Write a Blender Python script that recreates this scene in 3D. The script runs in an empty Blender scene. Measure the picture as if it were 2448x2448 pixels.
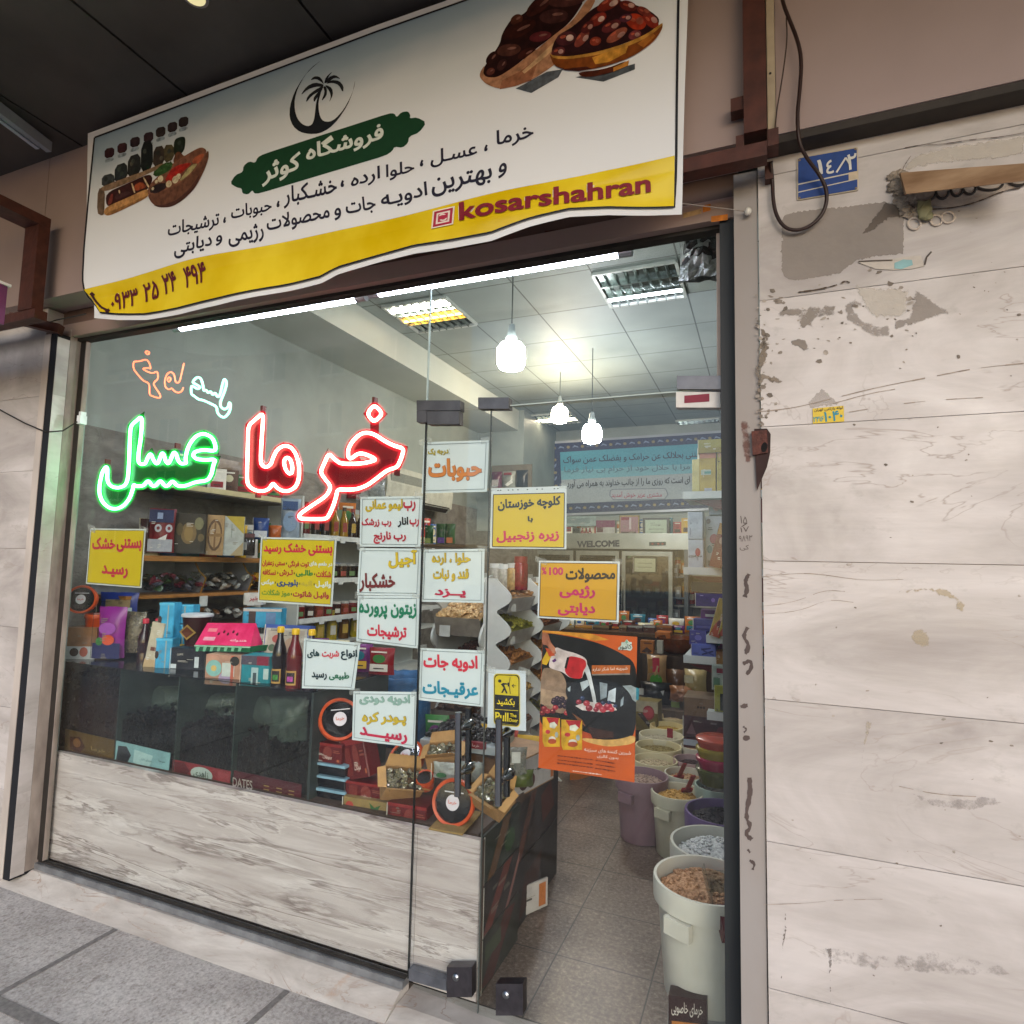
import bpy, math, random
import numpy as np
from mathutils import Vector, Matrix
from mathutils.geometry import tessellate_polygon, delaunay_2d_cdt

SC = bpy.context.scene
COL = SC.collection
R = math.radians
random.seed(7)

# ------------------------------------------------------------------ camera
CAM = Vector((0.0, -2.0, 1.52))
FPX, YAW, PITCH, ROLL = 1465.58, 0.389141, 0.0865298, 0.0223238
FWD = Vector((-math.sin(YAW) * math.cos(PITCH), math.cos(YAW) * math.cos(PITCH), math.sin(PITCH)))
_r0 = Vector((math.cos(YAW), math.sin(YAW), 0))
_u0 = _r0.cross(FWD)
RGT = math.cos(ROLL) * _r0 + math.sin(ROLL) * _u0
UPV = -math.sin(ROLL) * _r0 + math.cos(ROLL) * _u0
cd = bpy.data.cameras.new('camera'); cam = bpy.data.objects.new('camera', cd); COL.objects.link(cam)
cd.sensor_width = 36.0; cd.lens = FPX / 2448 * 36.0
cd.clip_start = 0.05; cd.clip_end = 500
cam.matrix_world = Matrix(((RGT.x, UPV.x, -FWD.x, CAM.x), (RGT.y, UPV.y, -FWD.y, CAM.y), (RGT.z, UPV.z, -FWD.z, CAM.z), (0, 0, 0, 1)))
SC.camera = cam

# ------------------------------------------------------------------ sky, sun, exposure
SUN_EL, SUN_AZ = 24.0, 28.0      # sun behind the viewer, a little to the right, veiled by cloud
w = bpy.data.worlds.new('World'); SC.world = w; w.use_nodes = True
nt = w.node_tree
sky = nt.nodes.new('ShaderNodeTexSky'); sky.sky_type = 'NISHITA'; sky.sun_disc = False
sky.sun_elevation = R(SUN_EL); sky.sun_rotation = R(180 - SUN_AZ)
sky.air_density = 1.0; sky.dust_density = 1.0; sky.ozone_density = 1.0
nt.links.new(sky.outputs[0], nt.nodes['Background'].inputs[0])
nt.nodes['Background'].inputs[1].default_value = 0.13
sl = bpy.data.lights.new('sun', 'SUN'); sl.energy = 0.75; sl.angle = R(35); sl.color = (0.97, 0.955, 0.98)
so = bpy.data.objects.new('sun', sl); COL.objects.link(so)
sd = Vector((math.sin(R(SUN_AZ)) * math.cos(R(SUN_EL)), -math.cos(R(SUN_AZ)) * math.cos(R(SUN_EL)), math.sin(R(SUN_EL))))
so.rotation_euler = sd.to_track_quat('Z', 'Y').to_euler(); so.location = sd * 30
vs = SC.view_settings
vs.view_transform = 'Standard'; vs.look = 'None'; vs.gamma = 1.0; vs.exposure = 1.08; vs.use_curve_mapping = False
SC.cycles.use_denoising = True
SC.cycles.max_bounces = 8; SC.cycles.transparent_max_bounces = 24; SC.cycles.transmission_bounces = 4
SC.cycles.sample_clamp_indirect = 6; SC.cycles.caustics_reflective = False; SC.cycles.caustics_refractive = False

# ------------------------------------------------------------------ pixel rays (2448 px frame of the photograph) onto real planes
def ray(px, py): return RGT * ((px - 1224) / FPX) - UPV * ((py - 1224) / FPX) + FWD
def fy(px, py, y):
    d = ray(px, py); return CAM + d * ((y - CAM.y) / d.y)
def fz(px, py, z):
    d = ray(px, py); return CAM + d * ((z - CAM.z) / d.z)
def fx(px, py, x):
    d = ray(px, py); return CAM + d * ((x - CAM.x) / d.x)
def K(ox, oy, s):
    def f(*a):
        if len(a) == 2 and not isinstance(a[0], (tuple, list)): return (ox + a[0] * s, oy + a[1] * s)
        return [(ox + p[0] * s, oy + p[1] * s) for p in a]
    return f

# ------------------------------------------------------------------ materials
def lin(h):
    h = h.lstrip('#')
    def c(v):
        v /= 255
        return v / 12.92 if v <= 0.04045 else ((v + 0.055) / 1.055) ** 2.4
    return tuple(c(int(h[i:i + 2], 16)) for i in (0, 2, 4)) + (1,)
_M = {}
def nodes(name):
    m = bpy.data.materials.new(name); m.use_nodes = True
    t = m.node_tree; return m, t, t.nodes['Principled BSDF'], t.nodes, t.links
def mapping(t, scale, rot=(0, 0, 0)):
    tc = t.nodes.new('ShaderNodeTexCoord'); mp = t.nodes.new('ShaderNodeMapping')
    mp.inputs['Scale'].default_value = scale; mp.inputs['Rotation'].default_value = rot
    t.links.new(tc.outputs['Object'], mp.inputs[0]); return mp.outputs[0]
def noise(t, vec, scale, detail=5, rough=.55, dist=0):
    n = t.nodes.new('ShaderNodeTexNoise'); n.inputs['Scale'].default_value = scale; n.inputs['Detail'].default_value = detail
    n.inputs['Roughness'].default_value = rough; n.inputs['Distortion'].default_value = dist
    t.links.new(vec, n.inputs['Vector']); return n.outputs['Fac']
def ramp(t, fac, stops):
    r = t.nodes.new('ShaderNodeValToRGB'); e = r.color_ramp.elements
    while len(e) < len(stops): e.new(.5)
    for i, (p, c) in enumerate(stops):
        e[i].position = p; e[i].color = lin(c) if isinstance(c, str) else c
    t.links.new(fac, r.inputs[0]); return r.outputs[0]
def mix(t, fac, a, b, mode='MIX'):
    m = t.nodes.new('ShaderNodeMix'); m.data_type = 'RGBA'; m.blend_type = mode
    for s, v in ((0, fac), (6, a), (7, b)):
        if isinstance(v, (int, float)): m.inputs[s].default_value = v
        elif isinstance(v, tuple): m.inputs[s].default_value = v
        else: t.links.new(v, m.inputs[s])
    return m.outputs[2]
def bump(t, b, h, strength, dist=.01):
    n = t.nodes.new('ShaderNodeBump'); n.inputs['Strength'].default_value = strength; n.inputs['Distance'].default_value = dist
    t.links.new(h, n.inputs['Height']); t.links.new(n.outputs[0], b.inputs['Normal'])
def dark(h, k):
    c = lin(h); return (c[0] * k, c[1] * k, c[2] * k, 1)
def pm(h, rough=.5, metal=0, var=.14, scale=14, bmp=0, h2=None, stretch=(1, 1, 1), spec=.35, alpha=1, trans=0, sub=0, coat=0, lo=.35, hi=.65):
    """one procedural painted / printed / plastic surface, cached by its numbers"""
    key = (h, rough, metal, var, scale, bmp, h2, stretch, spec, alpha, trans, coat, lo, hi)
    if key in _M: return _M[key]
    m, t, b, n, l = nodes('surface_' + h.strip('#') + '_%d' % len(_M))
    v = mapping(t, stretch)
    f = noise(t, v, scale, 4)
    c = ramp(t, f, [(lo, dark(h, 1 - var)), (hi, h2 if h2 else dark(h, 1 + var * .6))])
    l.new(c, b.inputs['Base Color'])
    b.inputs['Roughness'].default_value = rough; b.inputs['Metallic'].default_value = metal
    b.inputs['Specular IOR Level'].default_value = spec
    b.inputs['Coat Weight'].default_value = coat
    if trans: b.inputs['Transmission Weight'].default_value = trans
    if alpha < 1: b.inputs['Alpha'].default_value = alpha
    if bmp: bump(t, b, noise(t, v, scale * 2.2, 5), bmp)
    _M[key] = m; return m
def emit(h, s):
    key = ('e', h, s)
    if key in _M: return _M[key]
    m, t, b, n, l = nodes('lit_' + h.strip('#'))
    b.inputs['Base Color'].default_value = lin(h); b.inputs['Emission Color'].default_value = lin(h); b.inputs['Emission Strength'].default_value = s
    _M[key] = m; return m
def glassy(h, refl=1.0, rough=.02, tint=1.0, name='glass', dust=0):
    """thin sheet: see-through with a mirror sheen that follows Fresnel"""
    key = ('g', h, refl, rough, name, dust)
    if key in _M: return _M[key]
    m = bpy.data.materials.new(name); m.use_nodes = True; t = m.node_tree; n = t.nodes; l = t.links
    n.remove(n['Principled BSDF'])
    tr = n.new('ShaderNodeBsdfTransparent'); tr.inputs[0].default_value = lin(h)
    gl = n.new('ShaderNodeBsdfGlossy'); gl.inputs['Roughness'].default_value = rough; gl.inputs[0].default_value = (1, 1, 1, 1)
    lw = n.new('ShaderNodeLayerWeight'); lw.inputs[0].default_value = .5
    pw = n.new('ShaderNodeMath'); pw.operation = 'POWER'; pw.inputs[1].default_value = 5; l.new(lw.outputs['Facing'], pw.inputs[0])
    mu = n.new('ShaderNodeMath'); mu.operation = 'MULTIPLY_ADD'; mu.inputs[1].default_value = .9 * refl; mu.inputs[2].default_value = .043 * refl
    ms = n.new('ShaderNodeMixShader'); l.new(pw.outputs[0], mu.inputs[0]); l.new(mu.outputs[0], ms.inputs[0])
    l.new(tr.outputs[0], ms.inputs[1]); l.new(gl.outputs[0], ms.inputs[2]); l.new(ms.outputs[0], n['Material Output'].inputs[0])
    if dust:      # wiped dust, drips and smears on the pane
        df = n.new('ShaderNodeBsdfDiffuse'); df.inputs[0].default_value = (.75, .74, .72, 1)
        a = ramp(t, noise(t, mapping(t, (9, 1, .7)), 3, 6, .7), [(.5, (0, 0, 0, 1)), (.75, (dust,) * 3 + (1,))])
        b2 = ramp(t, noise(t, mapping(t, (1, 1, 1)), 1.3, 5, .6, 1.5), [(.42, (0, 0, 0, 1)), (.7, (dust * .6,) * 3 + (1,))])
        ad = n.new('ShaderNodeMix'); ad.data_type = 'RGBA'; ad.blend_type = 'ADD'; ad.inputs[0].default_value = 1; l.new(a, ad.inputs[6]); l.new(b2, ad.inputs[7])
        m2 = n.new('ShaderNodeMixShader'); l.new(ad.outputs[2], m2.inputs[0]); l.new(ms.outputs[0], m2.inputs[1]); l.new(df.outputs[0], m2.inputs[2]); l.new(m2.outputs[0], n['Material Output'].inputs[0])
    _M[key] = m; return m
def film(h, op=.35, rough=.2):
    """cloudy plastic film: part see-through, part pale and shiny"""
    key = ('f', h, op, rough)
    if key in _M: return _M[key]
    m, t, b, n, l = nodes('film')
    v = mapping(t, (1, 1, 1)); f = noise(t, v, 22, 4)
    l.new(ramp(t, f, [(.3, dark(h, .75)), (.7, h)]), b.inputs['Base Color']); b.inputs['Roughness'].default_value = rough
    a = ramp(t, f, [(.3, (op * .6,) * 3 + (1,)), (.7, (min(1, op * 1.4),) * 3 + (1,))]); l.new(a, b.inputs['Alpha'])
    bump(t, b, noise(t, v, 45, 3), .6)
    _M[key] = m; return m

# ------------------------------------------------------------------ mesh builder
class MB:
    def __init__(s): s.v = []; s.f = []; s.mi = []
    def add(s, pts, faces, mi=0):
        o = len(s.v); s.v += [Vector(p) for p in pts]
        s.f += [tuple(o + i for i in f) for f in faces]; s.mi += [mi] * len(faces); return s
    def quad(s, a, b, c, d, mi=0): return s.add([a, b, c, d], [(0, 1, 2, 3)], mi)
    def box(s, x0, y0, z0, x1, y1, z1, mi=0, M=None):
        P = [Vector((x, y, z)) for z in (z0, z1) for y in (y0, y1) for x in (x0, x1)]
        if M is not None: P = [M @ p for p in P]
        return s.add(P, [(0, 2, 3, 1), (4, 5, 7, 6), (0, 1, 5, 4), (2, 6, 7, 3), (0, 4, 6, 2), (1, 3, 7, 5)], mi)
    def hexa(s, f4, d, mi=0):
        """slab: front face TL,TR,BR,BL and a depth vector"""
        d = Vector(d); P = [Vector(p) for p in f4] + [Vector(p) + d for p in f4]
        return s.add(P, [(3, 2, 1, 0), (4, 5, 6, 7), (0, 1, 5, 4), (1, 2, 6, 5), (2, 3, 7, 6), (3, 0, 4, 7)], mi)
    def bar(s, a, b, wx, wz, up=(0, 0, 1), mi=0):
        a = Vector(a); b = Vector(b); d = (b - a).normalized(); u = Vector(up); sx = d.cross(u).normalized(); u = sx.cross(d)
        P = [p + sx * i * wx / 2 + u * j * wz / 2 for p in (a, b) for i, j in ((-1, -1), (1, -1), (1, 1), (-1, 1))]
        return s.add(P, [(0, 1, 2, 3), (7, 6, 5, 4), (0, 4, 5, 1), (1, 5, 6, 2), (2, 6, 7, 3), (3, 7, 4, 0)], mi)
    def poly(s, pts, mi=0):
        pts = [Vector(p) for p in pts]
        return s.add(pts, [tuple(t) for t in tessellate_polygon([pts])], mi)
    def prism(s, pts, d, mi=0):
        pts = [Vector(p) for p in pts]; d = Vector(d); n = len(pts); T = tessellate_polygon([pts])
        F = [tuple(t) for t in T] + [tuple(n + i for i in reversed(t)) for t in T] + [(i, (i + 1) % n, n + (i + 1) % n, n + i) for i in range(n)]
        return s.add(pts + [p + d for p in pts], F, mi)
    def lathe(s, prof, c=(0, 0, 0), n=24, mi=0, M=None, squash=(1, 1)):
        c = Vector(c); P = []
        for r, z in prof:
            for k in range(n):
                a = 2 * math.pi * k / n; p = Vector((r * math.cos(a) * squash[0], r * math.sin(a) * squash[1], z))
                P.append((M @ p if M is not None else p) + c)
        F = []
        for i in range(len(prof) - 1):
            for k in range(n):
                k2 = (k + 1) % n; F.append((i * n + k, i * n + k2, (i + 1) * n + k2, (i + 1) * n + k))
        F.append(tuple(reversed(range(n)))); F.append(tuple((len(prof) - 1) * n + k for k in range(n)))
        return s.add(P, F, mi)
    def tube(s, pts, r, n=8, closed=False, mi=0):
        pts = [Vector(p) for p in pts]; m = len(pts); P = []; up = Vector((0, 1, 0))
        for i, p in enumerate(pts):
            a = pts[(i - 1) % m] if (closed or i) else p; b = pts[(i + 1) % m] if (closed or i < m - 1) else p
            d = (b - a).normalized()
            u = up - d * up.dot(d)
            if u.length < .05: u = Vector((1, 0, 0)) - d * d.x
            u.normalize(); v = d.cross(u)
            for k in range(n):
                an = 2 * math.pi * k / n; P.append(p + (u * math.cos(an) + v * math.sin(an)) * r)
        F = []
        for i in range(m if closed else m - 1):
            j = (i + 1) % m
            for k in range(n):
                k2 = (k + 1) % n; F.append((i * n + k, i * n + k2, j * n + k2, j * n + k))
        if not closed: F.append(tuple(reversed(range(n)))); F.append(tuple((m - 1) * n + k for k in range(n)))
        return s.add(P, F, mi)
    def blob(s, c, rx, ry, rz, M=None, mi=0, jit=0, n=6, k=4):
        c = Vector(c); P = [Vector((0, 0, -1))]
        for i in range(1, k):
            a = -math.pi / 2 + math.pi * i / k
            for j in range(n):
                b = 2 * math.pi * (j + .5 * (i % 2)) / n; P.append(Vector((math.cos(a) * math.cos(b), math.cos(a) * math.sin(b), math.sin(a))))
        P.append(Vector((0, 0, 1)))
        P = [Vector((p.x * rx, p.y * ry, p.z * rz)) * (1 + random.uniform(-jit, jit)) for p in P]
        if M is not None: P = [M @ p for p in P]
        F = [(0, 1 + (j + 1) % n, 1 + j) for j in range(n)]
        for i in range(k - 2):
            for j in range(n):
                j2 = (j + 1) % n; a = 1 + i * n; F.append((a + j, a + j2, a + n + j2, a + n + j))
        e = len(P) - 1; a = 1 + (k - 2) * n
        F += [(a + j, a + (j + 1) % n, e) for j in range(n)]
        return s.add([p + c for p in P], F, mi)
    def bag(s, w, h, d, M, mi=0, crump=.06, n=9):
        """a filled pouch: flat sealed edges, full middle, standing on its base"""
        P = []; 
        for side in (-1, 1):
            for i in range(n + 1):
                for j in range(n + 1):
                    u = i / n; v = j / n
                    th = (math.sin(math.pi * min(1, u)) ** .6) * (math.sin(math.pi * min(1, v * .93 + .07)) ** .55 if v < 1 else 0)
                    e = 1 - .08 * math.sin(math.pi * v)
                    P.append(M @ Vector(((u - .5) * w * e, side * d / 2 * th * (1 + random.uniform(-crump, crump) * 2), v * h + random.uniform(-crump, crump) * .03)))
        F = []
        o = (n + 1) ** 2
        for i in range(n):
            for j in range(n):
                a = i * (n + 1) + j; q = (a, a + n + 1, a + n + 2, a + 1)
                F.append(q); F.append(tuple(o + x for x in reversed(q)))
        return s.add(P, F, mi)
    def build(s, name, mats, parent=None, smooth=False, world=True):
        me = bpy.data.meshes.new(name)
        off = parent_loc(parent) if (parent is not None and world) else Vector((0, 0, 0))
        me.from_pydata([tuple(p - off) for p in s.v], [], s.f)
        mats = mats if isinstance(mats, (list, tuple)) else [mats]
        for m in mats: me.materials.append(m)
        me.polygons.foreach_set('material_index', s.mi)
        if smooth:
            me.polygons.foreach_set('use_smooth', [True] * len(me.polygons))
            if smooth != 'all': me.set_sharp_from_angle(angle=R(40))
        me.update()
        o = bpy.data.objects.new(name, me); COL.objects.link(o)
        if parent is not None: o.parent = parent
        return o
def parent_loc(p):
    v = Vector((0, 0, 0))
    while p is not None: v += Vector(p.location); p = p.parent
    return v
def tag(o, label, cat, group=None):
    o['label'] = label; o['category'] = cat
    if group: o['group'] = group
    return o
def struct(o, kind='structure'): o['kind'] = kind; return o
def thing(name, label, cat, loc=(0, 0, 0), group=None):
    o = bpy.data.objects.new(name, None); COL.objects.link(o); o.location = loc; o.empty_display_size = .05
    return tag(o, label, cat, group)
def copy_tree(o, parent=None):
    c = o.copy(); COL.objects.link(c)
    if parent is not None: c.parent = parent
    for ch in list(o.children): copy_tree(ch, c)
    return c
def rz(a): return Matrix.Rotation(a, 4, 'Z')
def TR(loc, a=0, tilt=0, roll=0):
    return Matrix.Translation(Vector(loc)) @ Matrix.Rotation(a, 4, 'Z') @ Matrix.Rotation(tilt, 4, 'X') @ Matrix.Rotation(roll, 4, 'Y')

# ------------------------------------------------------------------ Persian lettering
FORMS = {'ا': (0xFE8D, 0xFE8E), 'آ': (0xFE81, 0xFE82), 'أ': (0xFE83, 0xFE84), 'د': (0xFEA9, 0xFEAA), 'ذ': (0xFEAB, 0xFEAC), 'ر': (0xFEAD, 0xFEAE), 'ز': (0xFEAF, 0xFEB0), 'ژ': (0xFB8A, 0xFB8B), 'و': (0xFEED, 0xFEEE)}
for ch, b in (('ب', 0xFE8F), ('ت', 0xFE95), ('ث', 0xFE99), ('ج', 0xFE9D), ('ح', 0xFEA1), ('خ', 0xFEA5), ('س', 0xFEB1), ('ش', 0xFEB5), ('ص', 0xFEB9), ('ض', 0xFEBD), ('ط', 0xFEC1), ('ظ', 0xFEC5), ('ع', 0xFEC9), ('غ', 0xFECD), ('ف', 0xFED1), ('ق', 0xFED5), ('ل', 0xFEDD), ('م', 0xFEE1), ('ن', 0xFEE5), ('ه', 0xFEE9), ('پ', 0xFB56), ('چ', 0xFB7A), ('ک', 0xFB8E), ('گ', 0xFB92), ('ی', 0xFBFC)):
    FORMS[ch] = (b, b + 1, b + 2, b + 3)
def shape(s):
    s = s.replace('لا', '\ue000'); F = dict(FORMS); F['\ue000'] = (0xFEFB, 0xFEFC)
    out = []; n = len(s)
    def dual(c): return c == 'ـ' or (c in F and len(F[c]) == 4)
    for i, c in enumerate(s):
        if c not in F: out.append(c); continue
        prev = i > 0 and dual(s[i - 1]); nxt = i < n - 1 and len(F[c]) == 4 and (s[i + 1] in F or s[i + 1] == 'ـ')
        out.append(chr(F[c][(1 if prev else 0) if len(F[c]) == 2 else (3 if prev and nxt else 1 if prev else 2 if nxt else 0)]))
    return out
def visual(s):
    """right-to-left order, digit and Latin runs kept in reading order"""
    if not any(c in FORMS for c in s): return s
    o = shape(s)[::-1]; res = []; run = []
    for c in o:
        if c.isascii() and c.isalnum() or '۰' <= c <= '۹': run.append(c)
        else:
            res += run[::-1]; run = []; res.append({'(': ')', ')': '('}.get(c, c))
    return ''.join(res + run[::-1])
_T = {}
def glyphs(s, bold, shear=0):
    """letter outlines, thickened by bold and filled by winding number (so overlapping strokes stay solid)"""
    key = (s, bold, shear)
    if key in _T: return _T[key]
    c = bpy.data.curves.new('t', 'FONT'); c.body = visual(s); c.resolution_u = 4; c.shear = shear; c.fill_mode = 'NONE'
    o = bpy.data.objects.new('t', c); COL.objects.link(o)
    dg = bpy.context.evaluated_depsgraph_get(); ev = o.evaluated_get(dg); me = ev.to_mesh()
    V = [(v.co.x, v.co.y) for v in me.vertices]; nxt = {}
    for e in me.edges:
        i, j = e.vertices; nxt.setdefault(i, []).append(j); nxt.setdefault(j, []).append(i)
    ev.to_mesh_clear(); bpy.data.objects.remove(o); bpy.data.curves.remove(c)
    loops = []; seen = set()
    for st in range(len(V)):
        if st in seen or st not in nxt: continue
        lp = [st]; seen.add(st); cur = st
        while True:
            cand = [j for j in nxt[cur] if j not in seen]
            if not cand: break
            cur = min(cand, key=lambda j: (abs(j - cur) != 1, j)); lp.append(cur); seen.add(cur)
        # keep the direction of the vertex numbering
        if len(lp) > 2 and lp[1] != lp[0] + 1: lp = [lp[0]] + lp[1:][::-1]
        q = []
        for i in lp:
            if not q or math.hypot(V[i][0] - q[-1][0], V[i][1] - q[-1][1]) > 1e-4: q.append(V[i])
        if len(q) > 2: loops.append(q)
    tot = sum(x0 * y1 - x1 * y0 for q in loops for (x0, y0), (x1, y1) in zip(q, q[1:] + q[:1])); sg = 1 if tot > 0 else -1
    L2 = []
    for q in loops:
        n = len(q); out = []
        for i in range(n):
            a, b, d = q[i - 1], q[i], q[(i + 1) % n]
            def nr(u, v):
                L = math.hypot(v[0] - u[0], v[1] - u[1]) or 1; return ((v[1] - u[1]) / L * sg, -(v[0] - u[0]) / L * sg)
            n1, n2 = nr(a, b), nr(b, d); m = (n1[0] + n2[0], n1[1] + n2[1]); LL = m[0] ** 2 + m[1] ** 2; k = min(1.4, 2 / max(LL, .5))
            out.append((b[0] + m[0] * bold * k, b[1] + m[1] * bold * k))
        L2.append(out)
    pts = []; ed = []; segs = []
    for q in L2:
        o_ = len(pts); n = len(q); pts += [Vector(p) for p in q]; ed += [(o_ + i, o_ + (i + 1) % n) for i in range(n)]
        segs += [(q[i][0], q[i][1], q[(i + 1) % n][0], q[(i + 1) % n][1]) for i in range(n)]
    vo, _, fo, _, _, _ = delaunay_2d_cdt(pts, ed, [], 0, 1e-5)
    S = np.array(segs); C = np.array([[sum(vo[i].x for i in f) / 3, sum(vo[i].y for i in f) / 3] for f in fo])
    x0, y0, x1, y1 = S.T; W = np.zeros(len(C), int)
    for a in range(0, len(C), 400):
        cx = C[a:a + 400, :1]; cy = C[a:a + 400, 1:]
        side = (x1 - x0) * (cy - y0) - (cx - x0) * (y1 - y0)
        W[a:a + 400] = ((y0 <= cy) & (y1 > cy) & (side > 0)).sum(1) - ((y0 > cy) & (y1 <= cy) & (side < 0)).sum(1)
    F = [tuple(f) if (vo[f[1]].x - vo[f[0]].x) * (vo[f[2]].y - vo[f[0]].y) - (vo[f[2]].x - vo[f[0]].x) * (vo[f[1]].y - vo[f[0]].y) > 0 else tuple(reversed(f)) for f, k in zip(fo, W) if k * sg > 0]
    V = [(v.x, v.y) for v in vo]; us = {i for f in F for i in f}
    bb = (min(V[i][0] for i in us), min(V[i][1] for i in us), max(V[i][0] for i in us), max(V[i][1] for i in us))
    _T[key] = (V, F, bb); return _T[key]
def inkm(h): return pm(h, .55, var=.1, scale=40)
def lettering(parent, s, a, b, hpx, at, h, bold=.022, outline=None, shear=0, eps=.0006, name='lettering', mat=None):
    """text fitted between pixel points a (left) and b (right), hpx tall; at(px,py,eps) gives the surface point"""
    V, Fc, bb = glyphs(s, bold, shear); mb = MB()
    def put(V, Fc, e, mi):
        P = []
        for x, y in V:
            u = (x - bb[0]) / (bb[2] - bb[0]); v = (y - bb[1]) / (bb[3] - bb[1])
            P.append(at(a[0] + (b[0] - a[0]) * u, a[1] + (b[1] - a[1]) * u - (v - .5) * hpx, e))
        mb.add(P, Fc, mi)
    put(V, Fc, eps, 0)
    if outline:
        V2, F2, _ = glyphs(s, bold + outline[1], shear); put(V2, F2, eps * .5, 1)
    return mb.build(name, [mat or inkm(h)] + ([inkm(outline[0])] if outline else []), parent)
def picture(parent, name, polys, at, eps=.0006, step=.0003, mk=inkm):
    """a flat printed picture: polygons laid one on another"""
    mb = MB(); hs = []
    for i, (pts, h) in enumerate(polys):
        if h not in hs: hs.append(h)
        mb.poly([at(p[0], p[1], eps + i * step) for p in pts], hs.index(h))
    return mb.build(name, [mk(h) for h in hs], parent)
def ell(cx, cy, rx, ry, rot=0, n=14):
    return [(cx + rx * math.cos(a) * math.cos(rot) - ry * math.sin(a) * math.sin(rot), cy + rx * math.cos(a) * math.sin(rot) + ry * math.sin(a) * math.cos(rot)) for a in (2 * math.pi * i / n for i in range(n))]
def onplane(y):
    def at(px, py, e=0): return fy(px, py, y) + Vector((0, -e, 0))
    return at
def lerp4(q, u, v):
    """point inside a pixel quad TL,TR,BR,BL"""
    t = (q[0][0] + (q[1][0] - q[0][0]) * u, q[0][1] + (q[1][1] - q[0][1]) * u); b = (q[3][0] + (q[2][0] - q[3][0]) * u, q[3][1] + (q[2][1] - q[3][1]) * u)
    return (t[0] + (b[0] - t[0]) * v, t[1] + (b[1] - t[1]) * v)
def inset(q, k):
    c = (sum(p[0] for p in q) / 4, sum(p[1] for p in q) / 4)
    out = []
    for p in q:
        dx = c[0] - p[0]; dy = c[1] - p[1]; out.append((p[0] + k * (1 if dx > 0 else -1), p[1] + k * (1 if dy > 0 else -1)))
    return out

# ================================================================== SETTING
def marble(name, cols, stretch, rot, vein, veinw=.012, scale=2.0, rough=.42, fine=.35, dirt='#7d7168', slabs=False):
    m, t, b, n, l = nodes(name)
    v = mapping(t, stretch, rot)
    if slabs:      # every course of slabs is cut from a different place in the block
        tc = n.new('ShaderNodeTexCoord'); sp_ = n.new('ShaderNodeSeparateXYZ'); l.new(tc.outputs['Object'], sp_.inputs[0])
        fl = n.new('ShaderNodeMath'); fl.operation = 'MULTIPLY_ADD'; fl.inputs[1].default_value = 1 / .3805; fl.inputs[2].default_value = -.065; l.new(sp_.outputs['Z'], fl.inputs[0])
        f2 = n.new('ShaderNodeMath'); f2.operation = 'FLOOR'; l.new(fl.outputs[0], f2.inputs[0])
        f3 = n.new('ShaderNodeMath'); f3.operation = 'MULTIPLY'; f3.inputs[1].default_value = 3.7; l.new(f2.outputs[0], f3.inputs[0])
        cb = n.new('ShaderNodeCombineXYZ'); l.new(f3.outputs[0], cb.inputs[0]); l.new(f3.outputs[0], cb.inputs[1])
        va = n.new('ShaderNodeVectorMath'); va.operation = 'ADD'; l.new(v, va.inputs[0]); l.new(cb.outputs[0], va.inputs[1]); v = va.outputs[0]
    base = ramp(t, noise(t, v, scale, 7, .6, 1.2), list(zip((.28, .45, .58, .74), cols)))
    v2 = mapping(t, (stretch[0] * 1.2, 1, stretch[2] * 5), rot)
    st = ramp(t, noise(t, v2, scale * 2, 6, .7, .6), [(.3, (1 - fine,) * 3 + (1,)), (.62, (1, 1, 1, 1))])
    c = mix(t, .75, base, st, 'MULTIPLY')
    vn = noise(t, v, scale * .8, 5, .55, 2.0)
    vr = ramp(t, vn, [(.5 - veinw, (0, 0, 0, 1)), (.5, (1, 1, 1, 1)), (.5 + veinw, (0, 0, 0, 1))])
    brk = ramp(t, noise(t, mapping(t, (1, 1, 1)), 3.1, 3), [(.42, (0, 0, 0, 1)), (.6, (.8, .8, .8, 1))])
    f = mix(t, 1.0, vr, brk, 'MULTIPLY')
    c = mix(t, f, c, lin(vein))
    sp = ramp(t, noise(t, mapping(t, (1.6, 1, 2.6)), 5.5, 6, .7), [(.6, (0, 0, 0, 1)), (.72, (.55, .55, .55, 1))])
    c = mix(t, sp, c, lin(dirt))
    l.new(c, b.inputs['Base Color'])
    l.new(ramp(t, noise(t, mapping(t, (1, 1, 1)), 6, 4), [(.3, (rough - .12,) * 3 + (1,)), (.7, (rough + .15,) * 3 + (1,))]), b.inputs['Roughness'])
    bump(t, b, noise(t, v2, scale * 3, 5), .08)
    return m
M_WALL = marble('pale_travertine', ('#938a86', '#aaa29d', '#b9b1ad', '#c5beba'), (.8, 1, 1.9), (0, R(6), 0), '#8f8279', .006, 1.7, .45, .10, '#979089', True)
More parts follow.
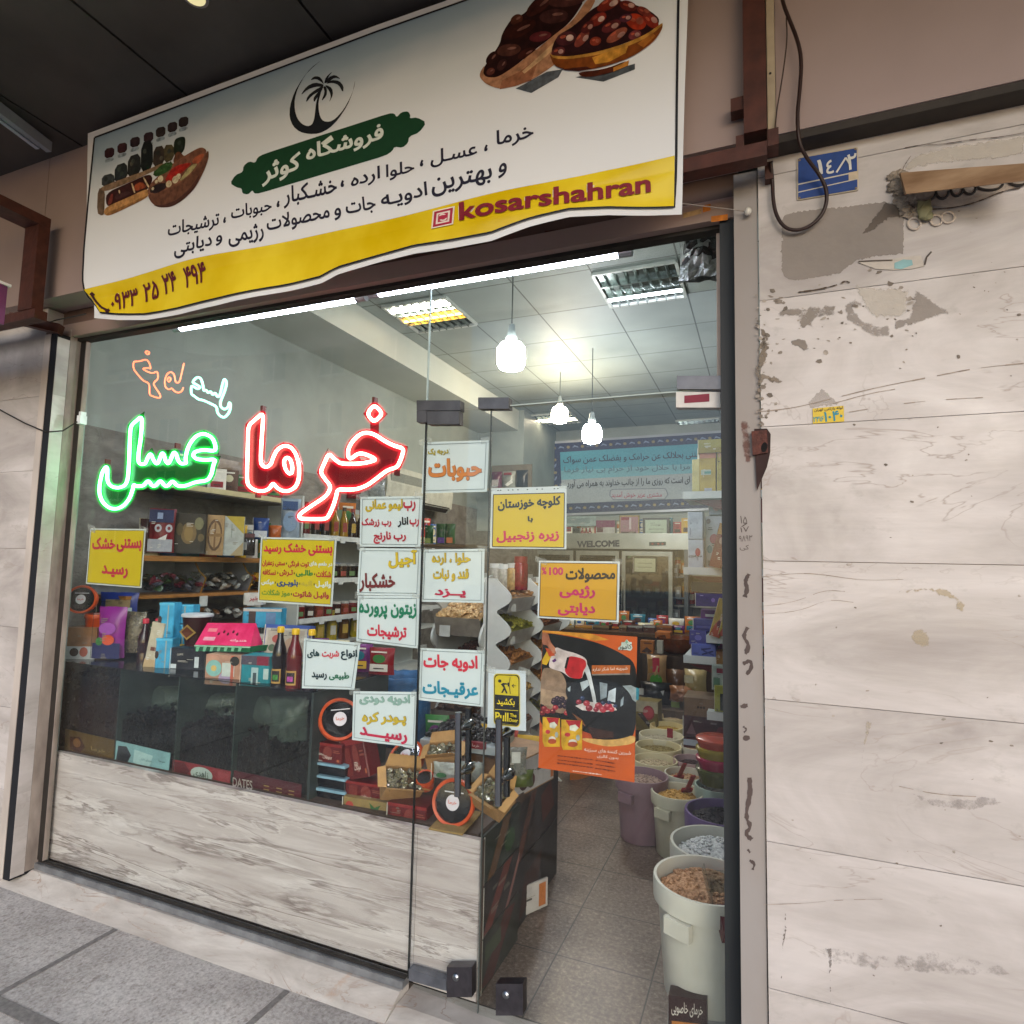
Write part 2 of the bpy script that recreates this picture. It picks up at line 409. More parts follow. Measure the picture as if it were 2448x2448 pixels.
def flowing():
    """cream and mauve marble with thin brown streaks that run down to the right"""
    m, t, b, n, l = nodes('streaked_brown_marble')
    rot = (0, R(-7), 0); v = mapping(t, (.62, 1, 6.5), rot)
    c = ramp(t, noise(t, v, 2.2, 6, .6, .5), [(.28, '#a0938f'), (.42, '#b3a7a3'), (.56, '#c0b5b1'), (.7, '#d3cac7')])
    for sc, w_, seed, k in ((1.3, .016, 3.1, .8), (2.2, .010, 7.7, .6), (.9, .009, 12.3, .85)):
        mp = n.new('ShaderNodeMapping'); mp.inputs['Location'].default_value = (seed, 0, seed * .7); l.new(v, mp.inputs[0])
        f = noise(t, mp.outputs[0], sc, 7, .58, .45)
        vr = ramp(t, f, [(.5 - w_ * 2.2, (0, 0, 0, 1)), (.5, (k,) * 3 + (1,)), (.5 + w_ * .6, (0, 0, 0, 1))])
        br = ramp(t, noise(t, mp.outputs[0], .9, 3), [(.42, (0, 0, 0, 1)), (.58, (1, 1, 1, 1))])
        c = mix(t, mix(t, 1.0, vr, br, 'MULTIPLY'), c, lin('#6a5a54'))
        hl = ramp(t, f, [(.5 + w_ * .6, (0, 0, 0, 1)), (.5 + w_ * 1.6, (.4, .4, .4, 1)), (.5 + w_ * 3, (0, 0, 0, 1))])
        c = mix(t, mix(t, 1.0, hl, br, 'MULTIPLY'), c, lin('#e6dfda'))
    l.new(c, b.inputs['Base Color']); b.inputs['Roughness'].default_value = .3
    return m
M_PARA = flowing()
M_STONE = marble('grey_stone_tiles', ('#5c5954', '#716d67', '#807c76', '#8d8982'), (1, 1, 1.4), (0, 0, 0), '#4a4742', .008, 5, .6, .3)

def paving():
    m, t, b, n, l = nodes('rough_granite_paving')
    v = mapping(t, (1, 1, 1))
    vo = n.new('ShaderNodeTexVoronoi'); vo.inputs['Scale'].default_value = 62; l.new(v, vo.inputs['Vector'])
    sp = ramp(t, noise(t, v, 95, 4, .7), [(.32, '#7d7875'), (.45, '#b5b1ae'), (.58, '#d6d3d0'), (.7, '#eceae8')])
    big = ramp(t, noise(t, v, 2.2, 4), [(.3, '#bcb5b0'), (.7, '#e6e1dd')])
    c = mix(t, .35, sp, big); c = mix(t, .3, c, ramp(t, vo.outputs['Distance'], [(.1, '#6c625c'), (.55, '#cdc6bf')]))
    l.new(c, b.inputs['Base Color']); b.inputs['Roughness'].default_value = .8
    fl = ramp(t, noise(t, mapping(t, (1.8, 1, 1), (0, 0, R(30))), 26, 6, .7), [(.34, (.65, .65, .65, 1)), (.44, (0, 0, 0, 1))])
    c = mix(t, fl, c, lin('#8d827b')); c = mix(t, .8, c, ramp(t, noise(t, mapping(t, (1, 1.6, 1)), 1.1, 6, .65), [(.32, '#a9a4a0'), (.5, '#dedad7'), (.66, '#f6f4f2')]), 'MULTIPLY'); l.new(c, b.inputs['Base Color'])
    bump(t, b, noise(t, v, 40, 5, .7), .6, .006)
    return m
def floortiles():
    m, t, b, n, l = nodes('speckled_floor_tiles')
    v = mapping(t, (1, 1, 1))
    br = n.new('ShaderNodeTexBrick'); br.offset = 0; br.squash = 1; br.inputs['Scale'].default_value = 1
    br.inputs['Brick Width'].default_value = .37; br.inputs['Row Height'].default_value = .37; br.inputs['Mortar Size'].default_value = .0028
    br.inputs['Mortar Smooth'].default_value = .1
    mp = n.new('ShaderNodeMapping'); mp.inputs['Location'].default_value = (.77 - .37 * 0, -.07, 0); l.new(v, mp.inputs[0]); l.new(mp.outputs[0], br.inputs['Vector'])
    sp = ramp(t, noise(t, v, 58, 6, .78), [(.36, '#2c2019'), (.47, '#5c4b40'), (.55, '#77665a'), (.66, '#a8978a')])
    big = ramp(t, noise(t, v, 4, 5), [(.34, '#473629'), (.5, '#6b594b'), (.66, '#877668')])
    c = mix(t, .38, sp, big); c = mix(t, br.outputs['Fac'], c, lin('#2b2520'))
    l.new(c, b.inputs['Base Color']); b.inputs['Roughness'].default_value = .38
    return m
ZC = 3.51
M_CANOPY = pm('#3f3b38', .45, var=.25, scale=2.5)
M_FASCIA = pm('#998783', .42, var=.14, scale=1.2)
M_BROWN = pm('#4a2820', .5, var=.3, scale=18, bmp=.15)
M_DARK = pm('#26221f', .6, var=.2)
M_DIRTY = pm('#8d7f76', .5, var=.3, scale=9, h2='#a4978d', stretch=(1, 1, .35), bmp=.1)
M_STEEL = pm('#8b8f94', .3, 1, var=.2, scale=12)
M_CHROME = pm('#85888c', .1, 1, var=.03)
M_PINKHEAD = pm('#a58c86', .5, var=.25, scale=5, h2='#8d7a70', stretch=(.6, 1, 2.5), bmp=.1)

# pavement
mb = MB(); mb.quad((-40, -40, -.017), (40, -40, -.017), (40, -.10, -.017), (-40, -.10, -.017))
struct(mb.build('pavement', paving()))
mb = MB()
for x in (-4.3, -3.395, -2.495, -1.595, -.695, .2, 1.1):
    mb.box(x - .012, -6, -.03, x + .012, -.13, -.0145)
mb.box(-6, -.60, -.03, 4, -.555, -.0142); mb.box(-6, -1.25, -.03, 4, -1.21, -.0142)
tag(mb.build('paving_joints', pm('#7b7672', .85, var=.25, scale=60)), 'dark grout joints running between the rough granite paving slabs', 'paving joints')
bpy.data.objects['paving_joints']['kind'] = 'structure'
# road and kerb farther out behind the viewer
mb = MB(); mb.quad((-40, -16, -.012), (40, -16, -.012), (40, -6, -.012), (-40, -6, -.012)); struct(mb.build('road', pm('#4b4a49', .9, var=.3, scale=30)))

# doorstep: sloping marble threshold
t = thing('doorstep', 'stained marble doorstep strip sloping down to the pavement', 'doorstep', (-1.6, -.06, 0))
mb = MB(); mb.add([(-3.9, -.13, -.02), (-1.19, -.13, -.02), (-1.19, -.03, .03), (-3.9, -.03, .03), (-1.19, .03, .032), (-3.9, .03, .032), (-3.9, .03, -.02), (-1.19, .03, -.02)],
        [(0, 1, 2, 3), (3, 2, 4, 5), (1, 7, 4, 2), (0, 3, 5, 6)])
mb.add([(-1.188, -.13, -.02), (.0, -.13, -.02), (.0, -.05, .003), (-1.188, -.05, .003), (.0, .06, .004), (-1.188, .06, .004)], [(0, 1, 2, 3), (3, 2, 4, 5)])
mb.build('step_stone', marble('stained_step_marble', ('#9d938a', '#b3aba3', '#c2bbb3', '#cdc7c0'), (1.0, 3, 3), (0, 0, 0), '#8f7564', .012, 2.0, .5, .2, '#a88468'), t)
mb = MB(); mb.box(-3.23, -.022, .033, -1.185, .022, .058); mb.build('channel', pm('#9a9da1', .35, .8, var=.25, scale=14), t)
mb = MB(); mb.box(-3.23, -.006, .0585, -1.185, .010, .0655); mb.build('gasket', M_DARK, t)
random.seed(3)

# shop floor, ceiling, inner walls
mb = MB(); mb.quad((-3.8, .03, 0), (1.2, .03, 0), (1.2, 7.2, 0), (-3.8, 7.2, 0)); struct(mb.build('shop_floor', floortiles()))
def ceilmat():
    m, t, b, n, l = nodes('ceiling_tiles')
    v = mapping(t, (1, 1, 1)); br = n.new('ShaderNodeTexBrick'); br.offset = 0
    br.inputs['Scale'].default_value = 1; br.inputs['Brick Width'].default_value = .6; br.inputs['Row Height'].default_value = .62; br.inputs['Mortar Size'].default_value = .006
    mp = n.new('ShaderNodeMapping'); mp.inputs['Location'].default_value = (1.71, -.20, 0); l.new(v, mp.inputs[0]); l.new(mp.outputs[0], br.inputs['Vector'])
    c = mix(t, br.outputs['Fac'], ramp(t, noise(t, v, 1.4, 4), [(.3, '#7f8884'), (.7, '#969f9b')]), lin('#4c524e'))
    l.new(c, b.inputs['Base Color']); b.inputs['Roughness'].default_value = .6
    return m
CEIL = 3.62
mb = MB(); mb.quad((-3.8, .10, CEIL), (1.2, .10, CEIL), (1.2, 7.2, CEIL), (-3.8, 7.2, CEIL)); struct(mb.build('shop_ceiling', ceilmat()))
M_PLASTER = pm('#8c948f', .5, var=.12, scale=1.3, h2='#9ea6a1')
mb = MB(); mb.box(-3.80, .05, 2.2, -3.65, 7.1, CEIL); mb.box(-3.80, 7.0, 0, 1.2, 7.15, CEIL); mb.box(.75, .0, 0, .9, 7.1, CEIL); mb.box(-3.8, 5.6, 1.98, -2.97, 6.99, CEIL)
struct(mb.build('shop_walls', M_PLASTER))
mb = MB(); mb.box(-3.80, .05, 0, -3.635, 5.595, 2.28); mb.box(-3.8, 5.585, 0, -2.95, 6.98, 1.975)
struct(mb.build('stone_wainscot', M_STONE))
mb = MB(); mb.box(-3.649, .12, 3.34, -3.05, 6.98, CEIL - .003); struct(mb.build('ceiling_beam', pm('#b9bdb4', .5, var=.06, scale=2)))
mb = MB(); mb.box(-3.8, .0, 2.70, .9, .10, CEIL); mb.box(-3.8, .0, 0, -3.2365, .05, 2.699); struct(mb.build('wall_above_glass', M_PLASTER))

# right hand marble wall, slabs with fine joints
def slabwall(mb, x0, x1, zs, xs_of, y0=-.12, y1=0.0, g=.0009):
    for i in range(len(zs) - 1):
        xs = [x0] + [x for x in xs_of(i) if x0 < x < x1] + [x1]
        for a, b in zip(xs, xs[1:]):
            mb.box(a + (g if a != x0 else 0), y0, zs[i] + g, b - (g if b != x1 else 0), y1, zs[i + 1] - g, 0)
    mb.box(x0 + .003, y0 + .006, zs[0], x1 - .003, y1 - .006, zs[-1], 1)
ZJ = [-.02, .03, .411, .787, 1.166, 1.548, 1.933, 2.309, 2.69, 2.762]
mb = MB(); slabwall(mb, .0, 5.0, ZJ, lambda i: {7: (1.1,), 1: (.46,)}.get(i, (1.3, 2.1)))
wall_r = tag(mb.build('marble_wall', [M_WALL, pm('#84796f', .8)]), 'tall pale travertine wall of long slabs to the right of the shop door', 'wall')
mb = MB(); slabwall(mb, -7.0, -3.326, ZJ[:-2] + [2.69, 2.762], lambda i: (-5.3, -4.2))
tag(mb.build('marble_wall', [M_WALL, pm('#84796f', .8)]), 'strip of pale travertine wall at the far left edge beside the shutter rail', 'wall')

# left jamb
t = thing('shutter_rail', 'worn metal shutter rail and reveal on the left side of the window', 'shutter rail', (-3.28, -.06, 0))
mb = MB(); mb.box(-3.324, -.126, .02, -3.277, -.02, 2.62); mb.build('corner_trim', pm('#b3a89f', .45, var=.2, scale=7, stretch=(1, 1, .3)), t)
mb = MB(); mb.box(-3.2765, -.1235, .02, -3.2295, -.02, 2.62); mb.build('slot', pm('#15151a', .6, var=.2), t)
mb = MB(); mb.box(-3.2290, -.122, .03, -3.2262, -.064, 2.60); mb.build('reveal_slab', M_WALL, t)
mb = MB(); mb.box(-3.236, -.0625, .035, -3.2255, -.004, 2.66); mb.box(-3.236, -.010, .07, -3.185, .012, 2.66); mb.build('frame', M_DIRTY, t)
mb = MB(); mb.box(-3.2252, -.004, .07, -3.189, -.0115, 2.66); mb.build('gasket', M_DARK, t)
# right jamb
t = thing('shutter_rail', 'grey metal shutter rail with marker scribbles on the right side of the door', 'shutter rail', (-.05, -.06, 0))
xa = fy(1764, 1500, -.1).x
mb = MB(); mb.box(xa, -.112, -.015, -.003, -.01, 2.72); mb.build('post', pm('#a39c98', .5, var=.25, scale=6, h2='#8a817b', stretch=(1, 1, .4), bmp=.12), t)
mb = MB(); mb.box(xa - .045, -.05, .0, xa - .0008, .03, 2.69); mb.build('slot', pm('#34383a', .5, var=.3, scale=8, h2='#23262a', stretch=(1, 1, .3)), t)
mb = MB(); mb.box(xa - .058, -.004, 2.11, xa - .0455, .008, 2.66); mb.build('edge_strip', pm('#cdb9ad', .5), t)
atj = onplane(-.1125); K4 = K(1750, 800, .4398); K5 = K(1750, 1600, .439)
for s, a, b, h in (('۱۵', (45, 1005), (82, 1010), 40), ('/', (48, 1035), (85, 1035), 18), ('۱۷', (45, 1062), (92, 1055), 28), ('۹۸۹۳', (38, 1110), (110, 1105), 32), ('کی', (42, 1155), (92, 1160), 34)):
    lettering(t, s, K4(*a), K4(*b), h * .44, atj, '#4a3f3a', 0, name='scribble')
def stroke(mb, pts, w, at, e=.0008, mi=0):
    for p, q in zip(pts, pts[1:]):
        dx, dy = q[0] - p[0], q[1] - p[1]; L = math.hypot(dx, dy) or 1; nx, ny = -dy / L * w / 2, dx / L * w / 2
        mb.poly([at(p[0] + nx, p[1] + ny, e), at(q[0] + nx, q[1] + ny, e), at(q[0] - nx, q[1] - ny, e), at(p[0] - nx, p[1] - ny, e)], mi)
def smooth_open(p):
    for _ in range(2):
        q = [p[0]]
        for a, b in zip(p, p[1:]): q += [(a[0] * .75 + b[0] * .25, a[1] * .75 + b[1] * .25), (a[0] * .25 + b[0] * .75, a[1] * .25 + b[1] * .75)]
        p = q + [p[-1]]
    return p
# header beam over the glass
La, Ra = fy(108, 819, -.06), fy(1764, 522, -.06)
t = thing('header_beam', 'stained pinkish steel beam across the top of the shop window', 'beam', (-1.6, -.04, 2.7))
def strip(mb, z0, z1, y0, y1, mi=0):
    mb.add([(La.x, y0, La.z + z0), (Ra.x, y0, Ra.z + z0), (Ra.x, y0, Ra.z + z1), (La.x, y0, La.z + z1), (La.x, y1, La.z + z0), (Ra.x, y1, Ra.z + z0), (Ra.x, y1, Ra.z + z1), (La.x, y1, La.z + z1)],
           [(0, 1, 2, 3), (5, 4, 7, 6), (4, 5, 1, 0), (3, 2, 6, 7), (4, 0, 3, 7), (1, 5, 6, 2)], mi)
mb = MB(); strip(mb, .008, .075, -.06, .015); mb.build('lower_flange', M_PINKHEAD, t)
mb = MB(); strip(mb, .0755, .19, -.045, .012); mb.build('web_plate', pm('#7a6157', .5, var=.3, scale=6, h2='#5c4a43', stretch=(.6, 1, 2)), t)
mb = MB(); strip(mb, -.006, .0075, -.03, .012); mb.build('gasket', M_DARK, t)
K3 = K(1600, 0, .46594); K5a = K(950, 550, .44)
for pts, h, lb in (([(215, 1110), (300, 1098), (300, 1128), (215, 1140)], '#c9741e', 'orange advert sticker on the right end of the header beam'),
               ([(172, 1055), (212, 1045), (212, 1080), (172, 1090)], '#b0661f', 'small orange sticker above the other stickers on the header beam'),
               ([(70, 1095), (165, 1070), (165, 1095), (70, 1120)], '#a98a62', 'faded torn tan sticker near the right end of the header beam')):
    mb = MB(); mb.poly([fy(*K3(*p), -.0612) for p in pts]); tag(mb.build('sticker', pm(h, .6, var=.3, scale=60)), lb, 'sticker', 'stickers on the header beam')
for pts, h, lb in (([(800, 5), (925, -10), (930, 70), (798, 92)], '#4e2a20', 'dark brown worn sticker in the middle of the header beam'),
               ([(985, -20), (1130, -40), (1130, 55), (985, 82)], '#6f3029', 'reddish worn sticker in the middle of the header beam')):
    mb = MB(); mb.poly([fy(*K5a(*p), -.0468 if pts[0][1] < 10 else -.0615) for p in pts]); tag(mb.build('sticker', pm(h, .6, var=.4, scale=50)), lb, 'sticker', 'stickers on the header beam')

# fascia cladding, canopy
t = thing('fascia', 'pinkish grey composite panel fascia above the shop and the wall', 'fascia', (0, -.1, 3.1))
mb = MB(); mb.box(-6, -.19, 2.766, -3.30, .0, ZC - .001); mb.box(-3.295, -.19, 2.766, fy(1800, 300, -.19).x, -.05, ZC - .001); mb.build('panel', M_FASCIA, t)
mb = MB(); mb.box(fy(1856, 300, -.19).x, -.19, 2.766, 5, -.02, ZC - .001); mb.build('panel', M_FASCIA, t)
mb = MB(); mb.box(-.02, -.186, 2.742, 5, -.122, 2.7655); mb.build('soffit_shade', pm('#2e2722', .6, var=.3), t)  # added bar, its dark colour stands in for the shadow under the fascia
t = thing('canopy', 'dark brown panelled canopy ceiling over the pavement', 'canopy', (0, -1, ZC))
sx = [fz(170, 0, ZC).x, fz(713, 0, ZC).x]; pit = sx[1] - sx[0]; sx = [sx[0] + pit * k for k in range(-6, 9)]
for a, b in zip(sx, sx[1:]):
    mb = MB(); mb.box(a + .006, -2.3, ZC, b - .006, -.02, ZC + .05); mb.build('panel', M_CANOPY, t)
mb = MB(); mb.box(sx[0], -2.3, ZC + .055, sx[-1], 0, ZC + .3); mb.box(sx[0], -2.36, ZC - .03, sx[-1], -2.305, ZC + .3); mb.build('backing', M_DARK, t)
# bare twin batten at the left of the canopy
pA, pB = fz(0, 262, ZC - .03), fz(118, 352, ZC - .03)
d = (pB - pA); pA2 = pA - d * 3
t = thing('light_batten', 'unlit grey batten lamp fixed under the dark canopy', 'lamp', pB)
mb = MB(); mb.bar(pA2, pB, .028, .05); mb.build('housing', pm('#8b9098', .4, var=.1), t)
q = Vector((-.045, 0, 0)); mb = MB(); mb.bar(pA2 + q, pB + q - d * .12, .02, .04); mb.build('tube_cover', pm('#a9b0ba', .35, var=.1), t)
c = fz(466, -10, ZC - .004)
t = thing('downlight', 'small pale downlight set in the dark canopy', 'lamp', c)
mb = MB(); mb.lathe([(.035, 0), (.035, -.006), (.001, -.008)], c, 20); mb.build('lens', emit('#d8cc98', .45), t)
mb = MB(); mb.lathe([(.036, .003), (.045, 0), (.045, -.005), (.036, -.005)], c, 20); mb.build('ring', M_STEEL, t)

# brown sign frame that carries the banner
t = thing('sign_frame', 'rusty brown steel frame behind the right edge of the banner', 'frame', (-.1, -.25, 2.8))
a, b = fy(1777, 200, -.25), fy(1832, 200, -.25)
mb = MB(); mb.box(a.x, -.25, 2.75, b.x, -.192, ZC - .002); mb.build('post', M_BROWN, t)
zb = fy(1700, 372, -.25).z
mb = MB(); mb.box(fy(1624, 372, -.25).x, -.245, zb - .03, a.x + .06, -.195, zb + .012); mb.box(a.x + .061, -.245, 2.70, a.x + .09, -.19, 2.7495); mb.build('rail', M_BROWN, t)
mb = MB(); z_ = fy(1770, 240, -.25).z; mb.box(a.x - .035, -.24, z_ - .02, a.x - .0005, -.2, z_ + .02); mb.build('clip', M_BROWN, t); mb = MB(); z_ = fy(1775, 340, -.25).z; mb.box(a.x - .022, -.24, z_ - .03, a.x - .0005, -.2, z_ + .03); mb.build('clip', M_BROWN, t)
t = thing('sign_frame', 'rusty brown steel bracket frame at the upper left of the window', 'frame', (-3.2, -.3, 2.8))
a, b = fy(62, 650, -.28), fy(94, 650, -.28)
zt, zb = fy(78, 548, -.28).z, fy(78, 742, -.28).z
mb = MB(); mb.box(a.x, -.30, zb, b.x, -.25, zt); mb.build('post', M_BROWN, t)
mb = MB(); mb.box(a.x - .01, -.95, zt + .001, b.x, -.25, zt + .05); mb.build('arm', M_BROWN, t)
mb = MB(); mb.box(-4.6, -.295, zb - .045, b.x + .02, -.24, zb - .001); mb.build('rail', M_BROWN, t)
mb = MB(); p = fy(125, 788, -.12); mb.bar(p + Vector((-.12, -.12, .03)), p + Vector((.07, 0, -.01)), .045, .045); mb.build('bolt_arm', M_BROWN, t)
mb = MB(); p0 = fy(120, 770, -.2); mb.tube([p0, fy(135, 765, -.15), fy(170, 758, -.2), fy(205, 750, -.27)], .003, 6); mb.build('tie_wire', M_DARK, t)
# neighbour's sign box edge
mb = MB(); mb.box(-5.2, -.62, fy(0, 690, -.55).z - .16, fy(17, 700, -.55).x, -.55, fy(0, 690, -.55).z)
mb.box(-5.2, -.625, fy(0, 690, -.55).z + .001, fy(19, 700, -.55).x, -.54, fy(0, 690, -.55).z + .012, 1)
tag(mb.build('neighbour_sign', [pm('#5d2a52', .5), pm('#c9c6c6', .4)]), 'corner of a purple and white sign box cut off at the left edge', 'sign')

# glass
M_GLASS = glassy('#f8faf9', .55, .015, name='shop_glass', dust=.008)
jx = [fy(1017, 1050, 0).x, fy(975, 2342, 0).x]
def pane(mb, a, b, c, d, th=.008):
    mb.hexa([a, b, c, d], (0, th, 0))
zh = 2.675
t = tag(None or (lambda m: m)(MB().hexa([(-3.19, 0, zh), (jx[0] - .002, 0, zh), (jx[1] - .002, 0, .056), (-3.19, 0, .062)], (0, .008, 0)).build('window_pane', M_GLASS)),
        'large clear shop window pane with signs taped to it', 'window')
xr = fy(1737, 1500, 0).x
tag(MB().hexa([(jx[0] + .002, 0, zh), (xr, 0, zh - .015), (xr, 0, 2.096), (jx[0] + .002, 0, 2.096)], (0, .008, 0)).build('transom_pane', M_GLASS), 'clear fixed glass pane above the two door leaves', 'window')
dm = (fy(1172, 1050, 0).x, fy(1142, 2400, 0).x)   # meeting edge
M_EDGE = pm('#aebcb8', .15, var=.1); M_SEAM = pm('#1c1f1f', .4)
leafL = thing('glass_door', 'narrow left glass door leaf with marble showing behind it', 'door', (-1.05, 0, 0))
MB().hexa([(jx[0] + .003, 0, 2.09), (dm[0] - .002, 0, 2.09), (dm[1] - .002, 0, .02), (jx[1] + .003, 0, .04)], (0, .008, 0)).build('glass', M_GLASS, leafL)
leafR = thing('glass_door', 'wide right glass door leaf with the orange poster on it', 'door', (-.5, 0, 0))
MB().hexa([(dm[0] + .002, 0, 2.088), (xr, 0, 2.075), (xr, 0, .02), (dm[1] + .002, 0, .018)], (0, .008, 0)).build('glass', M_GLASS, leafR)
mb = MB(); mb.box(jx[0] - .003, -.0006, 2.1, jx[0] + .001, .009, zh - .01); mb.build('edge_line', M_EDGE, leafL); mb = MB(); mb.bar((jx[0], .004, 2.09), (jx[1], .004, .06), .0045, .0095, (0, 1, 0)); mb.build('seam', M_SEAM, leafL)
mb = MB(); mb.bar((dm[0], .004, 2.088), (dm[1], .004, .02), .003, .0085, (0, 1, 0)); mb.build('seam', pm('#4a4f4d', .3), leafR); mb = MB(); mb.box(dm[0], -.0004, 2.0905, xr, .0085, 2.0945); mb.build('edge_line', M_EDGE, leafR)
def pxbox(mb, x0, y0, x1, y1, ya, yb, mi=0):
    mb.hexa([fy(x0, y0, ya), fy(x1, y0, ya), fy(x1, y1, ya), fy(x0, y1, ya)], (0, yb - ya, 0), mi)
M_FIT = pm('#6a6666', .3, .85, var=.15, scale=20)
for leaf, r in ((leafL, [(996, 957, 1100, 981), (996, 981.5, 1020, 1009), (1021, 983, 1097, 1014)]), (leafR, [(1143, 950, 1216, 977), (1618, 898, 1737, 930)])):
    for q in r:
        mb = MB(); pxbox(mb, *q, -.014, .022); mb.build('patch_fitting', M_FIT, leaf)
mb = MB(); pxbox(mb, 1616, 937, 1722, 974, -.013, .021); mb.build('lock_case', pm('#c8c4c0', .4), leafR)
at = onplane(-.0135)
picture(leafR, 'lock_label', [([(1636, 946), (1696, 941), (1696, 960), (1636, 964)], '#7d2438')], at)
for leaf, q in ((leafL, (1068, 2312, 1128, 2384)), (leafR, (1185, 2352, 1250, 2428))):
    mb = MB(); pxbox(mb, *q, -.014, .022); mb.build('patch_fitting', pm('#5d5a60', .28, .9, var=.2, scale=25), leaf)
    cx, cy = (q[0] + q[2]) / 2 - 8, (q[1] + q[3]) / 2 - 12; p = fy(cx, cy, -.0145); mb = MB(); mb.lathe([(.012, 0), (.012, .004), (.006, .008)], p, 14, M=Matrix.Rotation(R(90), 4, 'X')); mb.build('screw_cap', M_STEEL, leaf)
mb = MB(); mb.hexa([fy(977, 2316, -.012), fy(1067, 2343, -.012), fy(1067, 2369, -.012), fy(977, 2344, -.012)], (0, .03, 0)); mb.build('bottom_rail', pm('#7b7f88', .3, .8, var=.25, scale=16), leafL)
for leaf, fr, bk, st in ((leafL, (1096, 1703, 1903), (1120, 1692, 1884), ((1109, 1740), (1109, 1846))), (leafR, (1193, 1718, 1925), (1212, 1742, 1903), ((1206, 1757), (1207, 1862)))):
    mb = MB(); mb.tube([fy(fr[0], fr[1], -.055), fy(fr[0] - 2, fr[2], -.055)], .0122, 14); mb.build('handle', M_CHROME, leaf, 'x')
    mb = MB(); mb.tube([fy(bk[0], bk[1], .06), fy(bk[0] - 1, bk[2], .06)], .0122, 14); mb.build('handle', pm('#4f5154', .12, 1, var=.05), leaf, 'x')
    for s in st:
        p = fy(s[0] - 4, s[1], -.03); mb = MB(); mb.lathe([(.004, -.085), (.017, -.07), (.019, -.055), (.017, -.03), (.009, -.012), (.009, .02)], p, 16, M=Matrix.Rotation(R(90), 4, 'X')); mb.build('standoff', M_CHROME, leaf, 'x')
# plug box and its wire on the left jamb
p = fy(195, 1000, -.03)
t = thing('plug_box', 'small white plug box on the left window edge with a black wire', 'plug', p)
mb = MB(); mb.box(p.x - .012, -.045, p.z - .03, p.x + .014, -.012, p.z + .012); mb.box(p.x - .008, -.04, p.z + .0125, p.x + .01, -.015, p.z + .032); mb.build('case', pm('#d9dde0', .4), t)
mb = MB(); mb.tube([fy(-30, 960, -.2), fy(0, 980, -.17), fy(60, 1012, -.15), fy(110, 1033, -.13), fy(150, 1030, -.09), fy(185, 1008, -.045)], .0035, 6); mb.build('wire', M_DARK, t)

# building across the street, seen only mirrored in the glass
t = thing('apartment_building', 'beige apartment building across the street mirrored in the shop glass', 'building', (-8, -24, 0))
mb = MB(); mb.box(-64, -26, 0, -14, -24, 15); mb.build('facade', pm('#c9ad8c', .8, var=.12, scale=1.2), t)
win = None
for i in range(12):
    for j in range(4):
        mb = MB(); x = -62 + i * 4; z = 1.9 + j * 3.2; mb.box(x, -23.99, z, x + 1.5, -23.93, z + 1.6); f = mb.build('window', pm('#4c5458', .3), t)
        mb = MB(); mb.box(x - .1, -23.985, z - .14, x + 1.6, -23.85, z - .02); mb.box(x + .7, -23.925, z, x + .8, -23.9, z + 1.6); mb.build('frame', pm('#d8d2c8', .6), f)

# ================================================================== BANNER
def smooth(pts, closed=True, it=2):
    for _ in range(it):
        n = len(pts); q = [] if closed else [pts[0]]
        for i in range(n if closed else n - 1):
            a, b = pts[i], pts[(i + 1) % n]
            q += [(a[0] * .78 + b[0] * .22, a[1] * .78 + b[1] * .22), (a[0] * .22 + b[0] * .78, a[1] * .22 + b[1] * .78)]
        if not closed: q.append(pts[-1])
        pts = q
    return pts
K1 = K(0, 0, .46584); K2 = K(800, 0, .46584); KH = K(540, 120, .26915); KI = K(200, 260, .16563); KJ = K(1120, 0, .26915)
YB = -.275
def bwave(P):
    """the loose vinyl: flat on top, sagging folds low down, lower left corner curled in"""
    t = max(0.0, min(1.0, (2.93 - P.z) / .22)); t = t * t * (3 - 2 * t)
    w = .009 * math.sin(P.x * 5.2 + 1.0 + P.z * 3) + .004 * math.sin(P.x * 9.3 + P.z * 9) + .004 * math.sin(P.x * 2.1 - P.z * 26)
    low = max(0.0, min(1.0, (2.84 - P.z) / .16))
    k = max(0.0, min(1.0, (-1.7 - P.x) / .9)); w += .035 * low * low * (.4 + .6 * k * k * (3 - 2 * k))
    return t * w
def atb(px, py, e=0):
    P = fy(px, py, YB); return P + Vector((0, bwave(P) - e, 0))
banner = thing('shop_banner', 'wide white vinyl banner with green badge, palm emblem and yellow strip above the window', 'banner', (-1.6, YB, 3.1))
def interp(pts, x):
    for (x0, y0), (x1, y1) in zip(pts, pts[1:]):
        if x <= x1: return y0 + (y1 - y0) * (x - x0) / (x1 - x0)
    return pts[-1][1]
BOT = [(203, 752), (260, 757), (330, 757), (419, 745), (520, 728), (606, 708), (680, 692), (759, 671), (800, 645 + 5), (900, 622), (986, 601), (1080, 588), (1173, 573), (1266, 540), (1359, 514), (1450, 505), (1545, 503), (1627, 500)]
def top_y(px): return 319 + (px - 210) * (-.3755) if px <= 900 else 60 + (px - 900) * (-.352)
def bgrid(nu, u0, u1, yt, yb, mi, mb, e):
    """strip of banner between two pixel curves yt(px), yb(px)"""
    nv = 30
    for i in range(nu + 1): pass
    P = []
    for i in range(nu + 1):
        s = i / nu
        for j in range(nv + 1):
            v = j / nv
            xa = u0[0] + (u1[0] - u0[0]) * s; xb = u0[1] + (u1[1] - u0[1]) * s
            x = xa + (xb - xa) * v
            y = yt(xa) + (yb(xb) - yt(xa)) * v
            P.append(atb(x, y, e))
    F = [(i * (nv + 1) + j, i * (nv + 1) + j + 1, (i + 1) * (nv + 1) + j + 1, (i + 1) * (nv + 1) + j) for i in range(nu) for j in range(nv)]
    mb.add(P, F, mi)
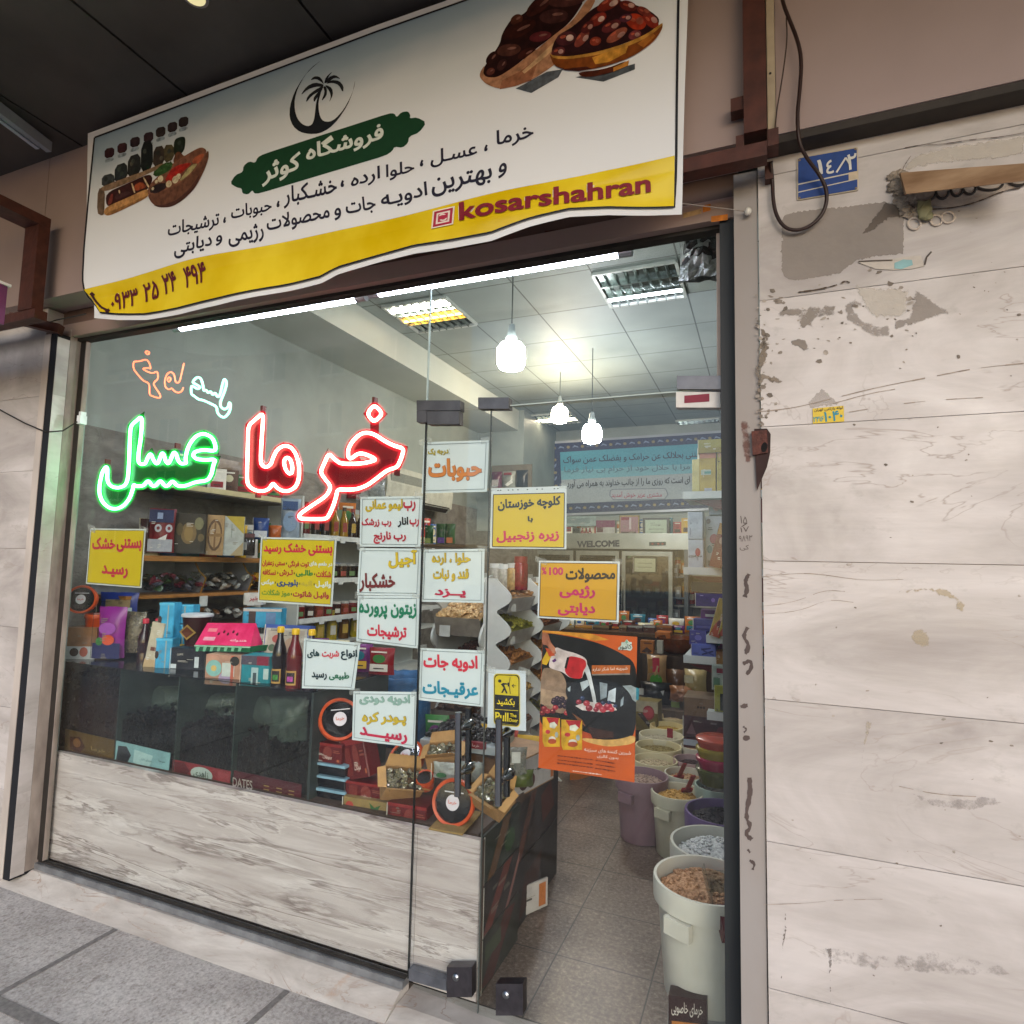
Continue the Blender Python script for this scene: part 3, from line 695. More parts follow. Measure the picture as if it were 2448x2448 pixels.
def banner_mat():
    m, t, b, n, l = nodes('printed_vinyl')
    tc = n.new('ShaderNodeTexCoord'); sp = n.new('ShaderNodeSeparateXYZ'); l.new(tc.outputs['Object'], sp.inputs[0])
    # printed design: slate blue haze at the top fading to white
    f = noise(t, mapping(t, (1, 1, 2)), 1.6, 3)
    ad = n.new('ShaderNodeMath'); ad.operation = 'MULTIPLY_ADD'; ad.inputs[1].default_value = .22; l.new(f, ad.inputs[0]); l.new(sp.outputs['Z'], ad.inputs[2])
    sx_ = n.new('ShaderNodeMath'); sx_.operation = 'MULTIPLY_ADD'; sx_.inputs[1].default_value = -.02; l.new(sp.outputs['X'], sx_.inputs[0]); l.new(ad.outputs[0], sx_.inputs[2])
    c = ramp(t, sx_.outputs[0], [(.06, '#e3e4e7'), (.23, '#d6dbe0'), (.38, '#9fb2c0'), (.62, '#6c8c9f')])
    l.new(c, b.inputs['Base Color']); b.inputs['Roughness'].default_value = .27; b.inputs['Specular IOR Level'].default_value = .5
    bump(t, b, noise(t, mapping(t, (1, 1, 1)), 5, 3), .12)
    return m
M_VINYL = pm('#dedfe2', .3, var=.05, scale=4)
mb = MB(); bgrid(150, (210, 203), (1652, 1627), top_y, lambda x: interp(BOT, x), 0, mb, 0); mb.build('sheet', M_VINYL, banner, 'x')
def ytop_in(px): return top_y(px) + 17
def yband(px): return interp([(193, 689), (330, 652), (466, 620), (640, 583), (900, 526), (1080, 488), (1300, 438), (1450, 402), (1612, 368)], px)
def ybot_in(px): return interp([(a, b - (17 if a > 900 else 14)) for a, b in BOT], px)
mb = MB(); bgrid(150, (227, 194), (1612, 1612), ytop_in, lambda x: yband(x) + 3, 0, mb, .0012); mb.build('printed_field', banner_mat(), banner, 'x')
mb = MB(); bgrid(170, (193, 219), (1612, 1608), yband, ybot_in, 0, mb, .0045)
mb.build('yellow_strip', pm('#dcb90f', .16, var=.1, scale=3, h2='#e6cb30', bmp=.12), banner, 'x')
mb = MB()
def curve_line(mb, f, x0, x1, w, e, n=90):
    for i in range(n):
        a = x0 + (x1 - x0) * i / n; b = x0 + (x1 - x0) * (i + 1) / n
        mb.poly([atb(a, f(a) - w / 2, e), atb(b, f(b) - w / 2, e), atb(b, f(b) + w / 2, e), atb(a, f(a) + w / 2, e)])
curve_line(mb, ytop_in, 227, 1640, 4.5, .0022); curve_line(mb, ybot_in, 219, 1608, 4, .0062)
L0 = [(227, ytop_in(227)), (213, 470), (203, 580), (193, 689), (196, 705), (210, 725), (219, ybot_in(219))]
for p, q in zip(L0, L0[1:]):
    for k in range(6):
        a = (p[0] + (q[0] - p[0]) * k / 6, p[1] + (q[1] - p[1]) * k / 6); b = (p[0] + (q[0] - p[0]) * (k + 1) / 6, p[1] + (q[1] - p[1]) * (k + 1) / 6)
        mb.poly([atb(a[0] - 1.8, a[1], .0025), atb(a[0] + 1.8, a[1], .0025), atb(b[0] + 1.8, b[1], .0025), atb(b[0] - 1.8, b[1], .0025)])
Rr = [(1622, 0), (1620, 120), (1618, 250), (1616, 363), (1613, 420), (1608, ybot_in(1608))]
for p, q in zip(Rr, Rr[1:]):
    for k in range(4):
        a = (p[0] + (q[0] - p[0]) * k / 4, p[1] + (q[1] - p[1]) * k / 4); b = (p[0] + (q[0] - p[0]) * (k + 1) / 4, p[1] + (q[1] - p[1]) * (k + 1) / 4)
        mb.poly([atb(a[0] - 3, a[1], .0025), atb(a[0] + 3, a[1], .0025), atb(b[0] + 3, b[1], .0025), atb(b[0] - 3, b[1], .0025)])
mb.build('black_border', inkm('#14141c'), banner)
# emblem and badge
palm = [KH(*[(860, 85), (760, 160), (680, 260), (610, 380), (572, 500), (568, 600), (600, 680), (660, 730), (740, 748), (830, 745), (920, 700), (1000, 620), (1080, 500), (1130, 380), (1152, 260), (1143, 340), (1105, 430), (1050, 530), (980, 610), (925, 640), (870, 635), (842, 600), (828, 540), (825, 460), (852, 360), (832, 366), (805, 470), (795, 560), (787, 620), (768, 665), (730, 680), (680, 660), (637, 610), (614, 530), (614, 440), (642, 340), (702, 230), (780, 150)])]
leaves = [[(875, 310), (860, 265), (830, 236), (785, 236), (752, 272), (805, 258), (850, 285)], [(870, 305), (790, 290), (720, 325), (663, 408), (730, 352), (800, 328), (870, 328)], [(865, 318), (790, 360), (730, 410), (712, 472), (762, 412), (832, 368), (872, 337)], [(868, 328), (808, 390), (780, 430), (786, 470), (818, 420), (858, 360)], [(868, 328), (882, 380), (848, 462), (898, 410), (902, 350), (887, 322)], [(883, 318), (925, 370), (937, 420), (918, 472), (957, 400), (947, 340), (902, 315)], [(885, 305), (950, 293), (1005, 312), (1045, 384), (1050, 322), (1010, 275), (940, 268)], [(880, 300), (918, 242), (975, 222), (1028, 262), (970, 247), (920, 284)], [(876, 300), (892, 242), (955, 188), (917, 236), (892, 295)]]
picture(banner, 'palm_emblem', [(smooth(palm[0], True, 1), '#10141b')] + [(smooth(KH(*lf), True, 1), '#10141b') for lf in leaves], atb, .0022, .00004)
badge = KH((40, 1185), (90, 1110), (155, 1085), (160, 1030), (210, 990), (265, 1005), (285, 955), (340, 925), (620, 834), (900, 743), (1180, 653), (1450, 565), (1500, 565), (1520, 600), (1560, 555), (1620, 545), (1642, 580), (1635, 610), (1700, 600), (1785, 645), (1720, 735), (1630, 770), (1620, 830), (1570, 870), (1500, 860), (1480, 900), (1420, 940), (1140, 1023), (860, 1107), (580, 1191), (300, 1275), (255, 1275), (240, 1245), (200, 1285), (150, 1275), (145, 1230), (100, 1222))
picture(banner, 'green_badge', [(smooth(badge, True, 1), '#0d3b20')], atb, .0022)
def blet(s, a, b, h, k, hx, bold=.02, e=.0024, **kw): lettering(banner, s, k(*a), k(*b), h * (k(0, 1)[1] - k(0, 0)[1]), atb, hx, bold, eps=e, **kw)
blet('فروشگاه', (718, 925), (1405, 728), 205, KH, '#d7dcd3', .03, .003)
blet('کوثر', (325, 1120), (668, 1000), 205, KH, '#d7dcd3', .03, .003)
DK = '#1c1a2e'
for s, a, b, h, k in (('خرما', (832, 722), (1022, 680), 100, K2), ('،', (770, 765), (788, 760), 36, K2), ('عسـل', (495, 822), (735, 772), 95, K2), ('،', (440, 842), (458, 838), 36, K2), ('حلوا', (265, 890), (412, 862), 86, K2), ('ارده', (85, 938), (235, 893), 86, K2), ('،', (32, 945), (50, 942), 36, K2),
        ('خشـکبار', (1458, 1018), (1730, 958), 112, K1), ('،', (1421, 1050), (1437, 1046), 34, K1), ('حبوبات', (1188, 1102), (1396, 1058), 84, K1), ('،', (1148, 1132), (1162, 1129), 32, K1), ('ترشیجات', (865, 1190), (1128, 1132), 92, K1),
        ('و', (843, 888), (887, 870), 72, K2), ('بهترین', (500, 972), (812, 902), 92, K2), ('ادویـه', (235, 1032), (477, 978), 88, K2), ('جات', (55, 1068), (207, 1040), 84, K2), ('و', (1712, 1100), (1748, 1090), 56, K1), ('محصولات', (1370, 1158), (1690, 1088), 92, K1), ('رژیمی', (1178, 1228), (1352, 1186), 92, K1), ('و', (1116, 1242), (1148, 1234), 52, K1), ('دیابتی', (903, 1292), (1098, 1240), 88, K1)):
    blet(s, a, b, h, k, DK)
blet('kosarshahran', (642, 1092), (1618, 922), 92, K2, '#7d1626', .03, .0085, outline=('#e9dcc8', .03), shear=.0)
for s, a, b, h in (('۰۹۳۳', (528, 1540), (662, 1502), 88), ('۲۵', (696, 1490), (776, 1466), 92), ('۲۴', (808, 1452), (884, 1431), 94), ('۴۹۴', (934, 1424), (1052, 1393), 100)):
    blet(s, a, b, h, K1, '#5b1322', .022, .008, outline=('#e9dcc8', .025))
mb = MB(); stroke(mb, K1((443, 1503), (452, 1528), (478, 1560), (512, 1577)), 5.5, atb, .007); stroke(mb, K1((438, 1506), (455, 1494)), 7, atb, .0072); stroke(mb, K1((500, 1584), (520, 1572)), 7, atb, .0072)
mb.build('phone_icon', inkm('#3c1219'), banner)
ig = K2((512, 1088), (612, 1070), (603, 1148), (503, 1165))
def rq(q, k): return [lerp4(q, u, v) for u, v in ((k, k), (1 - k, k), (1 - k, 1 - k), (k, 1 - k))]
cg = lerp4(ig, .5, .5)
picture(banner, 'camera_icon', [(rq(ig, -.08), '#e9dcc8'), (ig, '#a8283f'), (rq(ig, .14), '#e4d6cc'), (rq(ig, .24), '#b02c46'), (ell(cg[0], cg[1], 11, 9), '#e4d6cc'), (ell(cg[0], cg[1], 7, 5.5), '#b02c46')], atb, .0085, .0005)
# printed picture of spices
P = []
for (cx, cy), h in zip(((380, 640), (565, 570), (750, 485), (945, 415), (1120, 340), (1290, 270), (1450, 195)), ('#3b2226', '#40272a', '#33272a', '#3a2a30', '#362e2c', '#33292a', '#2f2826')):
    P.append((KI((cx - 72, cy - 55), (cx + 68, cy - 85), (cx + 66, cy + 55), (cx - 70, cy + 85)), h))
    P.append((KI((cx - 66, cy + 92), (cx + 60, cy + 64), (cx + 56, cy + 110), (cx - 66, cy + 150)), '#8796a0'))
for q, h in (([(270, 1140), (268, 975), (440, 930), (460, 1090)], '#3f4243'), ([(450, 1090), (458, 830), (630, 770), (645, 1010)], '#2f3435'), ([(636, 1010), (650, 700), (825, 640), (835, 940)], '#2c2d2c'), ([(828, 940), (840, 500), (1000, 440), (1012, 860)], '#1f2322'), ([(1005, 860), (1020, 565), (1170, 530), (1175, 800)], '#3a322c'), ([(1170, 800), (1165, 530), (1310, 520), (1315, 730)], '#524a35'), ([(1310, 680), (1308, 450), (1420, 405), (1482, 420), (1462, 620), (1350, 690)], '#202a1e')):
    P.append((KI(*q), h))
for (x, y) in ((520, 880), (560, 940), (700, 800), (760, 880), (720, 760), (890, 620), (1080, 640), (1130, 720), (1240, 620), (1390, 500), (1420, 560), (330, 1020), (390, 1060)):
    P.append((KI(*ell(x, y, 26, 38, .3, 8)), random.choice(('#4b5049', '#39403a', '#5a5549', '#2b302b'))))
P += [(KI((200, 1510), (215, 1150), (320, 1165), (305, 1520), (270, 1550)), '#6f5a48'), (KI((220, 1150), (560, 1020), (900, 900), (1160, 780), (1175, 835), (960, 935), (640, 1080), (310, 1210)), '#8a7057'),
      (KI((320, 1225), (640, 1085), (965, 938), (1010, 1020), (945, 1175), (640, 1300), (345, 1450)), '#3b1d1a'), (KI((735, 1110), (840, 1055), (935, 1130), (750, 1205)), '#96472a'),
      (KI((350, 1400), (400, 1240), (440, 1230), (420, 1370)), '#7d3a30'), (KI((450, 1260), (640, 1190), (700, 1220), (480, 1330)), '#4a2f2d'),
      (KI((300, 1490), (340, 1420), (640, 1290), (935, 1150), (950, 1235), (920, 1290), (640, 1430), (370, 1555), (310, 1530)), '#bb8a55'), (KI((320, 1520), (640, 1385), (925, 1255), (920, 1290), (640, 1430), (370, 1555)), '#9a6c40'),
      (KI((695, 1085), (715, 1080), (760, 1215), (735, 1225)), '#cdb48c'), (KI((865, 1000), (885, 995), (965, 1140), (940, 1150)), '#cdb48c'), (KI((510, 1180), (530, 1175), (540, 1225), (520, 1230)), '#cdb48c'),
      (KI((1290, 790), (1340, 640), (1400, 620), (1460, 700), (1560, 650), (1570, 690), (1400, 810)), '#6d4531'),
      (KI((930, 1250), (1000, 1222), (1250, 1150), (1500, 985), (1700, 800), (1790, 620), (1815, 620), (1812, 720), (1750, 900), (1620, 1150), (1450, 1320), (1280, 1425), (1100, 1432), (990, 1370)), '#6b4636'),
      (KI((1000, 1390), (1150, 1400), (1350, 1330), (1550, 1150), (1700, 930), (1620, 1150), (1450, 1320), (1280, 1425), (1100, 1432)), '#4c3029'),
      (KI((930, 1250), (950, 1120), (1060, 1000), (1300, 790), (1560, 630), (1700, 558), (1780, 590), (1775, 680), (1640, 880), (1450, 1045), (1240, 1165), (1000, 1245)), '#7d5240'),
      (KI((1560, 790), (1640, 680), (1765, 650), (1680, 800)), '#a9583c'), (KI((1180, 1020), (1310, 840), (1500, 790), (1580, 790), (1430, 930), (1220, 1090)), '#a92a22'),
      (KI((1395, 1030), (1560, 820), (1665, 792), (1565, 925), (1420, 1050)), '#a59b6c'), (KI((1000, 945), (1160, 790), (1310, 775), (1260, 900), (1060, 995)), '#33512b'),
      (KI((955, 1215), (1000, 1120), (1180, 1065), (1225, 1140), (1060, 1235)), '#2f2526')]
for (x, y, r_) in ((1240, 1092, 48), (1335, 1030, 52), (1380, 985, 40), (1120, 1020, 46), (1060, 1060, 26), (1010, 1160, 22)): P.append((KI(*ell(x, y, r_ * .85, r_ * 1.1, .4)), '#cdbf9d'))
for i in range(22): P.append((KI(*ell(1030 + i * 12 + random.uniform(-10, 10), 960 - i * 8 + random.uniform(-40, 40), 18, 11, random.random() * 3, 7)), random.choice(('#2a4524', '#47683a', '#3a5a30'))))
P = [(smooth(a, True, 2) if len(a) > 5 else smooth(a, True, 1), h) for a, h in P]
picture(banner, 'spice_picture', P, atb, .0021, .00003, mk=lambda h: pm(h, .3, var=.4, scale=45))
# printed picture of dates
P = [(KJ((420, 790), (560, 830), (800, 690), (840, 620), (700, 640), (500, 750)), '#55595f'), (KJ((950, 690), (1200, 730), (1480, 620), (1480, 570), (1300, 620)), '#4e5257'),
     (KJ((110, 650), (180, 540), (280, 400), (300, 300), (390, 160), (480, 140), (560, 60), (640, -40), (1060, -40), (920, 190), (760, 320), (560, 470), (420, 590), (270, 700), (150, 700)), '#25100f')]
rnd = random.Random(5)
for (x, y, rx, ry, a, h) in ((640, 40, 160, 60, -.7, '#3a1a16'), (880, 10, 170, 55, -.15, '#4a2a26'), (760, 150, 130, 65, -.1, '#3f2321'), (430, 180, 60, 45, -.6, '#4f2a1e'), (450, 270, 170, 62, -.45, '#341611'), (360, 450, 110, 55, -.15, '#4f2e26'), (640, 330, 100, 45, -.2, '#5b2226'), (210, 520, 70, 40, -.9, '#2e1512'), (520, 480, 90, 40, -.5, '#3b1a14'), (300, 580, 60, 36, -1, '#3d2220'), (200, 640, 40, 30, -.5, '#5a3028')):
    P.append((KJ(*ell(x, y, rx, ry, a)), h)); P.append((KJ(*ell(x + rx * .25, y - ry * .3, rx * .4, ry * .22, a, 9)), '#7a544c'))
P += [(KJ((100, 690), (108, 640), (150, 580), (130, 660), (170, 695), (270, 690), (420, 590), (600, 450), (760, 320), (930, 190), (1060, -10), (1140, -10), (1090, 90), (960, 260), (860, 480), (760, 590), (560, 720), (420, 770), (280, 798), (160, 755)), '#a9795a'),
      (KJ((280, 798), (300, 720), (460, 640), (640, 500), (560, 720), (420, 770)), '#8f5c42'), (KJ((480, 640), (700, 440), (930, 230), (960, 250), (700, 500), (500, 660)), '#c09a72'),
      (KJ((730, 475), (780, 330), (950, 230), (1100, 80), (1280, 0), (1420, 30), (1600, 90), (1720, 190), (1600, 310), (1300, 425), (1000, 515), (800, 515)), '#2a1214')]
for (x, y, rx, ry, a, h) in ((1250, 40, 120, 50, -.5, '#6e2418'), (1150, 180, 90, 48, -.6, '#7d2a20'), (1420, 60, 80, 45, .3, '#5f1f18'), (1490, 200, 95, 70, .4, '#9a3018'), (1620, 190, 90, 50, .8, '#7a2418'), (1270, 240, 95, 45, -.5, '#5b2426'), (1320, 320, 110, 42, -.6, '#8a4a38'), (1010, 350, 95, 42, -.9, '#7c3a30'), (870, 350, 95, 60, -.3, '#4a2226'), (1130, 375, 52, 40, -.3, '#7a3020'), (1480, 320, 60, 40, -.4, '#6e3034'), (1560, 110, 70, 35, .5, '#6a2a22'), (800, 470, 66, 42, -.4, '#5d2a2a'), (1060, 250, 70, 40, -.8, '#552020'), (1400, 170, 60, 36, -.3, '#4c2430')):
    P.append((KJ(*ell(x, y, rx, ry, a)), h)); P.append((KJ(*ell(x + rx * .35, y - ry * .1, rx * .38, ry * .5, a, 8)), rnd.choice(('#b08a80', '#a47a70', '#c4a79c', '#8f4a3a')))); P.append((KJ(*ell(x - rx * .3, y - ry * .25, rx * .3, ry * .25, a, 8)), '#a8503a'))
P += [(KJ((718, 480), (760, 505), (900, 512), (1150, 470), (1400, 395), (1600, 305), (1730, 205), (1722, 275), (1640, 390), (1450, 520), (1200, 605), (980, 642), (860, 632), (762, 592)), '#7a3f17'),
      (KJ((718, 480), (760, 505), (900, 512), (1150, 470), (1400, 395), (1600, 305), (1730, 205), (1720, 240), (1600, 340), (1400, 430), (1150, 500), (900, 535), (760, 530)), '#b8843a'),
      (KJ((1100, 520), (1300, 450), (1420, 420), (1400, 480), (1250, 560), (1130, 580)), '#c68a35'), (KJ((1500, 400), (1640, 300), (1660, 330), (1560, 430)), '#a8662a'), (KJ((760, 590), (860, 620), (1050, 600), (1100, 620), (980, 642), (860, 632)), '#3f1a12'),
      (KJ((975, 648), (1200, 628), (1430, 540), (1422, 592), (1280, 652), (1100, 692), (1000, 688)), '#4a2012'), (KJ((1290, 610), (1428, 545), (1420, 592), (1290, 645)), '#b97a35')]
P = [(smooth(a, True, 2) if len(a) > 6 else a, h) for a, h in P]
picture(banner, 'date_picture', P, atb, .0021, .00003, mk=lambda h: pm(h, .3, var=.4, scale=38))

# ================================================================== NEON
KR = K(560, 940, .22774); KG_ = K(200, 960, .18634); KS = K(280, 820, .15528)
def offset_poly(pts, d):
    """grow a pixel outline outwards"""
    A = sum(p[0] * q[1] - q[0] * p[1] for p, q in zip(pts, pts[1:] + pts[:1])); s = 1 if A > 0 else -1; out = []
    n = len(pts)
    for i in range(n):
        a, b, c = pts[i - 1], pts[i], pts[(i + 1) % n]
        def nrm(p, q):
            L = math.hypot(q[0] - p[0], q[1] - p[1]) or 1; return ((q[1] - p[1]) / L * s, -(q[0] - p[0]) / L * s)
        n1, n2 = nrm(a, b), nrm(b, c); m_ = (n1[0] + n2[0], n1[1] + n2[1]); L = math.hypot(*m_) or 1; k = min(2.0, 2 / max(L * L, .3)) 
        out.append((b[0] + m_[0] * d * k, b[1] + m_[1] * d * k))
    return out
def acrylic(h, name):
    m = bpy.data.materials.new(name); m.use_nodes = True; t = m.node_tree; n = t.nodes; l = t.links; b = n['Principled BSDF']
    b.inputs['Base Color'].default_value = lin(h); b.inputs['Roughness'].default_value = .25
    tr = n.new('ShaderNodeBsdfTransparent'); c = lin(h); tr.inputs[0].default_value = (c[0], c[1], c[2], 1)
    ms = n.new('ShaderNodeMixShader'); ms.inputs[0].default_value = .72; l.new(tr.outputs[0], ms.inputs[1]); l.new(b.outputs[0], ms.inputs[2]); l.new(ms.outputs[0], n['Material Output'].inputs[0])
    return m
def glow_volume(h, s, name):
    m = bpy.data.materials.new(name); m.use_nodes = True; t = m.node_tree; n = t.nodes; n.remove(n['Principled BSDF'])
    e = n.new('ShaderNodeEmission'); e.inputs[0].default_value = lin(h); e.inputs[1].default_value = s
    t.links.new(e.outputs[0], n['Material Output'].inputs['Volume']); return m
def neon(label, outlines, core, tubeh, acr, glow, y=.055, r=.0075, cs=6.0, gs=30, halo=.021, hangers=()):
    p0 = fy(*outlines[0][0][0], y)
    t = thing('neon_sign', label, 'neon sign', p0)
    mc = emit(tubeh, cs); ms = glow_volume(glow, gs, 'halo_volume')
    for i, (pts, closed, filled, hole) in enumerate(outlines):
        sp = smooth(pts, closed)
        if filled:
            mb = MB(); mb.prism([fy(q[0], q[1], y + .012) for q in offset_poly(pts, 7)], (0, .004, 0)); mb.build('letter_face', acr, t)
        mb = MB(); mb.tube([fy(q[0], q[1], y) for q in sp], r, 8, closed); mb.build('neon_tube', mc, t, 'all')
        if halo:
            mb = MB(); mb.tube([fy(q[0], q[1], y) for q in sp], halo, 10, closed); mb.build('glow_halo', ms, t, 'all')  # added emissive volume imitating the glow around the tube, not a solid part
    for q in hangers:
        mb = MB(); p = fy(*q, y + .01); mb.box(p.x - .006, y - .004, p.z - .012, p.x + .006, y + .02, p.z + .012); mb.build('hanger_clip', pm('#5a1c1c', .5), t)
    return t
RED1 = KR((695, 1262), (820, 1175), (960, 1085), (1005, 1015), (1005, 965), (960, 912), (903, 830), (945, 735), (992, 632), (1050, 690), (1110, 737), (1200, 742), (1330, 738), (1420, 722), (1492, 698), (1430, 662), (1350, 632), (1295, 634), (1225, 690), (1195, 672), (1195, 590), (1235, 510), (1320, 428), (1390, 412), (1470, 430), (1600, 515), (1690, 555), (1782, 580), (1755, 680), (1712, 778), (1610, 805), (1500, 890), (1400, 965), (1290, 1008), (1180, 1013), (1085, 1008), (1070, 1080), (1045, 1170), (1000, 1270), (968, 1320), (830, 1322), (692, 1318), (680, 1290))
DOT1 = KR((1470, 118), (1562, 215), (1465, 308), (1393, 215))
RED2 = KR((308, 198), (228, 270), (147, 338), (143, 500), (138, 700), (132, 930), (165, 990), (240, 1028), (320, 1026), (370, 1000), (408, 940), (445, 992), (505, 1027), (575, 1027), (645, 985), (680, 900), (682, 750), (645, 630), (590, 562), (520, 548), (450, 590), (405, 680), (388, 742), (342, 778), (290, 762), (276, 700), (290, 450))
LOOP = KR((545, 672), (588, 688), (612, 770), (605, 840), (572, 845), (535, 795), (520, 715))
M_RA, M_GA = acrylic('#620816', 'red_acrylic'), acrylic('#01501a', 'green_acrylic')
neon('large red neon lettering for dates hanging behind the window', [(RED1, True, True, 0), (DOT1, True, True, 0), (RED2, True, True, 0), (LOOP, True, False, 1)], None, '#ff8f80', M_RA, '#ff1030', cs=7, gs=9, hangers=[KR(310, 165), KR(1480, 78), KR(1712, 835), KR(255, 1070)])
mb = MB(); a = KR(1428, 310); b = KR(1515, 415)
mb.hexa([fy(a[0], a[1], .07), fy(b[0], a[1], .07), fy(b[0], b[1], .07), fy(a[0], b[1], .07)], (0, .003, 0)); mb.build('letter_face', M_RA, bpy.data.objects['neon_sign'])
GRN = KG_((752, 180), (670, 250), (602, 315), (592, 500), (582, 800), (567, 1000), (530, 1080), (440, 1110), (350, 1090), (302, 1020), (305, 870), (290, 828), (240, 900), (205, 1050), (200, 1180), (240, 1290), (330, 1370), (430, 1378), (520, 1332), (590, 1242), (630, 1130), (642, 1062), (672, 1085), (765, 1085), (828, 1005), (880, 1085), (922, 1083), (985, 1005), (1040, 1085), (1082, 1083), (1140, 1010), (1200, 1085), (1300, 1085), (1440, 1030), (1590, 1015), (1642, 930), (1662, 820), (1695, 738), (1560, 750), (1440, 738), (1398, 690), (1430, 640), (1540, 617), (1690, 637), (1692, 560), (1650, 460), (1540, 405), (1440, 440), (1360, 540), (1322, 640), (1305, 740), (1320, 790), (1250, 800), (1213, 760), (1180, 655), (1150, 655), (1112, 760), (1080, 802), (1050, 760), (1022, 662), (1000, 665), (962, 780), (930, 802), (890, 740), (860, 665), (830, 700), (790, 802), (730, 806), (700, 770), (705, 650), (737, 450))
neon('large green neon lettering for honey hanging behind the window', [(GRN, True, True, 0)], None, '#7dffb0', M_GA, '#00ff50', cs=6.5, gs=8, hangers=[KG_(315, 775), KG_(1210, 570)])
O1 = KS((250, 283), (340, 285), (450, 247), (500, 310), (520, 402), (480, 380), (385, 392), (460, 440), (550, 470), (620, 430), (635, 550), (570, 602), (560, 645), (670, 800), (660, 855), (520, 812), (495, 780), (500, 622), (400, 580), (340, 512), (250, 402))
O2 = KS((430, 140), (470, 182), (505, 150), (460, 122))
O3 = KS((1030, 310), (995, 460), (960, 610), (900, 612), (880, 480), (830, 442), (770, 470), (730, 580), (740, 680), (800, 722), (840, 690), (880, 742), (940, 770), (1000, 742), (1020, 685))
O4 = KS((770, 560), (800, 520), (832, 550), (800, 607))
G1 = KS((1140, 790), (1140, 660), (1180, 672), (1240, 712), (1285, 682), (1220, 640), (1160, 612), (1190, 560), (1240, 525), (1290, 545), (1320, 640), (1330, 742), (1370, 720), (1400, 775), (1440, 740), (1470, 805), (1510, 760), (1540, 832), (1580, 820), (1620, 640), (1650, 545), (1692, 612), (1650, 760), (1590, 900), (1590, 980), (1650, 1027), (1710, 990), (1725, 910), (1748, 940), (1735, 1060), (1660, 1150), (1590, 1132), (1540, 1070), (1535, 980), (1430, 930), (1330, 882), (1250, 870), (1180, 812))
neon('small lit orange tubes standing in for the neon reflection above the green neon', [(O1, True, False, 0), (O2, True, False, 0), (O3, False, False, 0), (O4, True, False, 0)], None, '#ff7a55', None, '#ff4020', y=.16, r=.0032, cs=1.6, gs=3.2, halo=.008)  # reflection of the large neon, imitated by two sets of added glowing tubes
neon('small lit turquoise tubes standing in for the neon reflection above the green neon', [(G1, True, False, 0)], None, '#8ff0d0', None, '#20ffb0', y=.16, r=.0055, cs=1.7, gs=2.0, halo=.010)

# ================================================================== PAPER SIGNS ON THE GLASS
KA = K(860, 1050, .20704); KB = K(540, 1380, .2174); KC = K(1240, 1000, .20699); KD = K(180, 1180, .22774); KE = K(600, 1100, .20704); KF = K(860, 1380, .2381); KG = K(1260, 1480, .20704); K6 = K(800, 1050, .41408)
YS = .013
def paper(h): 
    m = pm(h, .45, var=.05, scale=3, bmp=.05); return m
def psign(label, q, paperh, k, texts, panel=None, panelh=None, border=None, y=YS, group='paper signs taped to the window', curl=0):
    c = lerp4(q, .5, 1)
    t = thing('paper_sign', label, 'paper sign', fy(c[0], c[1], y), group)
    at = onplane(y); mb = MB(); nu, nv = 8, 8
    P = []
    for i in range(nu + 1):
        for j in range(nv + 1):
            p = lerp4(q, i / nu, j / nv); P.append(at(p[0], p[1], 0) + Vector((0, .0015 * math.sin(i * 1.3 + c[0]) * (j / nv), 0)))
    mb.add(P, [(i * (nv + 1) + j, i * (nv + 1) + j + 1, (i + 1) * (nv + 1) + j + 1, (i + 1) * (nv + 1) + j) for i in range(nu) for j in range(nv)])
    mb.add([p + Vector((0, .0006, 0)) for p in P], [(i * (nv + 1) + j, (i + 1) * (nv + 1) + j, (i + 1) * (nv + 1) + j + 1, i * (nv + 1) + j + 1) for i in range(nu) for j in range(nv)])
    mb.build('sheet', paper(paperh), t, 'all')
    if panel:
        mb = MB(); mb.poly([at(p[0], p[1], .0020) for p in panel]); mb.build('coloured_panel', paper(panelh), t)
    if border:
        mb = MB(); qq = border[0]; w_ = border[2]
        for a, b in zip(qq, qq[1:] + qq[:1]): stroke(mb, [a, b], w_, at, .0026)
        mb.build('border', inkm(border[1]), t)
    rq = random.Random(int(q[0][0]))
    for u in (.03, .97):
        mb = MB()
        c = lerp4(q, u, 0); dx, dy = rq.uniform(9, 15), rq.uniform(5, 8); sl = rq.uniform(-5, 5)
        mb.add([at(c[0] - dx, c[1] - dy + sl, .003), at(c[0] + dx, c[1] - dy - sl, .003), at(c[0] + dx, c[1] + dy - sl, .003), at(c[0] - dx, c[1] + dy + sl, .003)], [(3, 2, 1, 0)])
        mb.build('tape', film('#d5d8d4', .3), t)
    for x in texts:
        s, h, a, b, hh = x[:5]; ol = x[5] if len(x) > 5 else None; kk = x[6] if len(x) > 6 else k
        lettering(t, s, kk(*a), kk(*b), hh * (kk(0, 1)[1] - kk(0, 0)[1]), at, h, .042, outline=(ol, .014) if ol else None, eps=.0036)
    return t
WP, RE, YE, OL = '#d3dddf', '#b3263c', '#c9ac2a', '#5c5638'
def framed(q, d=6, h='#6f7f86'): return (inset(q, d), h, 1.2)
q = KA((740, 35), (1492, 10), (1470, 605), (715, 625))
psign('white sign with one large orange word and a small yellow note above it', q, WP, KA, [('حبوبات', '#cf7d3c', (795, 362), (1410, 352), 268, '#7a4a22'), ('(درجه یک)', '#b3a23c', (780, 152), (1040, 142), 84, OL)], border=framed(q))
q = KA((8, 665), (728, 658), (700, 1245), (-2, 1240))
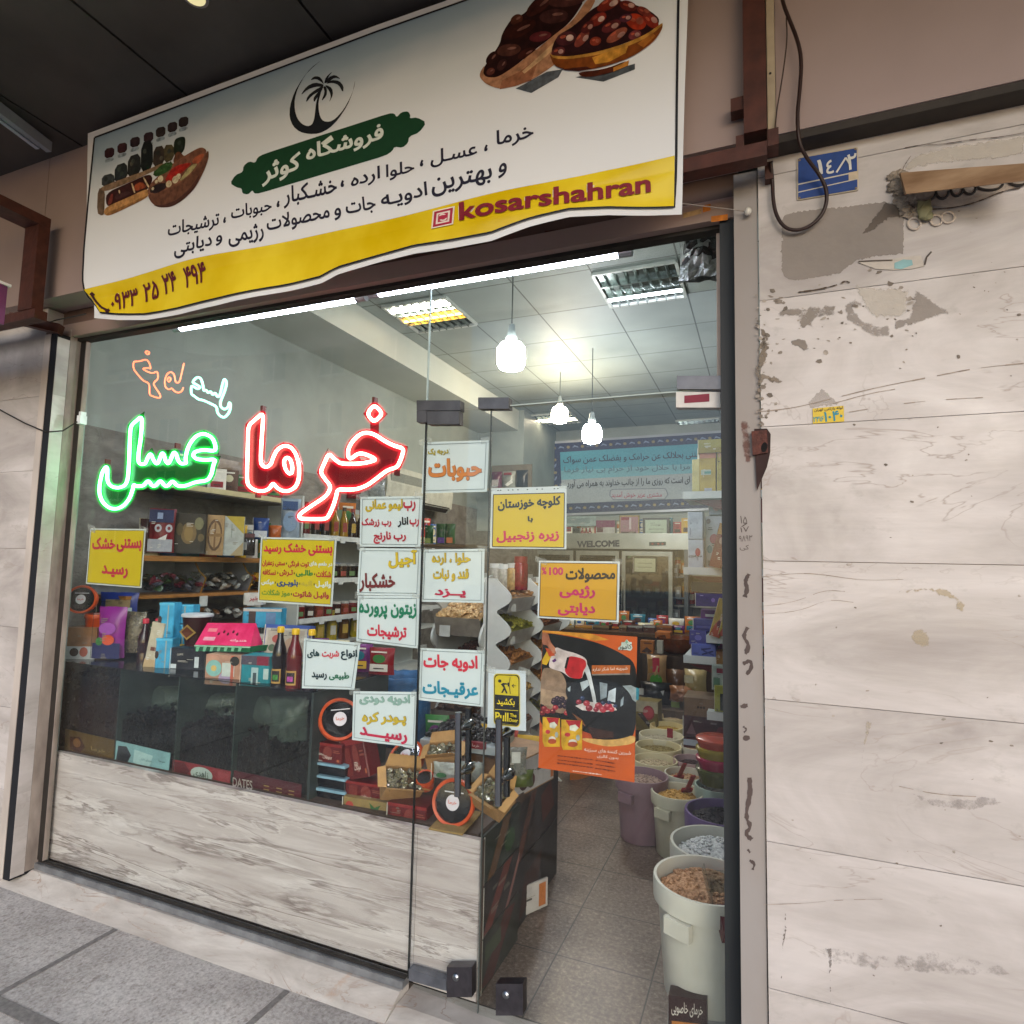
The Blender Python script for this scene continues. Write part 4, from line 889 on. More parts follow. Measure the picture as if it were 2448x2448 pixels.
psign('white sign with short red, yellow and black lines topping the left column', q, WP, KA, [('رب', RE, (508, 775), (650, 772), 128), ('لیمو عمانی', YE, (70, 772), (500, 762), 140, OL), ('رب', RE, (580, 968), (690, 966), 98), ('انار', '#1c2228', (443, 960), (566, 955), 118), ('رب زرشک', RE, (28, 965), (370, 962), 108), ('رب نارنج', RE, (165, 1138), (540, 1132), 142)], border=framed(q))
q = K6((145, 628), (503, 632), (491, 904), (130, 899))
psign('white sign with a yellow word above a dark brown word', q, WP, K6, [('آجیل', '#d1b428', (335, 1390), (668, 1380), 208, OL, KA), ('خشکبار', '#70262a', (145, 828), (353, 826), 112)], border=framed(q))
q = K6((134, 903), (490, 905), (484, 1208), (124, 1166))
psign('white sign with a green line above a red word', q, WP, K6, [('زیتون پرورده', '#1d7a5a', (143, 985), (476, 998), 96), ('ترشیجات', '#c83048', (190, 1110), (418, 1122), 88)], border=framed(q))
q = K6((510, 637), (866, 632), (861, 945), (500, 938))
psign('white sign with two yellow lines above a red word on the narrow door', q, WP, KA, [('حلوا ، ارده', YE, (836, 1385), (1282, 1385), 145, OL), ('قند و نبات', YE, (850, 1570), (1262, 1570), 152, OL), ('یــزد', '#b82048', (578, 888), (760, 892), 52, None, K6)], border=framed(q))
q = K6((495, 1205), (866, 1221), (855, 1545), (485, 1505))
psign('white sign with a red line above a teal word on the narrow door', q, WP, K6, [('ادویه جات', '#cf3348', (515, 1288), (828, 1298), 98), ('عرقیـجات', '#1c86a3', (510, 1440), (832, 1455), 98)], border=framed(q))
q = KB((860, 670), (1478, 722), (1412, 1237), (838, 1220))
psign('white sign about drinks with dark, pink and green words beside the bottles', q, WP, KB, [('انواع', '#17303a', (1270, 850), (1450, 855), 118), ('شربت', '#cf4a58', (1062, 850), (1250, 850), 92), ('های', '#173a40', (900, 840), (1035, 840), 100), ('طبیعی', '#1d6a4c', (1140, 1085), (1362, 1090), 92), ('رسید', '#17303a', (948, 1082), (1116, 1088), 88)], border=framed(q, 6, '#55636b'))
q = K6((108, 1455), (482, 1460), (470, 1782), (100, 1736))
psign('white sign with grey green, yellow and red lines at the bottom of the left column', q, WP, K6, [('ادویه دودی', '#8fb0a5', (145, 1500), (436, 1506), 66, '#56786e'), ('پـودر کره', YE, (160, 1612), (415, 1616), 80, OL), ('رسیــــد', '#c02048', (147, 1690), (422, 1730), 72)], border=framed(q))
YP, YPN = '#cfcfc4', '#d3b31f'
q = K6((905, 284), (1339, 270), (1338, 635), (896, 630)); pn = K6((918, 320), (1328, 310), (1325, 625), (912, 620))
tt = psign('yellow sign with black lines and a pink line at the top of the wide door', q, '#d3d9db', K6, [('کلوچه خوزستان', '#14181e', (944, 385), (1307, 362), 74), ('با', '#14181e', (1116, 464), (1147, 462), 38), ('زیره زنجبیل', '#c41a52', (936, 566), (1298, 556), 70)], pn, YPN, (pn, '#22221a', 2))
mb = MB(); at = onplane(YS)
for x in (945, 960, 1005, 1030, 1060, 1115, 1170, 1200, 1270, 1290): mb.poly([at(*K6(a, b), .0028) for a, b in ell(x, 297 - (x - 905) * .03, 5, 3, 0, 8)])
mb.build('binder_holes', inkm('#30353a'), tt)
q = K6((1180, 701), (1646, 706), (1640, 1058), (1171, 1031)); pn = K6((1192, 713), (1633, 719), (1627, 1045), (1183, 1020))
psign('amber yellow sign with a percentage and pink lines above the orange poster', q, '#d6dbde', K6, [('محصولات', '#17151a', (1335, 786), (1622, 784), 88), ('100', '#c22a5e', (1240, 762), (1322, 762), 46), ('%', '#c22a5e', (1197, 760), (1226, 760), 44), ('رژیمی', '#c22a5e', (1300, 880), (1506, 884), 76), ('دیابتی', '#c22a5e', (1290, 980), (1506, 984), 76)], pn, '#cf9a1c', (pn, '#3a3020', 1.6))
q = KD((158, 365), (741, 371), (696, 991), (108, 946)); pn = KD((172, 383), (727, 389), (684, 974), (130, 931))
psign('yellow sign with two red lines low at the left end of the window', q, '#c6cac6', KD, [('بستنی', RE, (440, 545), (702, 545), 140), ('خشک', RE, (185, 522), (428, 520), 130), ('رسیـد', RE, (283, 812), (558, 830), 132)], pn, '#c4ac10', (pn, '#6f6a30', 1.2))
q = KE((115, 888), (990, 906), (940, 1692), (75, 1636)); pn = KE((140, 911), (968, 929), (920, 1666), (100, 1611))
G_, W_, B_ = '#1c7a32', '#cfd8d0', '#173f78'
psign('yellow sign with five lines of small coloured words in the middle of the window', q, '#c9cfcd', KE, [('بستنی', '#c01f3c', (668, 1045), (946, 1050), 125, '#d9d9d0'), ('خشک', '#c01f3c', (385, 1012), (642, 1014), 112, '#d9d9d0'), ('رسید', '#c01f3c', (152, 1035), (357, 1040), 102, '#d9d9d0'),
      ('در طعم های', W_, (680, 1200), (946, 1212), 74, '#6f7a70'), ('توت فرنگی', '#a8242c', (434, 1200), (676, 1204), 84), ('،', '#26221a', (412, 1192), (424, 1193), 26), ('سنتی زعفران', '#a8242c', (135, 1190), (400, 1196), 78),
      ('شکلات', '#a83028', (758, 1312), (932, 1318), 78), ('،', '#26221a', (735, 1315), (747, 1316), 28), ('طالـبی', G_, (524, 1306), (722, 1312), 84), ('،', '#26221a', (500, 1305), (512, 1306), 28), ('تـرش', '#a83028', (334, 1302), (492, 1306), 82), ('،', '#26221a', (312, 1300), (322, 1301), 28), ('نسکافه', '#a83028', (140, 1290), (294, 1296), 66),
      ('وانیـل', W_, (748, 1432), (932, 1442), 84, '#6f7a70'), ('،', '#26221a', (730, 1432), (742, 1433), 28), ('آنبه', '#b7a63a', (584, 1426), (720, 1430), 76, '#6a6420'), ('،', '#26221a', (565, 1424), (576, 1425), 28), ('بلوبـری', B_, (304, 1418), (552, 1424), 88), ('،', '#26221a', (284, 1412), (295, 1413), 28), ('میکس', W_, (128, 1408), (272, 1412), 72, '#6f7a70'),
      ('وانیـل شاتوت', '#a02432', (490, 1550), (906, 1566), 88), ('،', '#26221a', (468, 1545), (480, 1546), 28), ('موز شکلات', '#6f8f2a', (130, 1530), (456, 1545), 84)], pn, '#c9b318', (pn, '#6f6a30', 1.2))
# pull the door
q = KF((1293, 923), (1668, 940), (1669, 1546), (1283, 1506))
t = psign('white sign with a yellow and black pull the door pictogram', q, '#cbd3da', KF, [])
def rrect(q, r=.14, k=3):
    out = []
    for (cu, cv, a0) in ((r, r * .6, 180), (1 - r, r * .6, 270), (1 - r, 1 - r * .6, 0), (r, 1 - r * .6, 90)):
        for i in range(k + 1):
            a = R(a0 + 90 * i / k); out.append(lerp4(q, cu + math.cos(a) * r, cv + math.sin(a) * r * .6))
    return out
rq_ = KF((1348, 965), (1612, 972), (1612, 1505), (1346, 1480))
fig = [(rrect(rq_), '#d0b91e'), (rrect(KF((1354, 973), (1605, 980), (1605, 1497), (1352, 1472))), '#17171a'), (rrect(KF((1362, 982), (1597, 989), (1597, 1488), (1360, 1464))), '#d0b91e'),
       (KF((1362, 1175), (1597, 1192), (1597, 1478), (1575, 1483), (1380, 1463), (1360, 1440)), '#17171a'), (KF(*ell(1410, 1040, 17, 17)), '#17171a'),
       (KF((1420, 1072), (1445, 1058), (1500, 1066), (1500, 1076), (1455, 1078), (1468, 1112), (1490, 1165), (1472, 1165), (1458, 1128), (1440, 1160), (1425, 1158), (1448, 1108)), '#17171a'),
       (KF((1512, 1000), (1517, 1000), (1508, 1080), (1520, 1168), (1513, 1168), (1502, 1080)), '#17171a'), (KF((1490, 1055), (1504, 1055), (1504, 1095), (1490, 1095)), '#17171a'),
       (KF((1530, 1086), (1550, 1068), (1554, 1073), (1544, 1083), (1574, 1085), (1574, 1091), (1544, 1090), (1556, 1104), (1550, 1109)), '#17171a'), (KF((1364, 1320), (1596, 1334), (1596, 1340), (1364, 1326)), '#d0b91e')]
picture(t, 'pictogram', fig, at, .0022, .0003)
for s, a, b, h in (('بکشید', (1383, 1245), (1563, 1256), 84), ('Pull', (1368, 1392), (1500, 1402), 88), ('The', (1514, 1380), (1580, 1386), 36), ('Door', (1510, 1428), (1594, 1436), 36)):
    lettering(t, s, KF(*a), KF(*b), h * .2381, at, '#d8c22a', .02, eps=.0062)

# orange poster with a bowl
q = KG((178, 130), (1272, 205), (1240, 1885), (130, 1715))
t = thing('poster', 'orange and black poster with a glossy bowl of cream and berries on the wide door', 'poster', fy(*KG(700, 1800), YS))
mb = MB(); mb.hexa([fy(p[0], p[1], YS) for p in q], (0, .0006, 0)); mb.build('sheet', pm('#c4561c', .35, var=.12, scale=6), t)
P = [(KG((178, 150), (500, 200), (800, 265), (1050, 370), (1265, 508), (1262, 900), (1252, 1350), (1100, 1395), (900, 1400), (640, 1380), (400, 1300), (140, 1240), (160, 900), (170, 560), (176, 300)), '#141315'),
     (KG((165, 570), (260, 560), (400, 610), (460, 740), (440, 860), (520, 1000), (430, 1110), (150, 1010)), '#8f7560'), (KG((160, 800), (440, 860), (480, 960), (300, 1010), (152, 980)), '#a58a70'),
     (KG((178, 130), (740, 168), (950, 240), (780, 250), (500, 190), (178, 152)), '#cf8a2c'), (KG((640, 1370), (900, 1395), (1252, 1330), (1250, 1440), (950, 1478), (760, 1440), (640, 1400)), '#cda15c'),
     (KG((145, 1240), (640, 1260), (800, 1260), (800, 1385), (640, 1372)), '#a8421c')]
for (x, y, h) in [(random.Random(i).uniform(290, 480), random.Random(i + 50).uniform(910, 1010), '#2a2130') for i in range(16)] + [(200, 1030, '#8e2430'), (240, 1060, '#a03038'), (330, 1020, '#9a2a36'), (460, 1080, '#b0343c'), (180, 1080, '#7c2028'), (300, 1060, '#5a1a24')]:
    P.append((KG(*ell(x, y, 34, 30)), h)); P.append((KG(*ell(x - 8, y - 8, 12, 9)), '#6f5660' if h == '#2a2130' else '#cf7a70'))
P += [(KG((1080, 770), (1200, 762), (1275, 800), (1262, 960), (1180, 900)), '#9aa4a6'), (KG((1262, 790), (1295, 800), (1290, 935), (1258, 930)), '#2a7f92'),
      (KG(*ell(840, 1010, 400, 330)), '#191a1e'), (KG(*ell(810, 870, 365, 185, .12)), '#202329'), (KG((470, 960), (640, 1060), (900, 1085), (1130, 1010), (1250, 1000), (1250, 1330), (1050, 1390), (800, 1390), (660, 1250), (540, 1100)), '#141417'),
      (KG((520, 1080), (640, 1160), (680, 1240), (600, 1180)), '#7a4a2a'), (KG((700, 1240), (1000, 1300), (1000, 1370), (760, 1380)), '#3a211a'),
      (KG((470, 800), (505, 770), (500, 835), (478, 830)), '#a8b2b8'), (KG((615, 730), (700, 700), (720, 760), (640, 830)), '#b9c2c8'), (KG((840, 725), (930, 745), (920, 900), (850, 930)), '#8d989f'), (KG((945, 830), (1030, 790), (1020, 960), (930, 940)), '#c2cbd2'), (KG((1085, 930), (1120, 890), (1110, 990), (1080, 1010)), '#9aa6ae'),
      (KG((560, 1000), (700, 950), (1000, 980), (1040, 1050), (860, 1075), (640, 1050)), '#cfc4c0')]
for x, y, r_, h in ((600, 955, 34, '#8c2c3a'), (640, 910, 28, '#2f3a58'), (690, 970, 40, '#a5343f'), (720, 1025, 42, '#8e2634'), (830, 1000, 46, '#a03440'), (880, 1040, 44, '#b23c48'), (940, 1010, 52, '#96283a'), (800, 1040, 34, '#7f2030'), (880, 965, 28, '#2e3652'), (950, 960, 26, '#2b3350'), (1020, 1000, 24, '#39415c'), (980, 1040, 34, '#a8343e')):
    P.append((KG(*ell(x, y, r_, r_ * .85)), h)); P.append((KG(*ell(x - r_ * .25, y - r_ * .3, r_ * .35, r_ * .25)), '#c8707a' if h[1] in '789ab' else '#66708e'))
P += [(KG((690, 500), (730, 590), (770, 780), (810, 960), (770, 980), (740, 820), (690, 640), (650, 560)), '#c9ccce'),
      (KG((240, 550), (320, 310), (430, 360), (560, 390), (690, 450), (700, 540), (650, 640), (640, 685), (500, 680), (420, 610), (330, 585)), '#c9b9b6'), (KG((430, 600), (470, 420), (600, 440), (680, 470), (690, 540), (650, 600), (640, 690), (500, 678)), '#b8242a'), (KG((435, 560), (465, 440), (495, 435), (460, 575)), '#1d1418'),
      (KG((180, 470), (230, 370), (290, 420), (230, 530), (178, 515)), '#c49a22'), (KG((215, 330), (300, 350), (330, 420), (260, 430)), '#b84a28'), (KG((290, 480), (330, 450), (345, 480), (310, 500)), '#5a2a6a'),
      (KG((178, 150), (250, 162), (270, 250), (320, 330), (345, 400), (320, 400), (260, 350), (240, 300), (176, 292)), '#9c6048'), (KG((250, 240), (330, 330), (330, 390), (300, 392), (252, 300)), '#b5755a'),
      (KG((752, 532), (1195, 530), (1190, 625), (750, 635)), '#b8612a'), (KG((750, 632), (1190, 622), (1192, 640), (760, 648)), '#8a8078')]
for x0, y0, x1, y1 in ((185, 1125, 385, 1470), (400, 1155, 640, 1505)):
    w_ = x1 - x0; h_ = y1 - y0
    P += [(KG((x0, y0), (x1, y0 + 15), (x1, y1), (x0 + 20, y1), (x0, y1 - 60)), '#c99a22'), (KG((x0 + w_ * .2, y0 + 8), (x1 - 10, y0 + 14), (x1 - 30, y0 + h_ * .3), (x0 + w_ * .4, y0 + h_ * .25)), '#a8242c'), (KG(*ell(x0 + w_ * .6, y0 + h_ * .28, w_ * .24, h_ * .12, 0, 5)), '#cfcfc0'), (KG(*ell(x0 + w_ * .3, y0 + h_ * .5, w_ * .14, h_ * .07)), '#b8323a'), (KG(*ell(x0 + w_ * .55, y0 + h_ * .75, w_ * .2, h_ * .1)), '#c9c0b8'), (KG(*ell(x0 + w_ * .55, y0 + h_ * .82, w_ * .25, h_ * .09)), '#a84a28'), (KG(*ell(x0 + w_ * .8, y0 + h_ * .6, w_ * .1, h_ * .1)), '#9aa09c')]
star = [(1155, 225), (1180, 265), (1215, 260), (1210, 300), (1222, 330), (1200, 368), (1150, 352), (1060, 358), (1052, 330), (1095, 300), (1090, 262), (1130, 268)]
P.append((KG(*star), '#c6cfc6')); P.append((KG((1155, 232), (1172, 265), (1155, 285), (1138, 265)), '#7aa890'))
P = [(smooth(a, True, 2) if 6 < len(a) < 16 else a, h) for a, h in P]
picture(t, 'printed_picture', P, at, .0005, .00004, mk=lambda h: pm(h, .4, var=.3, scale=30))
for s, a, b, h, c in (('کامور', (1065, 325), (1212, 318), 70, '#1b1b22'), ('شیرینه اما شکر نداره!', (765, 582), (1165, 566), 44, '#dccabb'), ('شیرین کننده های سبزینه', (665, 1500), (1205, 1545), 54, '#d8bcae'), ('بدون کالری', (815, 1575), (1060, 1600), 42, '#d8bcae')):
    lettering(t, s, KG(*a), KG(*b), h * .20704, at, c, .01, eps=.0072)
mb = MB(); rq2 = random.Random(9)
def fineprint(mb, a, b, w_, at, e):
    """print too small to read: a row of broken dashes"""
    u = 0
    while u < 1:
        v = min(1, u + rq2.uniform(.03, .09)); stroke(mb, [(a[0] + (b[0] - a[0]) * u, a[1] + (b[1] - a[1]) * u), (a[0] + (b[0] - a[0]) * v, a[1] + (b[1] - a[1]) * v)], w_ * rq2.uniform(.6, 1.1), at, e); u = v + rq2.uniform(.01, .03)
for a, b in (((360, 1570), (770, 1618)), ((360, 1618), (770, 1668)), ((355, 1655), (770, 1708)), ((800, 1622), (1022, 1660)), ((800, 1672), (1022, 1705)), ((795, 1715), (1022, 1750))): fineprint(mb, KG(*a), KG(*b), 2.6, at, .0074)
mb.build('fine_print', inkm('#57241a'), t)
mb = MB(); fineprint(mb, KG(535, 1745), KG(865, 1788), 2.4, at, .0074); mb.build('fine_print', inkm('#d8bcae'), t)

# ================================================================== LAMPS IN THE SHOP
def pendant(label, px, py, y, hh, col, s, r=.062):
    c = fy(px, py, y)
    t = thing('pendant_bulb', label, 'lamp', c, 'bare bulbs hanging in the shop')
    mb = MB(); mb.lathe([(r * .25, r * 1.02), (r * .72, r * .95), (r * .97, r * .6), (r, 0), (r * .98, -r * .5), (r * .82, -r * .82), (r * .4, -r * .97), (.001, -r)], c, 24); mb.build('bulb_glass', emit(col, s), t, 'all')
    mb = MB(); mb.lathe([(r * .3, r * 1.03), (r * .42, r * 1.35), (r * .28, r * 1.8), (r * .22, r * 2.3), (.004, r * 2.4)], c, 16); mb.build('socket', pm('#6f7571', .5), t, 'x')
    mb = MB(); mb.tube([c + Vector((0, 0, r * 2.35)), Vector((c.x, c.y, CEIL))], .004, 6); mb.build('cord', pm('#4d524f', .6), t)
pendant('large glowing bulb hanging near the door', 1222, 853, 1.1, 0, '#f8fdff', 88, .080)
pendant('warm glowing bulb hanging far back near the ceiling beam', 1338, 993, 4.2, 0, '#ffe6c4', 84, .090)
pendant('white glowing bulb hanging low in front of the blue wall banner', 1415, 1038, 3.6, 0, '#fcfcff', 96, .092)
for lb, a, b in (('fluorescent tube over the left half of the window', (433, 777), (852, 707)), ('fluorescent tube over the glass door leaves', (907, 694), (1478, 599))):
    A, B = fy(a[0], a[1] + 6, .085), fy(b[0], b[1] + 6, .085); t = thing('tube_lamp', 'lit white ' + lb, 'lamp', A, 'fluorescent tubes under the header')
    mb = MB(); mb.tube([A, B], .017, 10); mb.build('tube', emit('#e4e9ff', 30), t, 'all')
    mb = MB(); d = (B - A).normalized(); mb.tube([B, B + d * .05], .019, 10); mb.tube([A, A - d * .05], .019, 10); mb.build('end_cap', pm('#9aa0a6', .4), t)
    mb = MB(); mb.bar(A + Vector((0, .03, .03)), B + Vector((0, .03, .03)), .02, .04); mb.build('batten', pm('#8f959c', .4), t)
def troffer(label, px, py, lit, n=8):
    c = fz(px, py, CEIL); t = thing('ceiling_light', label, 'lamp', c, 'louvred ceiling lights')
    w_ = .29; mb = MB()
    for a, b in (((-w_, -w_), (w_, -w_)), ((w_, -w_), (w_, w_)), ((w_, w_), (-w_, w_)), ((-w_, w_), (-w_, -w_))):
        mb.bar(c + Vector((*a, -.012)), c + Vector((*b, -.012)), .022, .02)
    mb.build('frame', pm('#b9beb8', .4), t)
    mb = MB(); mb.box(c.x - w_, c.y - w_, c.z - .0025, c.x + w_, c.y + w_, c.z - .001); mb.build('reflector', pm('#56605c', .25, .9, var=.1), t)
    mb = MB()
    for i in range(1, n):
        x = c.x - w_ + 2 * w_ * i / n
        mb.add([(x - .012, c.y - w_, c.z - .003), (x + .012, c.y - w_, c.z - .003), (x, c.y - w_, c.z - .03), (x - .012, c.y + w_, c.z - .003), (x + .012, c.y + w_, c.z - .003), (x, c.y + w_, c.z - .03)], [(0, 1, 2), (5, 4, 3), (0, 2, 5, 3), (1, 4, 5, 2)])
    for k in (-.33, .33): mb.box(c.x - w_, c.y + w_ * k - .004, c.z - .03, c.x + w_, c.y + w_ * k + .004, c.z - .004)
    mb.build('louvre', pm('#a9b2ae', .2, .9, var=.1), t)
    for v, col, s in lit:
        mb = MB(); mb.tube([c + Vector((-w_ * .95, w_ * v, -.016)), c + Vector((w_ * .95, w_ * v, -.016))], .011, 8); mb.build('tube', emit(col, s), t, 'all')
    return t
troffer('louvred ceiling light nearest the door with one white tube lit', 1532, 680, [(.55, '#f4f2ff', 40)])
troffer('louvred ceiling light with amber and white tubes behind the glass joint', 1030, 752, [(-.6, '#fff4e0', 30), (.1, '#ffb040', 14)])
troffer('small far louvred ceiling light glowing behind the warm bulb', 1330, 1000, [(0, '#ffe8c8', 34)])
troffer('far louvred ceiling light with an orange tube above the wall banner', 1672, 1012, [(0, '#ff9a30', 16)])

# ================================================================== COUNTER AND DATE CASE
def pp(px, py, P0, n):
    d = ray(px, py); return CAM + d * ((P0 - CAM).dot(n) / d.dot(n))
def spot(x0, y0, x1, y1, y, ang=0):
    """pixel rectangle laid on an upright plane through its middle at depth y, turned ang degrees towards the aisle"""
    P0 = fy((x0 + x1) / 2, (y0 + y1) / 2, y); n = Vector((math.sin(R(ang)), -math.cos(R(ang)), 0))
    bl, br, tl = pp(x0, y1, P0, n), pp(x1, y1, P0, n), pp((x0 + x1) / 2, y0, P0, n)
    base = pp((x0 + x1) / 2, y1, P0, n)
    return base, (br - bl).length, tl.z - base.z, n
def frontmat(base, ang): return Matrix.Translation(base) @ rz(R(ang))
def prints(parent, M, w_, h_, items, d0=0):
    """flat printing on the front (local -y) of a pack; items in 0..1 of width/height from the lower left"""
    if not items: return
    polys = []; items = list(items)
    if h_ > .05 and w_ > .04:      # print too small to read: short dashes
        rq = random.Random(int(w_ * 9999) + int(h_ * 7777)); ink = rq.choice(('#d2cec4', '#2a2622', '#b9b2a4', '#7d766a'))
        for k in range(rq.randrange(2, 5)):
            u = rq.uniform(.08, .6); v = rq.uniform(.06, .9); L = rq.uniform(.1, .3)
            for q in range(rq.randrange(1, 4)):
                items.append(('r', u, v - q * .035, min(.95, u + L * rq.uniform(.5, 1)), v - q * .035 + .014, ink))
        items.append(('r', .0, .0, .018, 1, '#3a3632' if rq.random() < .5 else '#c4beb2'))
    def at(u, v, e): return M @ Vector(((u - .5) * w_, d0 - e, v * h_))
    for it in items:
        if it[0] == 'r': polys.append(([(it[1], it[2]), (it[3], it[2]), (it[3], it[4]), (it[1], it[4])], it[5]))
        elif it[0] == 'e': polys.append((ell(it[1], it[2], it[3], it[4], 0, 14), it[5]))
        elif it[0] == 'p': polys.append((it[1], it[2]))
    if polys: picture(parent, 'printed_front', polys, at, .0012, .0003)
    for it in items:
        if it[0] == 't':
            lettering(parent, it[1], (it[2], it[3]), (it[4], it[3]), -it[5], at, it[6], .02, eps=.0012 + .0003 * len(polys) + .0006)
def pack(label, cat, rect, y, ang, depth, h, items=(), name='box', group=None, rough=.4, tilt=0, roll=0, bev=.004, mat=None):
    base, w_, h_, n = spot(*rect, y, ang)
    if isinstance(label, str): t = thing(name, label, cat, base, group)
    M = TR(base, R(ang), R(tilt), R(roll))
    mb = MB(); b = min(bev, w_ * .1, depth * .2)
    x0, x1 = -w_ / 2, w_ / 2
    P = [(x0, b), (x0 + b, 0), (x1 - b, 0), (x1, b), (x1, depth - b), (x1 - b, depth), (x0 + b, depth), (x0, depth - b)]
    mb.prism([M @ Vector((p[0], p[1], 0)) for p in P], (M.to_3x3() @ Vector((0, 0, h_))))
    mb.build('carton', mat or pm(h, rough, var=.25, scale=14), t)
    prints(t, M, w_, h_, items); return t
def pouch(label, cat, rect, y, ang, depth, h, items=(), name='bag', group=None, rough=.3, mat=None, crump=.06):
    base, w_, h_, n = spot(*rect, y, ang); t = thing(name, label, cat, base, group); M = TR(base, R(ang))
    mb = MB(); mb.bag(w_, h_, depth, M, crump=crump); mb.build('pouch', mat or pm(h, rough, var=.25, scale=9, bmp=.1), t, 'all')
    prints(t, M, w_, h_, items, -depth / 2 - .002); return t

cy0 = .03
t = thing('counter', 'long streaked marble counter front standing behind the window glass', 'counter', (-2, .05, 0))
zc = .56
xe = fy(1146, 2100, .035).x
mb = MB()
for a, b in ((-3.225, jx[1] - .0), (jx[1] + .002, xe)): mb.box(a, .032, .062 if b < -1.1 else .03, b, .055, zc)
mb.build('marble_front', M_PARA, t)
mb = MB(); mb.box(-3.63, .0555, .04, xe - .002, .078, zc - .012); mb.box(-3.63, .078, zc - .04, xe - .03, 1.0, zc - .002); mb.box(-3.62, .9, .01, -1.62, .95, zc - .045); mb.build('carcass', pm('#4a3a30', .6), t)
ZT = .985
t = thing('display_case', 'dark glass display case of four date bins on the counter', 'display case', (-2.5, .08, zc))
cx1 = fy(741, 1800, .075).x
mb = MB(); mb.quad((-3.60, .074, zc), (cx1, .074, zc), (cx1, .074, ZT - .004), (-3.60, .074, ZT - .004)); mb.build('front_glass', glassy('#e2e8e4', .9, .03, name='dusty_case_glass'), t)
mb = MB(); mb.box(-3.60, .07, ZT - .003, cx1 + .004, .62, ZT); mb.build('top_shelf', pm('#1d2022', .15, var=.2), t)
dv = [fy(278, 1760, .08).x, fy(419, 1780, .08).x, fy(556, 1800, .08).x]
mb = MB()
for x in dv: mb.box(x - .003, .079, zc, x + .003, .6, ZT - .004)
mb.build('divider', pm('#3c4643', .2), t)
mb = MB(); mb.box(-3.60, .6, zc, cx1, .61, ZT - .004); mb.build('back_panel', pm('#2b2724', .6), t)
mb = MB(); mb.box(cx1, .068, zc, cx1 + .012, .61, ZT - .004); mb.build('end_frame', pm('#3a4240', .3, .3), t)
xs = [-3.59] + dv + [cx1 - .004]
for i, (hx, hv, top) in enumerate((('#38180f', '#26110b', .86), ('#0d0a0c', '#080607', .765), ('#0d0a0c', '#140d0f', .775), ('#1a100d', '#110b09', .755))):
    mb = MB(); a, b = xs[i] + .006, xs[i + 1] - .006
    mb.add([(a, .102, zc + .001), (b, .102, zc + .001), (b, .102, top - .03), (a, .102, top - .03), (a, .58, zc + .001), (b, .58, zc + .001), (b, .58, top + .03), (a, .58, top + .03)], [(0, 1, 2, 3), (3, 2, 6, 7)])
    rr = random.Random(i)
    for k in range(340):
        u = rr.random()
        if u < .62: c = (rr.uniform(a + .01, b - .01), rr.uniform(.102, .110), rr.uniform(zc + .01, top - .01))
        else: yy = rr.uniform(.105, .5); c = (rr.uniform(a + .01, b - .01), yy, top - .02 + (yy - .09) * .1 + rr.uniform(-.006, .03))
        mb.blob(c, .016, .0085, .009, M=Matrix.Rotation(rr.uniform(0, 3), 4, 'Y') @ Matrix.Rotation(rr.uniform(-.5, .5), 4, 'Z'), jit=.12)
    o = mb.build('dates', pm(hx, .55, var=.5, scale=50, h2=hv, spec=.25), t, 'all'); o['kind'] = 'stuff'
# printed boxes at the foot of the bins
K7 = K(100, 1200, .41408)
atc = onplane(.0795)
def foot(label, q, h, items, nm='box'):
    t = thing(nm, label, 'box', fy(*lerp4(q, .5, 1), .0795)); mb = MB(); mb.hexa([fy(*p, .0795) for p in q], (0, .004, 0)); mb.build('carton', pm(h, .35, var=.2, scale=10), t)
    P = [([lerp4(q, u, v) for u, v in pts], hh) for pts, hh in items if not isinstance(pts, str)]
    picture(t, 'printed_front', P, atc, .0006, .0002)
    for pts, hh in items:
        if isinstance(pts, str):
            s, u0, u1, v, hp = hh[:5]; lettering(t, s, lerp4(q, u0, v), lerp4(q, u1, v), hp, atc, hh[5], .01, eps=.003)
    return t
foot('pale blue printed date box at the foot of the second bin', K7((430, 1378), (741, 1450), (727, 1577), (414, 1502)), '#9cc4cc', [([(.05, .2), (.2, .15), (.3, .5), (.25, .9), (.04, .85)], '#3a3a44'), ([(.1, .4), (.28, .55), (.22, .95), (.06, .9)], '#24242c'), ([(.35, .2), (.7, .3), (.65, .9), (.35, .8)], '#c6e0e4'), ('t', ('خرما', .82, .94, .45, 7, '#2d4a54')), ('t', ('خرمای تازه', .5, .7, .55, 6, '#6f9098'))])
foot('red printed date box with a white oval at the foot of the third bin', K7((757, 1487), (1093, 1556), (1090, 1652), (752, 1578)), '#a03038', [([(.03, .1), (.2, .05), (.3, .5), (.2, .95), (.05, .9)], '#6a1c22'), (ell(.5, .55, .19, .45), '#c8d0cc'), ('t', ('زاهدی', .37, .62, .55, 20, '#23402f')), ([(.78, .15), (.98, .2), (.98, .85), (.78, .8)], '#b0464c')])
foot('dark red printed date box with white capitals at the foot of the fourth bin', K7((1108, 1550), (1498, 1632), (1495, 1742), (1102, 1672)), '#5e1a26', [('t', ('DATES', .0, .29, .52, 22, '#c4b4ac'))] + [([(u, v), (u + .08, v), (u + .08, v + .05), (u, v + .05)], '#b79a5a') for u in (.45, .64, .82) for v in (.4, .58, .78)])
foot('ochre printed date box at the foot of the first bin', K7((135, 1310), (418, 1375), (410, 1502), (130, 1440)), '#6a4c20', [([(.1, .3), (.3, .2), (.42, .6), (.3, .95), (.12, .8)], '#4a2016'), (ell(.25, .5, .08, .2), '#8a5a30'), ('t', ('خرما', .55, .85, .6, 12, '#a58a58'))])
